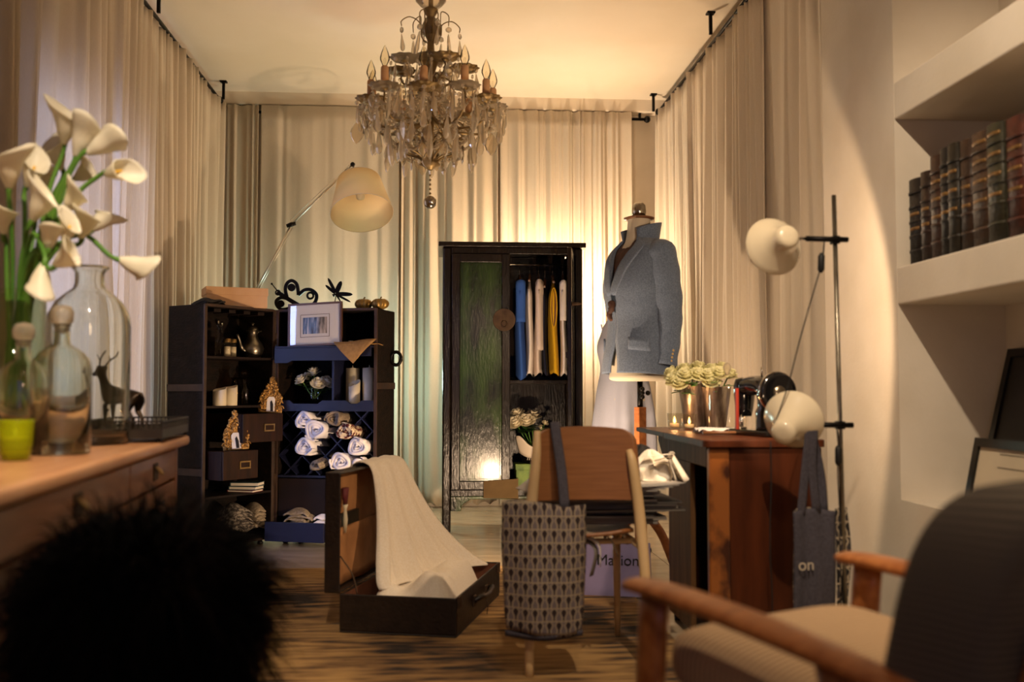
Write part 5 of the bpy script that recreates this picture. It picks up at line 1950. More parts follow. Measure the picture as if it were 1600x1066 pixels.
def tote(label, loc, rotz, w, h, mat_face, group, strap_pts, thick=0.035, hem='slate_canvas', seed=1, side_mat=None):
    rnd = random.Random(seed)
    ph = [rnd.uniform(0, 6) for _ in range(4)]
    t = thing('tote_bag', label, 'bag', loc, rotz, group=group)
    for nm, s in (('front_panel', -1), ('back_panel', 1)):
        m = MB()

        def fn(u, v, s=s):
            x = (u - 0.5) * w * (1 - 0.05 * v + 0.02 * math.sin(6 * v + ph[0]) - 0.05 * smoothstep(0.85, 1, v))
            y = s * thick * (0.25 + 0.75 * math.sin(PI * (0.12 + 0.80 * v))) * (1 - (2 * u - 1) ** 4) + 0.008 * math.sin(7 * u + ph[1] + 2 * v) + 0.005 * math.sin(13 * u + ph[2])
            z = -h * v - 0.012 * math.sin(PI * u) * (0.3 + v) + 0.008 * math.sin(5 * u + ph[3])
            return Vector((x, y, z))
        m.grid(fn, 26, 26)
        m.build(nm, mat_face if s < 0 else (side_mat or mat_face), t, solid=0.002, fix=False)
    m = MB()

    def bot(u, v):
        x = (u - 0.5) * w * 0.92
        y = (v - 0.5) * 2 * thick * 0.45 * (1 - (2 * u - 1) ** 4)
        return Vector((x, y + 0.008 * math.sin(7 * u + ph[1] + 2), -h - 0.014 * math.sin(PI * u) - 0.018 * math.sin(PI * v)))
    m.grid(bot, 20, 6)
    m.build('bottom_gusset', hem, t, solid=0.002, fix=False)
    for sp_ in strap_pts:
        m = MB(); m.tube(spline(sp_, 24), 0.0165, 8, flat=0.12, up=(0, 1, 0))
        m.build('strap', hem, t)
    return t


TB = at(850, 783, CY - 0.10)
ox = TB.x
zt_ = at(850, 786, CY - 0.10).z
hgt = zt_ - at(850, 985, CY - 0.10).z
sx_ = at(868, 668, CY).x - ox
ztop_ = BZ1 + 0.008 - zt_
tote('slate tote printed with rows of teardrops hanging on the plywood chair', (ox, CY - 0.10, zt_), R(-3), 0.268, hgt, 'drop_print', 'canvas tote bags',
     [[(sx_ + 0.018, 0.0, -0.02), (sx_ + 0.010, 0.045, 0.10), (sx_ - 0.004, 0.095, ztop_ - 0.03), (sx_ - 0.006, 0.128, ztop_ + 0.006), (sx_ - 0.006, 0.165, ztop_ - 0.03), (sx_ - 0.002, 0.17, ztop_ - 0.12)]], thick=0.038, seed=2)

# ---- lilac carrier box under the chair
M('lilac_card', '#8a80a8', 0.6, col2='#7d7499', nscale=5)
M('ink', '#15110f', 0.6)
pb_ = at(962, 925, 4.42)
t = thing('carrier_bag', 'lilac paper carrier bag with black lettering under the chair', 'bag', (pb_.x, 4.42, 0.012), R(-14))
hb = at(960, 852, 4.42).z - 0.01
m = MB(); m.add([(-0.155, 0, 0), (0.155, 0, 0), (0.155, 0.10, 0), (-0.155, 0.10, 0), (-0.14, 0.012, hb), (0.15, 0.012, hb), (0.15, 0.07, hb), (-0.14, 0.07, hb)],
      [(0, 3, 2, 1), (0, 1, 5, 4), (1, 2, 6, 5), (2, 3, 7, 6), (3, 0, 4, 7)])
m.build('paper_body', 'lilac_card', t, solid=0.002, fix=False)
for y in (0.014, 0.068):
    m = MB(); m.tube(spline([(-0.05, y, hb - 0.01), (-0.045, y, hb + 0.06), (0.0, y, hb + 0.085), (0.045, y, hb + 0.06), (0.05, y, hb - 0.01)], 14), 0.003, 6)
    m.build('handle', 'ink', t)


def lettering(txt, size, mat, parent, loc, rot, shear=0.0, name='lettering'):
    cu = bpy.data.curves.new(name, 'FONT')
    cu.body = txt
    cu.size = size
    cu.extrude = 0.0004
    cu.align_x = 'CENTER'
    cu.shear = shear
    cu.materials.append(MATS[mat])
    o = bpy.data.objects.new(name, cu)
    COL.objects.link(o)
    bpy.context.view_layer.update()
    me = bpy.data.meshes.new_from_object(o.evaluated_get(bpy.context.evaluated_depsgraph_get()))
    bpy.data.objects.remove(o)
    if not me.materials:
        me.materials.append(MATS[mat])
    return link(name, me, parent, loc=loc, rot=rot)


tilt = math.atan2(0.012, hb)
lettering('Marion', 0.066, 'ink', t, (0.01, 0.012 * 0.62 - 0.004, hb * 0.60), (PI / 2 - tilt, 0, 0))

# ================================================================== sewing cabinet with opened leaf
DT = 0.752
X0, X1, Y0, Y1, Y2 = 0.93, 1.335, 3.43, 4.05, 4.62
desk = thing('sewing_cabinet', 'polished mahogany sewing cabinet with burl corner and folded-out leaf', 'cabinet', (0, 0, 0))


def dp(m, nm, mat='mahogany', bevel=0.003):
    return m.build(nm, mat, desk, bevel=bevel)


top_m = 'mahogany'
m = MB()
r_ = 0.03
pts = []
for cx, cy, a0 in ((X1 + 0.012 - r_, Y0 - 0.02 + r_, -90), (X1 + 0.012 - r_, Y1 - 0.001, 0), (X0 - 0.02, Y1 - 0.001, 180), (X0 - 0.02 + r_, Y0 - 0.02 + r_, 180)):
    if cy > Y0 + 0.1:
        pts.append((cx + (r_ if a0 == 0 else 0), cy))
    else:
        for k in range(7):
            a = R(a0 + 15 * k)
            pts.append((cx + r_ * math.cos(a), cy + r_ * math.sin(a)))
mt = Matrix(((1, 0, 0), (0, 0, 1), (0, 1, 0)))
m.prism(pts, 0.026, mt, (0, 0, DT - 0.013))
dp(m, 'table_top')
dp(MB().bx(X0 - 0.02, X1 + 0.012, Y1 + 0.002, Y2, DT - 0.02, DT), 'leaf')
for y in (Y1 - 0.0,):
    for x in (X0 + 0.05, X1 - 0.06):
        dp(MB().bx(x - 0.02, x + 0.02, y - 0.02, y + 0.025, DT - 0.0005, DT + 0.0015), 'hinge', 'old_brass', 0)
zk = DT - 0.028
# body
dp(MB().bx(X0 + 0.075, X1 - 0.02, Y0, Y0 + 0.018, 0.03, zk), 'front_panel')
dp(MB().bx(X1 - 0.02, X1, Y0, Y1, 0.03, zk), 'side_panel')
dp(MB().bx(X0, X1 - 0.02, Y1 - 0.018, Y1, 0.03, zk), 'back_panel')
m = MB()


def burlcol(u, v):
    a = -PI / 2 - u * PI / 2
    return Vector((X0 + 0.045 + 0.045 * math.cos(a) * 1.0, Y0 + 0.045 + 0.047 * math.sin(a), 0.02 + (zk - 0.02) * v))


m.bx(X0, X0 + 0.075, Y0 - 0.003, Y0 + 0.03, 0.02, zk)
dp(m, 'burl_corner', 'burl', 0.008)
dp(MB().bx(X0 + 0.0, X0 + 0.018, Y0 + 0.03, Y1 - 0.018, zk - 0.07, zk), 'apron', 'walnut')
dp(MB().bx(X0, X0 + 0.02, Y0 + 0.26, Y1 - 0.018, 0.03, zk - 0.07), 'drawer_column', 'walnut')
dp(MB().bx(X0 + 0.02, X1 - 0.02, Y0 + 0.018, Y1 - 0.018, 0.03, 0.05), 'floor_panel', 'black_wood')
dp(MB().bx(X0 + 0.20, X0 + 0.21, Y0 + 0.018, Y0 + 0.26, 0.05, zk), 'inner_panel', 'black_wood')
for x, y in ((X0 + 0.03, Y0 + 0.03), (X1 - 0.03, Y0 + 0.03), (X0 + 0.03, Y1 - 0.04), (X1 - 0.03, Y1 - 0.04)):
    MB().lathe([(0.001, 0), (0.018, 0.0), (0.022, 0.03)], 12, (x, y, 0)).build('foot', 'black_wood', desk)
# bracket that carries the leaf
m = MB(); m.prism([(Y1, zk - 0.0), (Y2 - 0.06, zk), (Y2 - 0.06, zk - 0.03), (Y1, 0.30)], 0.02, Matrix.Rotation(R(90), 3, 'Z'), (X0 + 0.08, 0, 0))
dp(m, 'leaf_bracket', 'walnut')

# ---- on the desk
M('vase_metal', '#d0c6ba', 0.32, metal=0.9, col2='#8c8078', nscale=9, stretch=(6, 6, 1), bump=0.1)


def bucket(label, p, r0, r1, h, mat='vase_metal'):
    t = thing('silver_vase', label, 'vase', p, group='silver vases on the cabinet')
    MB().lathe([(0.001, 0.003), (r0, 0.0), (r0 + 0.002, 0.004), (r1, h), (r1 + 0.003, h + 0.003), (r1 - 0.003, h), (r0 - 0.003, 0.01), (0.001, 0.01)], 28).build('body', mat, t)
    return t


def deskpt(px, Y):
    p = at(px, 660, Y)
    return Vector((p.x, Y, DT + 0.001))


va = deskpt(1086, 4.42)
bucket('tapered silver vase of white roses nearer the candles', va, 0.045, 0.075, 0.20)
vb = deskpt(1119, 4.36)
bucket('tapered silver vase of roses beside the glass dome', vb, 0.040, 0.068, 0.185)
sp = [at(px, py, 4.42 + yy) for px, py, yy in ((1052, 592, -.02), (1050, 583, .04), (1072, 585, -.06), (1070, 576, .03), (1091, 585, -.07), (1092, 574, .02), (1064, 597, -.05), (1082, 577, .07))]
bouquet('white rose in the first silver vase', va, sp, 0.040, va + Vector((0, 0, .12)), 'roses in the first silver vase', ROSEG, leaves=2, seed=4, green='stem_green', where=['outermost under the jacket', 'tucked behind the outermost', 'front middle', 'back middle', 'front beside the second vase', 'back beside the second vase', 'lowest over the rim', 'rearmost centre'])
sp = [at(px, py, 4.36 + yy) for px, py, yy in ((1108, 586, -.04), (1112, 577, .04), (1124, 583, -.05), (1128, 574, .05), (1140, 584, .0), (1112, 596, -.05))]
bouquet('greenish rose in the vase by the dome', vb, sp, 0.038, vb + Vector((0, 0, .11)), 'roses in the second silver vase', ROSEG, leaves=2, seed=6, green='stem_green', where=['front next to the first vase', 'back next to the first vase', 'front middle', 'back middle', 'outermost under the dome knob', 'lowest over the rim'])

for lab, px, Y in (('small glass tea light holder at the cabinet edge', 1054, 4.34), ('glowing glass tea light holder before the silver vase', 1077, 4.22)):
    p = deskpt(px, Y)
    t = thing('tea_light_holder', lab, 'candle', p, group='tea lights on the cabinet')
    MB().lathe([(0.001, 0.0), (0.024, 0.0), (0.030, 0.012), (0.033, 0.07), (0.031, 0.07), (0.027, 0.014), (0.001, 0.008)], 20).build('glass_cup', 'clear_glass', t)
    MB().lathe([(0.001, 0.009), (0.02, 0.009), (0.02, 0.026), (0.001, 0.026)], 16).build('wax', 'wax', t)
    MB().lathe([(0.001, 0.027), (0.006, 0.033), (0.005, 0.042), (0.001, 0.056)], 10).build('flame', 'flame', t)
    light('tea_light_flame', 'POINT', p + Vector((0, 0, 0.045)), 0.45, (1.0, 0.5, 0.2), 0.012)
t = thing('glass_dome', 'clear glass dome with a knob on the cabinet', 'dome', deskpt(1137, 4.06))
MB().lathe([(0.078, 0.0), (0.078, 0.16), (0.072, 0.195), (0.055, 0.22), (0.03, 0.232), (0.012, 0.236)], 32).build('dome', 'clear_glass', t)
MB().lathe([(0.001, 0.234), (0.010, 0.238), (0.009, 0.246), (0.015, 0.256), (0.017, 0.268), (0.012, 0.282), (0.001, 0.287)], 16).build('knob', 'crystal', t)
MB().lathe([(0.001, 0.0), (0.092, 0.0), (0.094, 0.008), (0.001, 0.012)], 28).build('base_plate', 'mahogany', t)
# folded white lace in front
t = thing('lace_doily', 'strip of crumpled white lace on the cabinet by the sewing machine', 'cloth', deskpt(1125, 3.95))
m = MB()
m.grid(lambda u, v: Vector(((u - 0.5) * 0.20, (v - 0.5) * 0.10, 0.006 + 0.010 * abs(math.sin(9 * u + 3 * v)) + 0.006 * math.sin(23 * u + 11 * v))), 26, 10)
m.build('folds', 'white_cloth', t, solid=0.003, fix=False)
m = MB(); m.tube([(-0.10, -0.065, 0.008), (0.11, -0.05, 0.008)], [0.007, 0.005], 8)
t = thing('thin_stick', 'thin pale wooden stick lying before the lace on the cabinet', 'stick', deskpt(1130, 3.86))
m.build('stick', 'hanger_wood', t)

# sewing machine: arm runs along the desk, head away from the hand wheel
M('enamel_black', '#0b0b0d', 0.12, coat=0.6)
M('red_enamel', '#8c2f22', 0.3)
sp_ = deskpt(1187, 3.74)
t = thing('sewing_machine', 'black enamelled sewing machine with chrome hand wheel on the cabinet', 'sewing machine', sp_, R(-78))
MB().bx(-0.14, 0.15, -0.06, 0.07, 0.0, 0.022).build('bed', 'enamel_black', t, bevel=0.006)
MB().tube(spline([(0.07, 0, 0.02), (0.07, 0, 0.09), (0.065, 0, 0.15), (0.03, 0, 0.185), (-0.04, 0, 0.19), (-0.10, 0, 0.185)], 24), [0.05] * 6 + [0.042] * 6 + [0.038] * 13, 18, up=(1, 0, 0)).build('arm', 'enamel_black', t)
m = MB(); m.lathe([(0.001, 0.07), (0.028, 0.07), (0.036, 0.10), (0.042, 0.15), (0.043, 0.19), (0.036, 0.215), (0.015, 0.222), (0.001, 0.222)], 22, (-0.115, 0, 0), sx=0.85)
m.build('head', 'enamel_black', t, bevel=0.0)
MB().cyl((-0.125, -0.012, 0.022), (-0.125, -0.012, 0.08), 0.008, n=10).build('needle_bar', 'chrome', t)
MB().cyl((-0.105, -0.018, 0.022), (-0.105, -0.018, 0.08), 0.0075, n=10).build('presser_bar', 'chrome', t)
MB().box((-0.115, -0.018, 0.026), (0.045, 0.03, 0.008)).build('presser_foot', 'chrome', t, bevel=0.002)
ax = Matrix.Rotation(R(90), 3, 'Y')
wheel = MB(); wheel.lathe([(0.02, 0.012), (0.055, 0.012), (0.070, 0.016), (0.075, 0.006), (0.075, -0.006), (0.068, -0.012), (0.02, -0.012)], 32, (0.13, -0.0, 0.165), ax)
wh = wheel.build('hand_wheel', 'enamel_black', t)
MB().lathe([(0.0755, -0.007), (0.078, -0.004), (0.078, 0.004), (0.0755, 0.007)], 32, (0.13, 0, 0.165), ax).build('wheel_rim', 'chrome', wh)
MB().lathe([(0.001, 0.022), (0.022, 0.022), (0.025, 0.014), (0.025, -0.012)], 24, (0.13, 0, 0.165), ax).build('wheel_boss', 'pewter', wh)
MB().lathe([(0.001, -0.060), (0.010, -0.060), (0.012, -0.04), (0.001, -0.036)], 14, (0.02, 0, 0.19), Matrix.Rotation(R(90), 3, 'X')).build('tension_dial', 'chrome', t)
MB().cyl((0.02, 0.0, 0.225), (0.02, 0.0, 0.26), 0.004, n=8).build('spool_pin', 'chrome', t)
MB().box((-0.075, -0.055, 0.10), (0.012, 0.012, 0.16), (0, 0, 0)).build('red_trim', 'red_enamel', t, bevel=0.002)

# ================================================================== two-shade floor lamp with hanging tote
M('lamp_enamel', '#e8d9ba', 0.22, col2='#e3d2b0', nscale=3, coat=0.3)
M('cord_black', '#120f0d', 0.6)
LY = 3.14
lb = at(1313, 600, LY)
lamp = thing('two_shade_floor_lamp', 'steel floor lamp with two cream enamel shades beside the cabinet', 'lamp', (lb.x, LY, 0))
LT = frame_mat((lb.x, LY, 0), 0)
ztp = at(1306, 305, LY).z
MB().tube([(0.006, 0, 0.02), (-0.012, 0, ztp)], 0.0075, 12).build('pole', 'pewter', lamp)
MB().lathe([(0.001, 0), (0.13, 0), (0.13, 0.012), (0.03, 0.02), (0.012, 0.03)], 30, (0.006, 0, 0)).build('base', 'black_iron', lamp)


def shade(rim_px, cap_px, arm_py, e, r_px=48, out=0.05, lbl=''):
    c = on_plane(rim_px[0], rim_px[1], LT, 0.03)
    k = on_plane(cap_px[0], cap_px[1], LT, -0.065)
    axis = (c - k).normalized()          # from cap towards the opening
    q = Vector((0, 0, 1)).rotation_difference(axis).to_matrix()
    r = r_px / F_PX * (LY + 0.03)
    L = (c - k).length
    m = MB()
    m.lathe([(0.001, -0.014), (r * 0.16, -0.0138), (r * 0.30, -0.011), (r * 0.385, -0.003), (r * 0.40, 0.012), (r * 0.43, L * 0.35), (r * 0.60, L * 0.62), (r * 0.86, L * 0.86), (r * 0.99, L * 1.0), (r * 1.0, L * 1.03), (r * 0.97, L * 1.02)], 40, k, q)
    s = m.build('lamp_shade', 'lamp_enamel', lamp)
    za = on_plane(1300, arm_py, LT, -0.03).z
    px0 = 0.006 - 0.018 * za / ztp
    m = MB(); m.tube([(px0 + 0.038, -0.012, za), (px0 - 0.10, -0.012, za + 0.002)], 0.009, 10)
    m.build('arm', 'black_iron', lamp)
    m = MB(); m.tube([(px0 - 0.10, -0.012, za + 0.002), k + axis * 0.02 + Vector((0.018, 0, 0))], 0.006, 10)
    m.build('joint', 'chrome', lamp)
    m = MB(); m.box((px0, 0.0, za), (0.026, 0.03, 0.026))
    m.build('clamp', 'black_iron', lamp, bevel=0.003)
    p = LT @ (k + axis * (L * 0.45))
    m = MB(); m.ball(k + axis * (L * 0.42), 0.018, 12, 8)
    b = m.build('bulb', 'bulb_glow', lamp)
    light('shade_bulb', 'SPOT', p + axis * 0.03, e, WARM, 0.02, p + axis, 120, 0.12)
    return za, px0


M('bulb_glow', '#ffe0b0', 0.4, emit=6, emit_col='#ffcf90')
za1, ax1 = shade((1209, 385), (1231, 370), 373, 60)
za2, ax2 = shade((1240, 656), (1224, 676), 665, 2)
# cords with inline switches
pts = [on_plane(px, py, LT, -0.02) for px, py in ((1288, 378), (1284, 410), (1270, 460), (1250, 530), (1232, 600), (1215, 650), (1209, 662))]
MB().tube(spline(pts, 30), 0.0022, 6).build('cord', 'cord_black', lamp)
p = on_plane(1283, 411, LT, -0.02)
MB().tube([p + Vector((0.002, 0, 0.032)), p + Vector((0.001, 0, 0.022)), p + Vector((-0.001, 0, -0.022)), p + Vector((-0.002, 0, -0.032))], [0.005, 0.011, 0.011, 0.005], 10).build('cord_switch', 'cord_black', lamp)
pts = [on_plane(px, py, LT, -0.035) for px, py in ((1204, 690), (1205, 760), (1203, 840), (1206, 920), (1212, 1000), (1250, 1100))] + [Vector((-0.05, -0.03, 0.004))]
MB().tube(spline(pts, 34), 0.0022, 6).build('cord', 'cord_black', lamp)
pts = [on_plane(px, py, LT, -0.02) for px, py in ((1307, 668), (1310, 700), (1309, 740), (1312, 800), (1314, 900))] + [Vector((0.02, -0.02, 0.03))]
MB().tube(spline(pts, 24), 0.0022, 6).build('cord', 'cord_black', lamp)
p = on_plane(1310, 712, LT, -0.02)
MB().tube([p + Vector((0.0, 0, 0.032)), p + Vector((0, 0, 0.022)), p + Vector((0, 0, -0.022)), p + Vector((-0.002, 0, -0.032))], [0.005, 0.011, 0.011, 0.005], 10).build('cord_switch', 'cord_black', lamp)

# slate tote hanging from the lower arm
tb = at(1266, 800, LY - 0.02)
bz = at(1266, 796, LY - 0.02).z
hh = bz - at(1266, 992, LY - 0.02).z
teardrop_material('drop_print_dark', '#332d2e', '#15100f', '#a3937a', 0.040, 0.048)
arm_z = za2
t = tote('slate tote with pale lettering hanging from the floor lamp arm', (lb.x - 0.105, LY - 0.015, bz), R(14), 0.16, hh, 'slate_canvas', 'canvas tote bags',
         [[(0.01, -0.012, -0.02), (-0.005, -0.012, (arm_z - bz) * 0.5), (0.004, -0.010, arm_z - bz - 0.01), (0.008, 0.004, arm_z - bz + 0.013), (0.012, 0.018, arm_z - bz - 0.02), (0.045, 0.02, (arm_z - bz) * 0.4), (0.05, 0.014, -0.02)],
          [(-0.05, -0.012, -0.02), (-0.03, -0.012, (arm_z - bz) * 0.5), (-0.012, -0.010, arm_z - bz - 0.01), (-0.008, 0.004, arm_z - bz + 0.014)]], thick=0.03, seed=5, side_mat='drop_print_dark')
m = MB()
m.grid(lambda u, v: Vector((0.076 + 0.060 * u + 0.006 * math.sin(5 * v), -0.016 + 0.020 * u + 0.008 * math.sin(9 * u + 5 * v), -hh * v * 0.98)), 8, 20)
m.build('printed_side', 'drop_print_dark', t, solid=0.002, fix=False)
M('print_cream', '#b9ad98', 0.8)
lettering('on', 0.052, 'print_cream', t, (-0.048, -0.0345, -0.185), (PI / 2, 0, R(-8)))

# ================================================================== tilted arm lamp behind the trunk
AY = 6.60
ab = at(400, 446, AY)
al = thing('arm_floor_lamp', 'tall articulated floor lamp with a tilted cream drum shade', 'lamp', (ab.x - 0.06, AY, 0))
AT = frame_mat((ab.x - 0.06, AY, 0), 0)
M('lamp_parchment', '#e3cb9f', 0.8, lucent=0.35, bump=0.05, nscale=150)
P = lambda px, py, y=0.0: on_plane(px, py, AT, y)
j0, j1, j2 = P(398, 450), P(455, 351), P(551, 257)
low = Vector((j0.x - 0.03, 0, j0.z - 0.08))
MB().lathe([(0.001, 0), (0.16, 0), (0.16, 0.025), (0.02, 0.03), (0.012, 0.04), (0.012, low.z)], 28, (low.x, 0, 0)).build('base', 'aluminium', al)
for o in (0.0, 0.018):
    m = MB(); m.tube([low + Vector((o, 0.008, 0)), j1 + Vector((o * .5, 0.008, -o))], 0.006 if o == 0 else 0.0025, 8)
    m.build('lower_arm', 'aluminium', al)
m = MB(); m.tube([j1, j2], 0.0065, 8); m.build('upper_arm', 'aluminium', al)
m = MB(); m.tube([j1 + Vector((-0.005, 0, 0.03)), j2 + Vector((-0.02, 0, 0.0))], 0.002, 6); m.build('tension_rod', 'aluminium', al)
m = MB(); m.tube([j1 + Vector((-0.03, 0, -0.01)), j1, j1 + Vector((0.03, 0, 0.008))], [0.012, 0.016, 0.012], 10); m.build('elbow_joint', 'black_iron', al)
m = MB(); m.tube([j1, j1 + Vector((0, 0, 0.045))], 0.003, 6); m.build('elbow_post', 'aluminium', al)
m = MB(); m.ball(j2, 0.016, 10, 8); m.build('head_joint', 'black_iron', al)
s_top, s_bot = P(561, 283), P(566, 346)
axs = (s_bot - s_top)
axs = Vector((axs.x + 0.012, -0.14, axs.z)).normalized()
q = Vector((0, 0, -1)).rotation_difference(axs).to_matrix()
m = MB(); m.tube(spline([j2 + Vector((-0.01, 0, -0.01)), P(538, 268), P(534, 278)], 8), 0.004, 6); m.build('cable', 'cord_black', al)
m = MB(); m.tube([j2, s_top + Vector((-0.012, 0, 0.02)), s_top - axs * 0.0], 0.004, 6); m.build('shade_stem', 'aluminium', al)
hS = (s_bot - s_top).length
m = MB(); m.lathe([(0.140, 0.0), (0.143, 0.0), (0.205, -hS), (0.202, -hS)], 48, s_top, q)
m.build('lamp_shade', 'lamp_parchment', al)
m = MB(); m.lathe([(0.143, 0.001), (0.1445, -0.004), (0.141, 0.002)], 48, s_top, q); m.lathe([(0.2045, -hS + 0.004), (0.2065, -hS), (0.203, -hS - 0.001)], 48, s_top, q)
m.build('shade_trim', 'linen_pale', al)
m = MB()
for k in range(3):
    a = 2 * PI * k / 3
    m.tube([s_top, s_top + q @ Vector((0.142 * math.cos(a), 0.142 * math.sin(a), 0))], 0.0025, 5)
m.build('shade_spider', 'aluminium', al)
m = MB(); m.lathe([(0.001, -0.02), (0.015, -0.02), (0.015, -0.07), (0.03, -0.11), (0.028, -0.14), (0.001, -0.15)], 16, s_top, q)
m.build('bulb', 'wax', al)

# ================================================================== pine dresser on the near left
DZ = 0.77
pe = at(297, 677, 3.55)          # far front corner of the top
DRX, DRY = pe.x, 3.55
near = at(6, 757, 1.67)
drot = math.atan2(-(near.x - DRX), (DRY - near.y))   # turn so that local -y runs along the front edge
DRL = 1.93
dres = thing('pine_dresser', 'long pine dresser with shallow drawers and brass cup pulls', 'dresser', (DRX, DRY, 0), -drot * -1.0)
dres.rotation_euler = (0, 0, math.atan2(near.x - DRX, DRY - near.y))
DTm = frame_mat((DRX, DRY, 0), math.atan2(near.x - DRX, DRY - near.y))
# local: +x out into the room (front at x = 0), -y towards the camera, top edge overhang 0.03
DEP = 0.50
m = MB()
m.bx(-DEP, 0.0, -DRL, 0.0, DZ - 0.034, DZ)
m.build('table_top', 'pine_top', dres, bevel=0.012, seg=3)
fx = -0.035
zt_ = DZ - 0.034
m = MB(); m.bx(-DEP + 0.02, fx - 0.02, -DRL + 0.04, -0.035, 0.10, zt_)
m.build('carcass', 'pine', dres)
for y0, y1 in ((-0.075, -0.03), (-DRL + 0.02, -DRL + 0.10)):
    MB().bx(fx - 0.05, fx, y0, y1, 0.0, zt_).build('stile', 'pine', dres, bevel=0.003)
    MB().bx(-DEP + 0.02, -DEP + 0.07, y0, y1, 0.0, zt_).build('rear_leg', 'pine', dres, bevel=0.003)
ya, yb = -0.078, -DRL + 0.103
ncol, rows = 3, [(0.012, 0.105), (0.115, 0.205), (0.215, 0.33), (0.34, 0.47), (0.48, 0.62)]
ym = ya - (ya - yb) * 0.40
cols2 = [(ya, ym), (ym - 0.006, yb)]


def pull(parent, y, z):
    m = MB(); m.bx(fx - 0.001, fx + 0.003, y - 0.034, y + 0.034, z - 0.026, z + 0.026)
    p = m.build('pull_plate', 'brass_dark', parent, bevel=0.001)
    m = MB()

    def cup(u, v):
        a = PI * u
        return Vector((fx + 0.003 + 0.022 * math.sin(PI * v * 0.5) * math.sin(a) ** 0.5, y - 0.022 * math.cos(a), z + 0.016 - 0.026 * v * math.sin(a) ** 0.4))
    m.grid(cup, 12, 6)
    m.build('cup', 'old_brass', p, solid=0.002, fix=False)


for ri, (a, b) in enumerate(rows):
    cs = cols2 if ri == 0 else [(ya, yb)]
    for c0, c1 in cs:
        m = MB(); m.bx(fx - 0.02, fx, c1, c0, zt_ - b, zt_ - a)
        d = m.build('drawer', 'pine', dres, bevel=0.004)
        ps = [(c0 + c1) / 2] if ri == 0 else [c0 - 0.30, c1 + 0.32]
        for yy in ps:
            if ri in (0, 2, 3, 4):
                pull(d, yy, zt_ - (a + b) / 2)
            else:
                MB().tube([(fx, yy, zt_ - (a + b) / 2), (fx + 0.012, yy, zt_ - (a + b) / 2), (fx + 0.02, yy, zt_ - (a + b) / 2)], [0.006, 0.006, 0.013], 12).build('knob', 'dark_wood', d)


def drpt(px, Y, py=700):
    p = at(px, py, Y)
    return Vector((p.x, Y, DZ + 0.001))


# ---- glassware
def vessel(label, p, prof, mat, name='glass_bottle', cat='bottle', group=None, stopper=None, water=None):
    t = thing(name, label, cat, p, group=group)
    full = prof + [(max(r - 0.0035, 0.0008), z) for r, z in reversed(prof[2:-2])] + [(max(prof[1][0] - 0.006, 0.001), 0.010), (0.0008, 0.012)]
    MB().lathe(full, 48).build('glass_body', mat, t)
    if stopper:
        MB().lathe(stopper, 18).build('stopper', 'crystal', t)
    if water:
        MB().lathe(water, 30).build('water', 'green_glass', t)
    return t


Y = 2.96
s = Y / F_PX
p = drpt(135, Y)
vessel('large clear glass demijohn with a flared neck on the dresser', p,
       [(0.001, 0.006), (0.100, 0.0), (0.113, 0.008), (0.115, 0.05), (0.115, 0.34), (0.110, 0.375), (0.092, 0.41), (0.065, 0.435), (0.045, 0.45), (0.040, 0.465), (0.040, 0.495), (0.046, 0.505), (0.054, 0.511), (0.053, 0.515), (0.040, 0.510)], 'bottle_glass', group='glass bottles on the dresser')
Y = 2.52
p = drpt(93, Y)
vessel('middle-sized stoppered glass bottle in front of the demijohn', p,
       [(0.001, 0.006), (0.062, 0.0), (0.071, 0.006), (0.071, 0.205), (0.067, 0.228), (0.052, 0.248), (0.03, 0.262), (0.020, 0.27), (0.018, 0.31), (0.023, 0.318), (0.018, 0.318)], 'bottle_glass', group='glass bottles on the dresser',
       stopper=[(0.001, 0.295), (0.015, 0.30), (0.017, 0.318), (0.026, 0.325), (0.027, 0.35), (0.020, 0.362), (0.001, 0.366)])
Y = 2.42
p = drpt(8, Y)
vessel('stoppered glass bottle half out of view behind the chartreuse tumbler', p + Vector((0.0, 0.09, 0)),
       [(0.001, 0.006), (0.055, 0.0), (0.060, 0.006), (0.060, 0.18), (0.052, 0.205), (0.03, 0.225), (0.018, 0.235), (0.017, 0.27), (0.021, 0.277), (0.017, 0.277)], 'bottle_glass', group='glass bottles on the dresser',
       stopper=[(0.001, 0.26), (0.014, 0.265), (0.016, 0.278), (0.025, 0.285), (0.026, 0.305), (0.018, 0.318), (0.001, 0.322)])
p = drpt(24, 2.30)
t = thing('chartreuse_tumbler', 'chartreuse glass tumbler at the near end of the dresser', 'tumbler', p)
MB().lathe([(0.001, 0.004), (0.026, 0.0), (0.031, 0.01), (0.036, 0.04), (0.038, 0.085), (0.0395, 0.09), (0.036, 0.086), (0.030, 0.02), (0.001, 0.014)], 28).build('glass_body', 'chartreuse', t)
MB().lathe([(0.001, 0.016), (0.028, 0.018), (0.032, 0.045), (0.001, 0.046)], 20).build('candle_wax', 'wax', t)

# ---- tall vase of calla lilies
VY = 2.78
vp = drpt(16, VY)
t = thing('cylinder_vase', 'tall clear cylinder vase holding the calla lilies', 'vase', vp)
vr, vh = 0.082, at(20, 456, VY).z - DZ
MB().lathe([(0.001, 0.012), (vr - 0.004, 0.0), (vr, 0.01), (vr, vh), (vr - 0.004, vh), (vr - 0.005, 0.016), (0.001, 0.016)], 40).build('glass_body', 'green_glass', t)


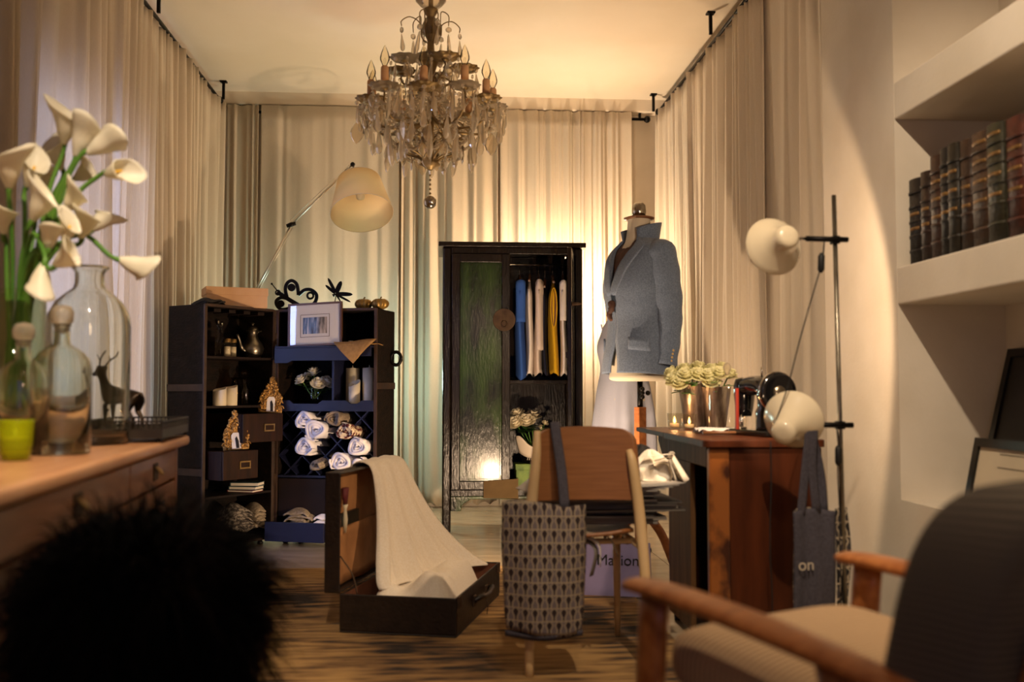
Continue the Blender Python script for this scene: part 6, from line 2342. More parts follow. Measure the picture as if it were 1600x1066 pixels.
def lily(label, bloom_px, tip_px, Y, size, seed, curve=0.0):
    """bloom_px: throat of the flower (where stem meets), tip_px: where the flower opens to."""
    rnd = random.Random(seed)
    b = at(bloom_px[0], bloom_px[1], Y)
    e = at(tip_px[0], tip_px[1], Y + rnd.uniform(-0.06, 0.02))
    d = (e - b).normalized()
    L = size
    t = thing('calla_lily', label, 'flower', b, group='calla lilies in the tall vase')
    q = Vector((0, 0, 1)).rotation_difference(d)
    tw = Matrix.Rotation(rnd.uniform(0, 2 * PI), 3, 'Z')
    m = MB()

    def sp(u, v):
        a = (u - 0.5) * 2 * PI * 1.08
        r = 0.007 + 0.24 * L * (v ** 2.4) + 0.10 * L * math.sin(PI * v * 0.9) + 0.05 * L * max(v - 0.8, 0) * 5
        back = (0.5 + 0.5 * math.cos(a)) * smoothstep(0.45, 1, v)      # tall lip on one side
        z = L * (v * (0.66 + 0.36 * back)) + 0.10 * L * smoothstep(0.85, 1, v) * back
        bend = 0.20 * L * smoothstep(0.55, 1.0, v) * back
        rr = r * (1 + 0.05 * math.sin(5 * a + seed) * v)
        p = Vector((rr * math.cos(a) + bend, rr * math.sin(a), z - 0.10 * L * smoothstep(0.86, 1, v) * (1 - back)))
        return q @ (tw @ p)
    m.grid(sp, 22, 14)
    m.build('spathe', 'lily_white', t, solid=0.0012, fix=False)
    m = MB(); m.tube([q @ Vector((0, 0, 0.10 * L)), q @ Vector((0, 0, 0.62 * L))], [0.005, 0.0035], 8)
    m.build('spadix', 'lily_spadix', t)
    # stem down into the vase
    foot = vp + Vector((rnd.uniform(-.045, .045), rnd.uniform(-.04, .04), 0.03))
    rim = vp + (Vector((b.x, b.y, 0)) - Vector((vp.x, vp.y, 0))).normalized() * 0.045 + Vector((0, 0, vh - 0.02))
    mid = (rim + b) / 2 + Vector((0, 0, 0.06 + curve))
    pts = [foot - b, rim - b, mid - b, Vector((0, 0, 0)) - d * L * 0.22, Vector((0, 0, 0)) + d * 0.02]
    MB().tube(spline(pts, 26), [0.0065] * 20 + [0.006, 0.0065, 0.0075, 0.008, 0.008, 0.008, 0.008], 8).build('stem', 'stem_green', t)


LIL = [
    ('tallest calla lily standing upright above the rest', (100, 225), (108, 160), 2.75, 0.13, 0),
    ('calla lily behind the tallest one, opening upwards', (95, 265), (82, 222), 2.84, 0.12, 0),
    ('wide calla lily just right of the tallest one', (118, 245), (140, 190), 2.72, 0.13, 0),
    ('calla lily at the top leaning out towards the curtain gap', (135, 240), (182, 213), 2.70, 0.125, 0),
    ('calla lily on a side stem pointing at the curtain edge', (165, 272), (212, 262), 2.72, 0.10, 0.02),
    ('calla lily at the outer edge of the picture, uppermost there', (14, 295), (16, 225), 2.62, 0.14, 0),
    ('calla lily second from the outer edge, leaning inwards', (42, 292), (62, 240), 2.74, 0.115, 0),
    ('half-hidden calla lily between the two upper clusters', (70, 295), (74, 262), 2.90, 0.09, 0),
    ('long calla lily bud in the middle of the bunch', (50, 345), (78, 290), 2.66, 0.13, 0),
    ('ruffled calla lily in the middle facing the room', (102, 330), (130, 292), 2.70, 0.105, 0),
    ('calla lily tucked behind the ruffled one', (118, 280), (150, 258), 2.86, 0.10, 0),
    ('calla lily with a yellowish throat above the demijohn', (126, 372), (146, 315), 2.74, 0.115, 0),
    ('calla lily beside it, turned towards the window', (142, 360), (182, 325), 2.80, 0.095, 0),
    ('small calla lily bud below the ruffled one', (100, 375), (116, 338), 2.64, 0.085, 0),
    ('narrow calla lily bud low in the bunch', (74, 390), (82, 348), 2.62, 0.085, 0),
    ('calla lily arching low over the stoppered bottle', (85, 415), (132, 385), 2.56, 0.11, 0.02),
    ('nodding calla lily lowest of all, before the vase rim', (68, 412), (58, 470), 2.58, 0.105, 0.06),
    ('calla lily on a long arched stem reaching over the demijohn', (185, 405), (236, 424), 2.72, 0.115, 0.06),
    ('calla lily bud at the outer edge below the uppermost', (6, 365), (8, 310), 2.70, 0.11, 0),
]
for i, (lab, b, e, Y, sz, cv) in enumerate(LIL):
    lily(lab, b, e, Y, sz * 0.84, i + 3, cv)

# ---- gallery tray with bronze deer
ty = 3.26
tp = drpt(214, ty, 690)
M('pierced_metal', '#3a332c', 0.4, metal=0.7, col2='#4a4238', nscale=30)
t = thing('gallery_tray', 'dark metal tray with a pierced gallery rim on the dresser', 'tray', tp + Vector((0, 0, 0.012)), dres.rotation_euler.z)
TLx, TLy = 0.118, 0.24
m = MB(); m.bx(-TLx, TLx, -TLy, TLy, 0.0, 0.005)
m.build('tray_floor', 'pierced_metal', t)
for c, sx, sy in (((0, -TLy), TLx, 0), ((0, TLy), TLx, 0), ((-TLx, 0), 0, TLy), ((TLx, 0), 0, TLy)):
    m = MB()
    m.box((c[0], c[1], 0.014), (2 * sx + 0.003, 2 * sy + 0.003, 0.028)); m.box((c[0], c[1], 0.050), (2 * sx + 0.004, 2 * sy + 0.004, 0.006))
    m.build('rim', 'pierced_metal', t)
    n = int((sx + sy) / 0.007)
    m = MB()
    for k in range(n + 1):
        f = -1 + 2 * k / n
        m.box((c[0] + f * sx, c[1] + f * sy, 0.038), (0.0045, 0.0045, 0.022))
    o = m.build('pierced_gallery', 'pierced_metal', t)
    o['kind'] = 'stuff'
for sx in (-1, 1):
    for sy in (-1, 1):
        MB().ball((sx * (TLx - 0.01), sy * (TLy - 0.01), -0.005), 0.007, 10, 6).build('foot', 'black_iron', t)


def deer():
    p = at(190, 652, ty)
    t = thing('bronze_deer', 'small bronze deer figurine standing in the gallery tray', 'figurine', (p.x, ty, tp.z + 0.0175), R(150))
    # skinned skeleton: +x forward
    V = []
    E = []
    Rr = []

    def v(co, r):
        V.append(co); Rr.append(r); return len(V) - 1
    hip = v((-0.052, 0, 0.120), (0.024, 0.027))
    bel = v((-0.005, 0, 0.114), (0.022, 0.024))
    che = v((0.042, 0, 0.118), (0.024, 0.030))
    nk1 = v((0.066, 0, 0.142), (0.015, 0.020))
    nk2 = v((0.080, 0, 0.172), (0.011, 0.014))
    hd = v((0.090, 0, 0.190), (0.013, 0.014))
    mz = v((0.112, 0, 0.182), (0.008, 0.009))
    ns = v((0.124, 0, 0.177), (0.006, 0.006))
    E += [(hip, bel), (bel, che), (che, nk1), (nk1, nk2), (nk2, hd), (hd, mz), (mz, ns)]
    tl = v((-0.078, 0, 0.124), (0.007, 0.007)); t2_ = v((-0.086, 0, 0.108), (0.004, 0.004))
    E += [(hip, tl), (tl, t2_)]
    for s in (-1, 1):
        a = v((-0.056, s * 0.018, 0.094), (0.014, 0.017)); b = v((-0.044, s * 0.019, 0.068), (0.008, 0.010)); c = v((-0.066, s * 0.019, 0.046), (0.005, 0.006)); d = v((-0.060, s * 0.019, 0.010), (0.004, 0.004)); e = v((-0.053, s * 0.019, 0.003), (0.005, 0.005))
        E += [(hip, a), (a, b), (b, c), (c, d), (d, e)]
        a = v((0.045, s * 0.016, 0.090), (0.011, 0.013)); b = v((0.046, s * 0.017, 0.052), (0.006, 0.006)); c = v((0.044, s * 0.017, 0.012), (0.004, 0.004)); d = v((0.050, s * 0.017, 0.003), (0.005, 0.005))
        E += [(che, a), (a, b), (b, c), (c, d)]
        f = v((0.080, s * 0.020, 0.205), (0.004, 0.006))
        E += [(hd, f)]
    me = bpy.data.meshes.new('deer_body')
    me.from_pydata(V, E, [])
    me.materials.append(MATS['bronze'])
    o = bpy.data.objects.new('deer_body', me)
    COL.objects.link(o)
    o.parent = t
    sk = o.modifiers.new('skin', 'SKIN')
    sk.use_smooth_shade = True
    for i, r in enumerate(Rr):
        me.skin_vertices[0].data[i].radius = r
    me.skin_vertices[0].data[hip].use_root = True
    sb = o.modifiers.new('smooth', 'SUBSURF'); sb.levels = 1; sb.render_levels = 1
    for s in (-1, 1):
        m = MB()
        m.tube(spline([(0.085, s * 0.008, 0.198), (0.070, s * 0.020, 0.222), (0.050, s * 0.030, 0.236), (0.035, s * 0.028, 0.252)], 10), [0.0028] * 10 + [0.001], 6)
        m.tube([(0.070, s * 0.020, 0.222), (0.078, s * 0.026, 0.240)], [0.0022, 0.001], 5)
        m.build('antler', 'bronze', t)
    t.scale = (1.05, 1.05, 1.05)


deer()

# ================================================================== stool under a black shaggy fur
FP = at(222, 930, 1.70)
t = thing('fur_covered_stool', 'wooden stool smothered in a shaggy black fur throw', 'stool', (FP.x + 0.005, 1.70, 0), 0.0)
M('fur_black', '#060504', 0.85, col2='#0d0a08', nscale=30, spec=0.15)
M('fur_brown', '#1f1510', 0.8, spec=0.2)
ft = 0.54
MB().lathe([(0.001, ft - 0.03), (0.12, ft - 0.03), (0.125, ft - 0.015), (0.12, ft), (0.001, ft)], 28).build('seat', 'teak', t)
for k in range(4):
    a = PI / 4 + k * PI / 2
    c, s = math.cos(a), math.sin(a)
    m = MB(); m.tube([(0.085 * c, 0.085 * s, ft - 0.03), (0.165 * c, 0.165 * s, 0.0)], [0.018, 0.012], 10)
    m.build('leg', 'teak', t)
rnd = random.Random(77)
ph = [rnd.uniform(0, 6) for _ in range(9)]


def furbase(a, b):
    """a: angle round, b: 0 top .. 1 bottom"""
    k = 0.93 + 0.13 * math.sin(2 * a + ph[0]) + 0.10 * math.sin(3 * a + ph[1]) + 0.07 * math.sin(5 * a + ph[2] + 3 * b)
    th = b * PI * 0.72
    r = 0.165 * math.sin(th) ** 0.75 * k if th > 0 else 0.0
    z = 0.565 + 0.130 * math.cos(th) * (1 + 0.08 * math.sin(2 * a + ph[3])) - 0.05 * (b > 0.8) * (b - 0.8) * 5 * (0.5 + 0.5 * math.sin(3 * a + ph[4]))
    return Vector((r * math.cos(a), r * math.sin(a), z))


m = MB(); m.grid(lambda u, v: furbase(u * 2 * PI, max(v, 0.002)), 48, 24, closed=True)
m.build('fur_hide', 'fur_black', t)
vs, fs, sm = [], [], []
for k in range(17000):
    a = rnd.uniform(0, 2 * PI); b = math.sqrt(rnd.random())
    p = furbase(a, b)
    n = Vector((p.x, p.y, (p.z - 0.55) * 1.0)).normalized()
    clump = math.sin(9 * a + 5 * b) * 0.4 + math.sin(17 * b + 4 * a) * 0.3
    d = (n + Vector((rnd.uniform(-.5, .5) + 0.5 * clump * -math.sin(a), rnd.uniform(-.5, .5) + 0.5 * clump * math.cos(a), rnd.uniform(-0.7, 0.15)))).normalized()
    ln = rnd.uniform(0.03, 0.115) * (1 + 0.5 * math.sin(7 * a + ph[5]) * math.sin(9 * b + ph[6]))
    s = d.cross(Vector((rnd.uniform(-1, 1), rnd.uniform(-1, 1), rnd.uniform(-1, 1)))).normalized() * rnd.uniform(0.0010, 0.0022)
    q = p + d * ln * 0.55
    e = p + d * ln + Vector((0, 0, -ln * 0.35))
    o = len(vs)
    vs += [p - s, p + s, q + s * 0.7, q - s * 0.7, e]
    fs += [(o, o + 1, o + 2, o + 3), (o + 3, o + 2, o + 4)]
    sm.append(math.sin(3 * a + ph[7]) + math.sin(7 * b + ph[8] + 2 * a) > 1.25)
for nm, mat_, pick in (('fur_pile', 'fur_black', False), ('brown_fur_pile', 'fur_brown', True)):
    m = MB()
    for i, k_ in enumerate(sm):
        if k_ == pick:
            m.add(vs[5 * i:5 * i + 5], [(0, 1, 2, 3), (3, 2, 4)], True)
    o = m.build(nm, mat_, t, fix=False)
    o['kind'] = 'stuff'

# ================================================================== armchair in the near right corner
def wavy_stripe(name, c1, c2, scale, dirn='Z'):
    m = bpy.data.materials.new(name)
    m.use_nodes = True
    nt = m.node_tree
    b = nt.nodes['Principled BSDF']
    b.inputs['Roughness'].default_value = 0.95
    tc = nt.nodes.new('ShaderNodeTexCoord')
    w = nt.nodes.new('ShaderNodeTexWave')
    w.bands_direction = dirn
    w.inputs['Scale'].default_value = scale
    w.inputs['Distortion'].default_value = 7.0
    w.inputs['Detail'].default_value = 0.0
    w.inputs['Detail Scale'].default_value = 0.12
    nt.links.new(tc.outputs['Object'], w.inputs[0])
    r = nt.nodes.new('ShaderNodeValToRGB')
    r.color_ramp.elements[0].position = 0.25; r.color_ramp.elements[0].color = srgb(c1)
    r.color_ramp.elements[1].position = 0.75; r.color_ramp.elements[1].color = srgb(c2)
    nt.links.new(w.outputs['Fac'], r.inputs[0])
    nt.links.new(r.outputs[0], b.inputs['Base Color'])
    bp = nt.nodes.new('ShaderNodeBump'); bp.inputs['Strength'].default_value = 0.5; bp.inputs['Distance'].default_value = 0.004
    nt.links.new(w.outputs['Fac'], bp.inputs['Height']); nt.links.new(bp.outputs[0], b.inputs['Normal'])
    MATS[name] = m


wavy_stripe('back_stripe', '#2f2924', '#675d4f', 30)
wavy_stripe('seat_stripe', '#8f7254', '#bf9f78', 26, 'Y')
# local frame: +y = the way the chair faces, x across; arms at x = +-0.29
AF = Vector((-0.454, 0.891, 0))
arot = math.atan2(-AF.x, AF.y)
naf = at(985, 905, 1.83)       # front end of the near arm
faf = at(1305, 862, 2.14)
ctr = (naf + faf) / 2
half = 0.285
org = Vector((ctr.x, ctr.y, 0)) - Vector((AF.x, AF.y, 0)) * 0.30
arm_c = thing('armchair', 'low teak armchair with striped grey back and tan seat cushion', 'armchair', org, arot)


def cushion(name, c, s, mat, rot=None, parent=arm_c, puff=0.35):
    m = MB()

    def sgn(x, e):
        return math.copysign(abs(x) ** e, x)

    def fn(u, v):
        a = u * 2 * PI
        b = (v - 0.5) * PI
        e1, e2 = 0.28, 0.45
        x = s[0] / 2 * sgn(math.cos(b), e2) * sgn(math.cos(a), e1)
        y = s[1] / 2 * sgn(math.cos(b), e2) * sgn(math.sin(a), e1)
        z = s[2] / 2 * sgn(math.sin(b), e2 * 1.3)
        p = Vector((x, y, z))
        if rot:
            p = Euler(rot).to_matrix() @ p
        return Vector(c) + p
    m.grid(fn, 64, 30, closed=True)
    return m.build(name, mat, parent)


AH = at(985, 905, 1.83).z
for s, nm in ((-1, 'near'), (1, 'far')):
    x = s * half
    # shaped armrest: broad paddle towards the front, thinner behind
    path = spline([(x, 0.30, AH - 0.012), (x, 0.20, AH - 0.010), (x, 0.0, AH - 0.022), (x, -0.22, AH - 0.045), (x * 0.985, -0.42, AH - 0.075)], 20)
    wd = [0.027 + 0.014 * math.sin(PI * min(k / 20 * 0.85 + 0.1, 1)) if k > 0 else 0.018 for k in range(21)]
    m = MB(); m.tube(path, wd, 16, flat=0.40, up=(0, 0, 1))
    m.build('armrest', 'teak', arm_c, bevel=0.006)
    m = MB(); m.tube(spline([(x, 0.225, AH - 0.02), (x, 0.25, 0.30), (x * 1.02, 0.29, 0.0)], 10), [0.034] * 5 + [0.031, 0.028, 0.025, 0.022, 0.019, 0.016], 12, flat=0.6, up=(1, 0, 0))
    m.build('front_leg', 'teak', arm_c)
    m = MB(); m.tube(spline([(x, -0.18, AH - 0.05), (x, -0.26, 0.26), (x * 1.02, -0.36, 0.0)], 10), [0.032] * 5 + [0.029, 0.027, 0.024, 0.021, 0.018, 0.016], 12, flat=0.6, up=(1, 0, 0))
    m.build('rear_leg', 'teak', arm_c)
    m = MB(); m.tube([(x * 0.93, 0.26, 0.335), (x * 0.93, -0.33, 0.27)], 0.022, 12, flat=0.6)
    m.build('side_rail', 'teak', arm_c)
for y, z in ((0.24, 0.33), (-0.32, 0.27)):
    m = MB(); m.tube([(-half, y, z), (half, y, z)], 0.018, 12)
    m.build('cross_rail', 'teak', arm_c)
sc = cushion('seat_cushion', (0, -0.02, 0.415), (0.51, 0.58, 0.13), 'seat_stripe', (R(6), 0, 0))
bc = cushion('back_cushion', (0, -0.325, 0.535), (0.56, 0.17, 0.53), 'back_stripe', (R(13), 0, 0))
for x in (-0.2, 0.2):
    m = MB(); m.tube([(x, -0.33, 0.27), (x, -0.40, 0.45), (x, -0.45, 0.62)], 0.016, 10)
    m.build('back_post', 'teak', arm_c)

# ================================================================== books on the shelf
BZ = 1.386
books = [
    # label, y far, y near, height, cover, title bands
    ('short near-black leather tome at the far end of the book shelf', 3.555, 3.470, 0.315, '#1a1411', 2),
    ('short dark brown leather book second from the far end', 3.466, 3.400, 0.325, '#2c1a11', 2),
    ('chestnut leather tome with a worn top edge, third from the far end', 3.396, 3.318, 0.365, '#3a2114', 3),
    ('thin black leather book squeezed beside the chestnut tome', 3.315, 3.258, 0.375, '#1c1815', 3),
    ('dark olive leather book in the middle of the shelf row', 3.255, 3.190, 0.375, '#251f14', 3),
    ('brown leather book with one gilt title band', 3.187, 3.120, 0.37, '#382416', 2),
    ('thick scuffed brown tome with a tooled spine', 3.117, 3.020, 0.372, '#473222', 4),
    ('thick greenish leather tome with gilt bands', 3.012, 2.925, 0.375, '#333020', 4),
    ('red-edged leather tome closest to the front of the shelf', 2.920, 2.830, 0.37, '#4a2114', 3),
]
M('gilt_band', '#8d6a3a', 0.45, metal=0.5, col2='#6a4d2a', nscale=40)
M('page_edge', '#8f7a58', 0.9, col2='#6f5c40', nscale=60, stretch=(1, 30, 1))
for i, (lab, ya_, yb_, h, col, nb) in enumerate(books):
    mat = 'book_leather_%d' % i
    dk = '#120d0a'
    M(mat, col, 0.55, col2=dk, nscale=18, bump=0.4, bscale=50, contrast=(0.45, 0.8))
    th = ya_ - yb_
    rr = random.Random(i)
    dep = rr.uniform(0.22, 0.26)
    t = thing('leather_book', lab, 'book', (1.715 + rr.uniform(0, 0.012), (ya_ + yb_) / 2, BZ), 0.0, group='old leather books on the shelf')
    m = MB()
    bt = 0.005
    m.bx(0.012, dep, -th / 2, -th / 2 + bt, 0, h); m.bx(0.012, dep, th / 2 - bt, th / 2, 0, h)
    m.build('cover_board', mat, t, bevel=0.002)
    m = MB()

    def spine(u, v, th=th, h=h):
        a = PI * u
        return Vector((0.014 - 0.014 * math.sin(a), -th / 2 * math.cos(a), 0.001 + (h - 0.002) * v))
    m.grid(spine, 12, 1)
    m.build('spine', mat, t, solid=0.004, fix=False)
    MB().bx(0.014, dep - 0.006, -th / 2 + bt, th / 2 - bt, 0.004, h - 0.008).build('page_block', 'page_edge', t)
    for k in range(5):
        z = h * (0.14 + 0.17 * k)
        m = MB()

        def band(u, v, z=z, th=th):
            a = PI * u
            return Vector((0.013 - 0.017 * math.sin(a), -(th / 2 + 0.002) * math.cos(a), z + 0.010 * v))
        m.grid(band, 12, 1)
        m.build('raised_band', mat, t, solid=0.003, fix=False)
    for k in range(nb):
        z = h * (0.16 + 0.17 * (k + 1)) + 0.02
        m = MB()

        def tb_(u, v, z=z, th=th):
            a = PI * (0.18 + 0.64 * u)
            return Vector((0.0135 - 0.0165 * math.sin(a), -(th / 2) * math.cos(a), z + 0.012 * v))
        m.grid(tb_, 10, 1)
        m.build('gilt_tooling', 'gilt_band', t, solid=0.001, fix=False)

# ================================================================== leaning frames in the lower niche
NZ = 0.52
M('frame_black', '#0c0a09', 0.4)
M('mount_grey', '#6d6354', 0.7)
M('dark_canvas', '#1b1714', 0.6, col2='#262019', nscale=4)
M('line_print', '#cdbfa4', 0.7, col2='#bdae92', nscale=4)


def leaning(label, Yc, Xf, w, h, inner, mat_in, lean, mount=0.05, turn=0.0, frame_w=0.03):
    t = thing('leaning_picture', label, 'picture', (Xf, Yc, NZ + 0.001), R(-90) + turn, group='framed pictures in the lower niche')
    mt = Matrix.Rotation(R(-lean), 3, 'X')

    def bar(w_, h_, x, z, y0=-0.012, y1=0.012):
        m = MB()
        vs = [mt @ Vector((a, b, c)) for c in (z, z + h_) for a, b in ((x - w_ / 2, y0), (x + w_ / 2, y0), (x + w_ / 2, y1), (x - w_ / 2, y1))]
        m.add(vs, [(0, 3, 2, 1), (4, 5, 6, 7), (0, 1, 5, 4), (1, 2, 6, 5), (2, 3, 7, 6), (3, 0, 4, 7)])
        return m
    bar(w, frame_w, 0, 0).build('frame_bar', 'frame_black', t); bar(w, frame_w, 0, h - frame_w).build('frame_bar', 'frame_black', t)
    bar(frame_w, h - 2 * frame_w, -w / 2 + frame_w / 2, frame_w).build('frame_bar', 'frame_black', t); bar(frame_w, h - 2 * frame_w, w / 2 - frame_w / 2, frame_w).build('frame_bar', 'frame_black', t)
    bar(w - 2 * frame_w, h - 2 * frame_w, 0, frame_w, -0.002, 0.006).build('mount', mat_in, t)
    if inner:
        for z in (0.62, 0.80):
            bar(w * 0.5, 0.003, 0.0, h * z, -0.0035, -0.002).build('drawn_line', 'mount_grey', t)
        bar(w * 0.10, h * 0.10, w * 0.16, h * 0.68, -0.0035, -0.002).build('drawn_figure', 'mount_grey', t)
        bar(w * 0.012, h * 0.06, w * 0.06, h * 0.69, -0.0035, -0.002).build('drawn_figure', 'mount_grey', t)
    return t


leaning('large black framed dark picture leaning in the lower niche', 3.21, 1.95, 0.62, 0.57, False, 'dark_canvas', 14)
leaning('black framed pale drawing leaning before the dark picture', 3.02, 1.80, 0.62, 0.245, True, 'line_print', 12)

# ================================================================== crystal chandelier
CHY = 4.80
cb = at(672, 316, CHY)
CHX = cb.x
chan = thing('crystal_chandelier', 'large crystal chandelier with unlit candle bulbs', 'chandelier', (CHX, CHY, 0))
M('ch_bronze', '#7d6844', 0.5, metal=0.55, col2='#9a8358', nscale=25, bump=0.2)
M('candle_sleeve', '#dcae82', 0.6, col2='#c99a6c', nscale=10, bump=0.1)
glass_mat('bulb_glass', '#fbf6ea', 0.0, 1.28, False)


def cz(py):
    return at(672, py, CHY).z


PXM = F_PX / CHY      # pixels per metre there
z0 = cb.z
MB().lathe([(0.010, cz(266)), (0.02, cz(262)), (0.05, cz(258)), (0.035, cz(252)), (0.018, cz(244)), (0.014, cz(215)), (0.02, cz(190)), (0.028, cz(176)), (0.016, cz(160)), (0.014, cz(120)), (0.03, cz(105)), (0.042, cz(96)), (0.02, cz(84)), (0.016, cz(66)), (0.022, cz(58)),
            (0.035, cz(44)), (0.018, cz(34)), (0.02, cz(26)), (0.034, cz(19)), (0.036, cz(15)), (0.012, cz(10)), (0.008, CEIL - 0.05)], 20).build('stem', 'ch_bronze', chan)
MB().lathe([(0.004, cz(56)), (0.04, cz(54)), (0.046, cz(42)), (0.03, cz(30)), (0.015, cz(26))], 18).build('glass_baluster', 'crystal_thin', chan)
MB().lathe([(0.012, cz(14)), (0.05, cz(10)), (0.075, cz(2)), (0.068, cz(-10)), (0.05, cz(-18))], 24).build('glass_crown', 'crystal_thin', chan)
MB().lathe([(0.001, CEIL), (0.06, CEIL), (0.055, CEIL - 0.03), (0.02, CEIL - 0.06), (0.001, CEIL - 0.06)], 22).build('ceiling_rose', 'ch_bronze', chan)
MB().lathe([(0.014, cz(100)), (0.07, cz(97)), (0.085, cz(90)), (0.08, cz(88)), (0.02, cz(94))], 24).build('glass_bowl', 'crystal_thin', chan)
# crystal ball on its chain
m = MB()
for k in range(5):
    m.ball((0, 0, cz(268) - 0.02 - 0.022 * k), 0.006, 8, 6)
m.build('ball_chain', 'ch_bronze', chan)
MB().ball((0, 0, z0), 0.032, 24, 16).build('glass_ball', 'silver', chan)


# shared crystal shapes
def drop_mesh(kind):
    m = MB()
    if kind == 'pear':
        prof = [(0.0006, 0.0), (0.004, -0.01), (0.007, -0.03), (0.012, -0.055), (0.015, -0.075), (0.012, -0.09), (0.0006, -0.10)]
        m.lathe(prof, 8, smooth=False, sy=0.6)
    elif kind == 'leaf':
        prof = [(0.0006, 0.0), (0.012, -0.012), (0.026, -0.035), (0.030, -0.055), (0.022, -0.078), (0.010, -0.092), (0.0006, -0.10)]
        m.lathe(prof, 10, smooth=False, sy=0.32)
    elif kind == 'spear':
        prof = [(0.0006, 0.0), (0.006, -0.015), (0.010, -0.05), (0.012, -0.10), (0.007, -0.125), (0.0006, -0.135)]
        m.lathe(prof, 6, smooth=False)
    elif kind == 'oct':
        m.lathe([(0.0006, 0.0), (0.011, -0.006), (0.013, -0.013), (0.011, -0.020), (0.0006, -0.026)], 8, smooth=False, sy=0.6)
    return m.mesh('crystal_drop', 'crystal_thin' if kind in ('leaf',) else 'crystal')


DR = {k: drop_mesh(k) for k in ('pear', 'leaf', 'spear', 'oct')}
rc = random.Random(31)


def hang(kind, p, sc_=1.0, rz=None):
    o = link('crystal_drop', DR[kind], chan, loc=p, rot=(rc.uniform(-.12, .12), rc.uniform(-.12, .12), rc.uniform(0, PI) if rz is None else rz))
    o.scale = (sc_, sc_, sc_)
    return o


def bead_strand(p0, p1, sag, n, r, name='bead_strand'):
    m = MB()
    p0, p1 = Vector(p0), Vector(p1)
    for k in range(n + 1):
        f = k / n
        p = p0.lerp(p1, f) - Vector((0, 0, sag * 4 * f * (1 - f)))
        m.ball(p, r, 6, 4)
    o = m.build(name, 'crystal', chan, fix=False)
    return o


# top tier of hooked wires with drops
for k in range(8):
    a = 2 * PI * k / 8 + 0.25
    c, s = math.cos(a), math.sin(a)
    big = k % 2 == 0
    R1 = 0.145 if big else 0.10
    zt1 = cz(30) if big else cz(22)
    pts = spline([(0.02 * c, 0.02 * s, cz(66)), (0.045 * c, 0.045 * s, cz(60)), (0.055 * c, 0.055 * s, cz(38)), ((R1 - 0.04) * c, (R1 - 0.04) * s, zt1), (R1 * c, R1 * s, zt1 - 0.025), (R1 * c, R1 * s, cz(46))], 20)
    MB().tube(pts, 0.0028, 6).build('wire_hook', 'ch_bronze', chan)
    e = Vector((R1 * c, R1 * s, cz(47)))
    hang('oct', e, 1.2)
    hang('pear' if big else 'spear', e - Vector((0, 0, 0.034)), 0.9)


def arm(a, rad, z_root, z_cup, dipz, candle, ci):
    c, s = math.cos(a), math.sin(a)
    P3 = lambda r, z: (r * c, r * s, z)
    pts = spline([P3(0.02, z_root), P3(rad * 0.28, z_root - 0.05), P3(rad * 0.55, dipz), P3(rad * 0.85, dipz + 0.01), P3(rad * 1.0, (dipz + z_cup) / 2), P3(rad, z_cup - 0.005)], 24)
    ar = MB().tube(pts, [0.0075 - 0.003 * k / 24 for k in range(25)], 7).build('arm', 'ch_bronze', chan)
    # scroll on the arm
    sc = [Vector(P3(rad * 0.62, dipz - 0.005)) + Vector((c, s, 0)) * (0.045 * (1 - q / 14) * math.cos(q * 0.55) - 0.045) + Vector((0, 0, 0.045 * (1 - q / 14) * math.sin(q * 0.55))) for q in range(14)]
    MB().tube(sc, 0.0042, 6).build('scroll', 'ch_bronze', ar)
    # candle cup and pleated glass pan
    cp = MB().lathe([(0.002, z_cup - 0.012), (0.014, z_cup - 0.006), (0.020, z_cup + 0.006), (0.016, z_cup + 0.016), (0.018, z_cup + 0.022)], 14, (rad * c, rad * s, 0)).build('candle_cup', 'ch_bronze', ar)
    m = MB()

    def pan(u, v):
        th = u * 2 * PI
        r = 0.014 + 0.058 * v * (1 + 0.10 * math.cos(10 * th))
        return Vector((rad * c + r * math.cos(th), rad * s + r * math.sin(th), z_cup + 0.004 - 0.010 * math.sin(PI * v) + 0.014 * v * v))
    m.grid(pan, 40, 4, closed=True)
    m.build('drip_pan', 'ch_bronze' if ci % 2 else 'crystal_thin', ar, solid=0.002, fix=False)
    if candle:
        MB().lathe([(0.001, z_cup + 0.012), (0.019, z_cup + 0.012), (0.018, z_cup + 0.100), (0.013, z_cup + 0.107), (0.001, z_cup + 0.107)], 14, (rad * c, rad * s, 0)).build('candle_sleeve', 'candle_sleeve', ar)
        zb_ = z_cup + 0.107
        bl = MB().lathe([(0.010, zb_), (0.013, zb_ + 0.008), (0.022, zb_ + 0.028), (0.0225, zb_ + 0.040), (0.017, zb_ + 0.062), (0.008, zb_ + 0.084), (0.0012, zb_ + 0.098)], 16, (rad * c, rad * s, 0)).build('bulb', 'bulb_glass', ar)
        MB().tube([(rad * c - 0.003, rad * s, zb_), (rad * c - 0.004, rad * s, zb_ + 0.03), (rad * c, rad * s, zb_ + 0.038), (rad * c + 0.004, rad * s, zb_ + 0.03), (rad * c + 0.003, rad * s, zb_)], 0.0007, 4).build('filament', 'ch_bronze', ar)
    # drops around the pan
    for q in range(6):
        th = 2 * PI * q / 6 + rc.random()
        pt = Vector((rad * c + 0.068 * math.cos(th), rad * s + 0.068 * math.sin(th), z_cup + 0.002))
        hang('oct', pt, 0.9)
        hang(rc.choice(('pear', 'pear', 'pear', 'spear', 'spear', 'leaf')), pt - Vector((0, 0, 0.024)), rc.uniform(0.75, 1.05))
    # drop under the arm
    pt = Vector(P3(rad * 0.7, dipz - 0.01))
    hang('leaf', pt, rc.uniform(0.75, 1.0), a + PI / 2)
    bead_strand(P3(rad, z_cup - 0.01), P3(rad * 0.45, cz(232)), 0.05, 20, 0.0085)
    return ar


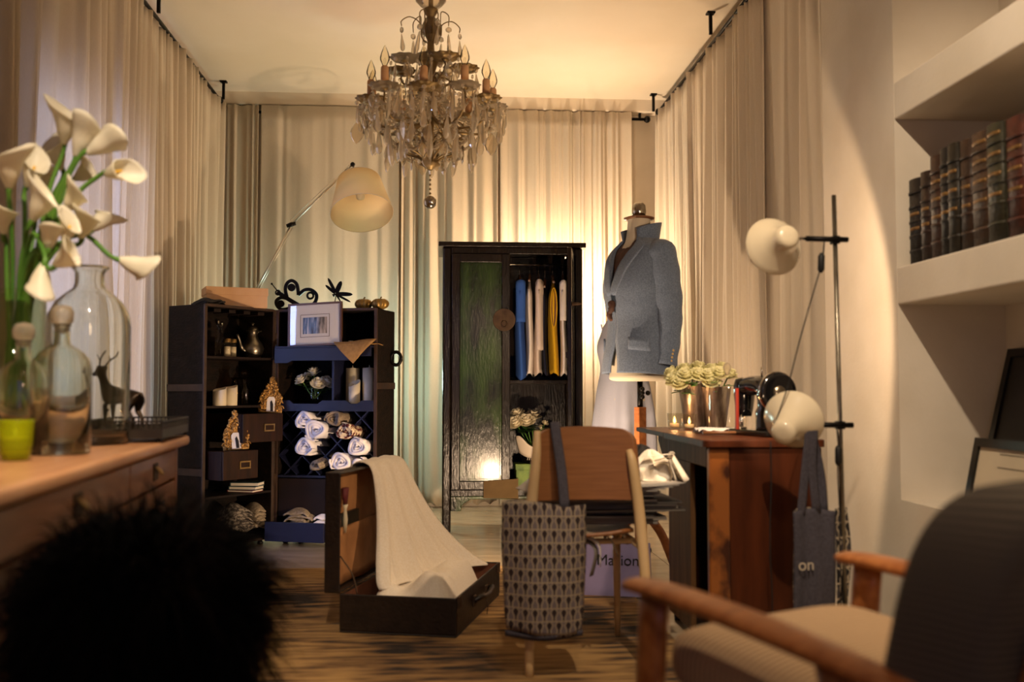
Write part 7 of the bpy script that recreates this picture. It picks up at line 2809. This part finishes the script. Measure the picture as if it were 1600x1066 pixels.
for k in range(10):
    a = 2 * PI * (k + 0.35) / 10
    up = k % 2
    arm(a, 0.315 if not up else 0.29, cz(185), cz(163 + (4 if up else 0)), cz(205), True, k)
for k in range(5):
    a = 2 * PI * (k + 0.1) / 5
    arm(a, 0.165, cz(120), cz(108), cz(130), False, k + 1)
# long outer drops under the candle ring
for k in range(18):
    a = 2 * PI * k / 18 + 0.1
    rr = 0.345 if k % 2 else 0.30
    e_ = Vector((rr * math.cos(a), rr * math.sin(a), cz(176 if k % 2 else 186)))
    hang('oct', e_, 1.1)
    hang('oct', e_ - Vector((0, 0, 0.03)), 0.9)
    hang('pear' if k % 3 else 'leaf', e_ - Vector((0, 0, 0.054)), 1.15)
    bead_strand(e_ + Vector((0, 0, 0.005)), (0.34 * math.cos(a + 0.35), 0.34 * math.sin(a + 0.35), cz(172)), 0.05, 14, 0.0072)
# lower basket of scrolls with large leaf crystals
for k in range(10):
    a = 2 * PI * k / 10 + 0.1
    c, s = math.cos(a), math.sin(a)
    pts = spline([(0.02 * c, 0.02 * s, cz(225)), (0.10 * c, 0.10 * s, cz(215)), (0.16 * c, 0.16 * s, cz(228)), (0.13 * c, 0.13 * s, cz(238)), (0.06 * c, 0.06 * s, cz(246)), (0.02 * c, 0.02 * s, cz(256))], 18)
    MB().tube(pts, 0.0045, 6).build('basket_scroll', 'ch_bronze', chan)
    hang('leaf', (0.16 * c, 0.16 * s, cz(229)), 0.85, a + PI / 2)
    if k % 2:
        hang('leaf', (0.09 * c, 0.09 * s, cz(244)), 0.8, a + PI / 2)
    bead_strand((0.16 * c, 0.16 * s, cz(229)), (0.16 * math.cos(a + 2 * PI / 10), 0.16 * math.sin(a + 2 * PI / 10), cz(229)), 0.045, 12, 0.0085)
for k in range(20):
    a = 2 * PI * k / 20
    c, s = math.cos(a), math.sin(a)
    rr = 0.21 if k % 2 else 0.25
    zz = cz(206 if k % 2 else 198)
    bead_strand((0.03 * c, 0.03 * s, cz(128)), (rr * c, rr * s, zz), 0.06, 24, 0.0075)
    hang('spear' if k % 2 else 'pear', (rr * c, rr * s, zz - 0.006), 1.35)
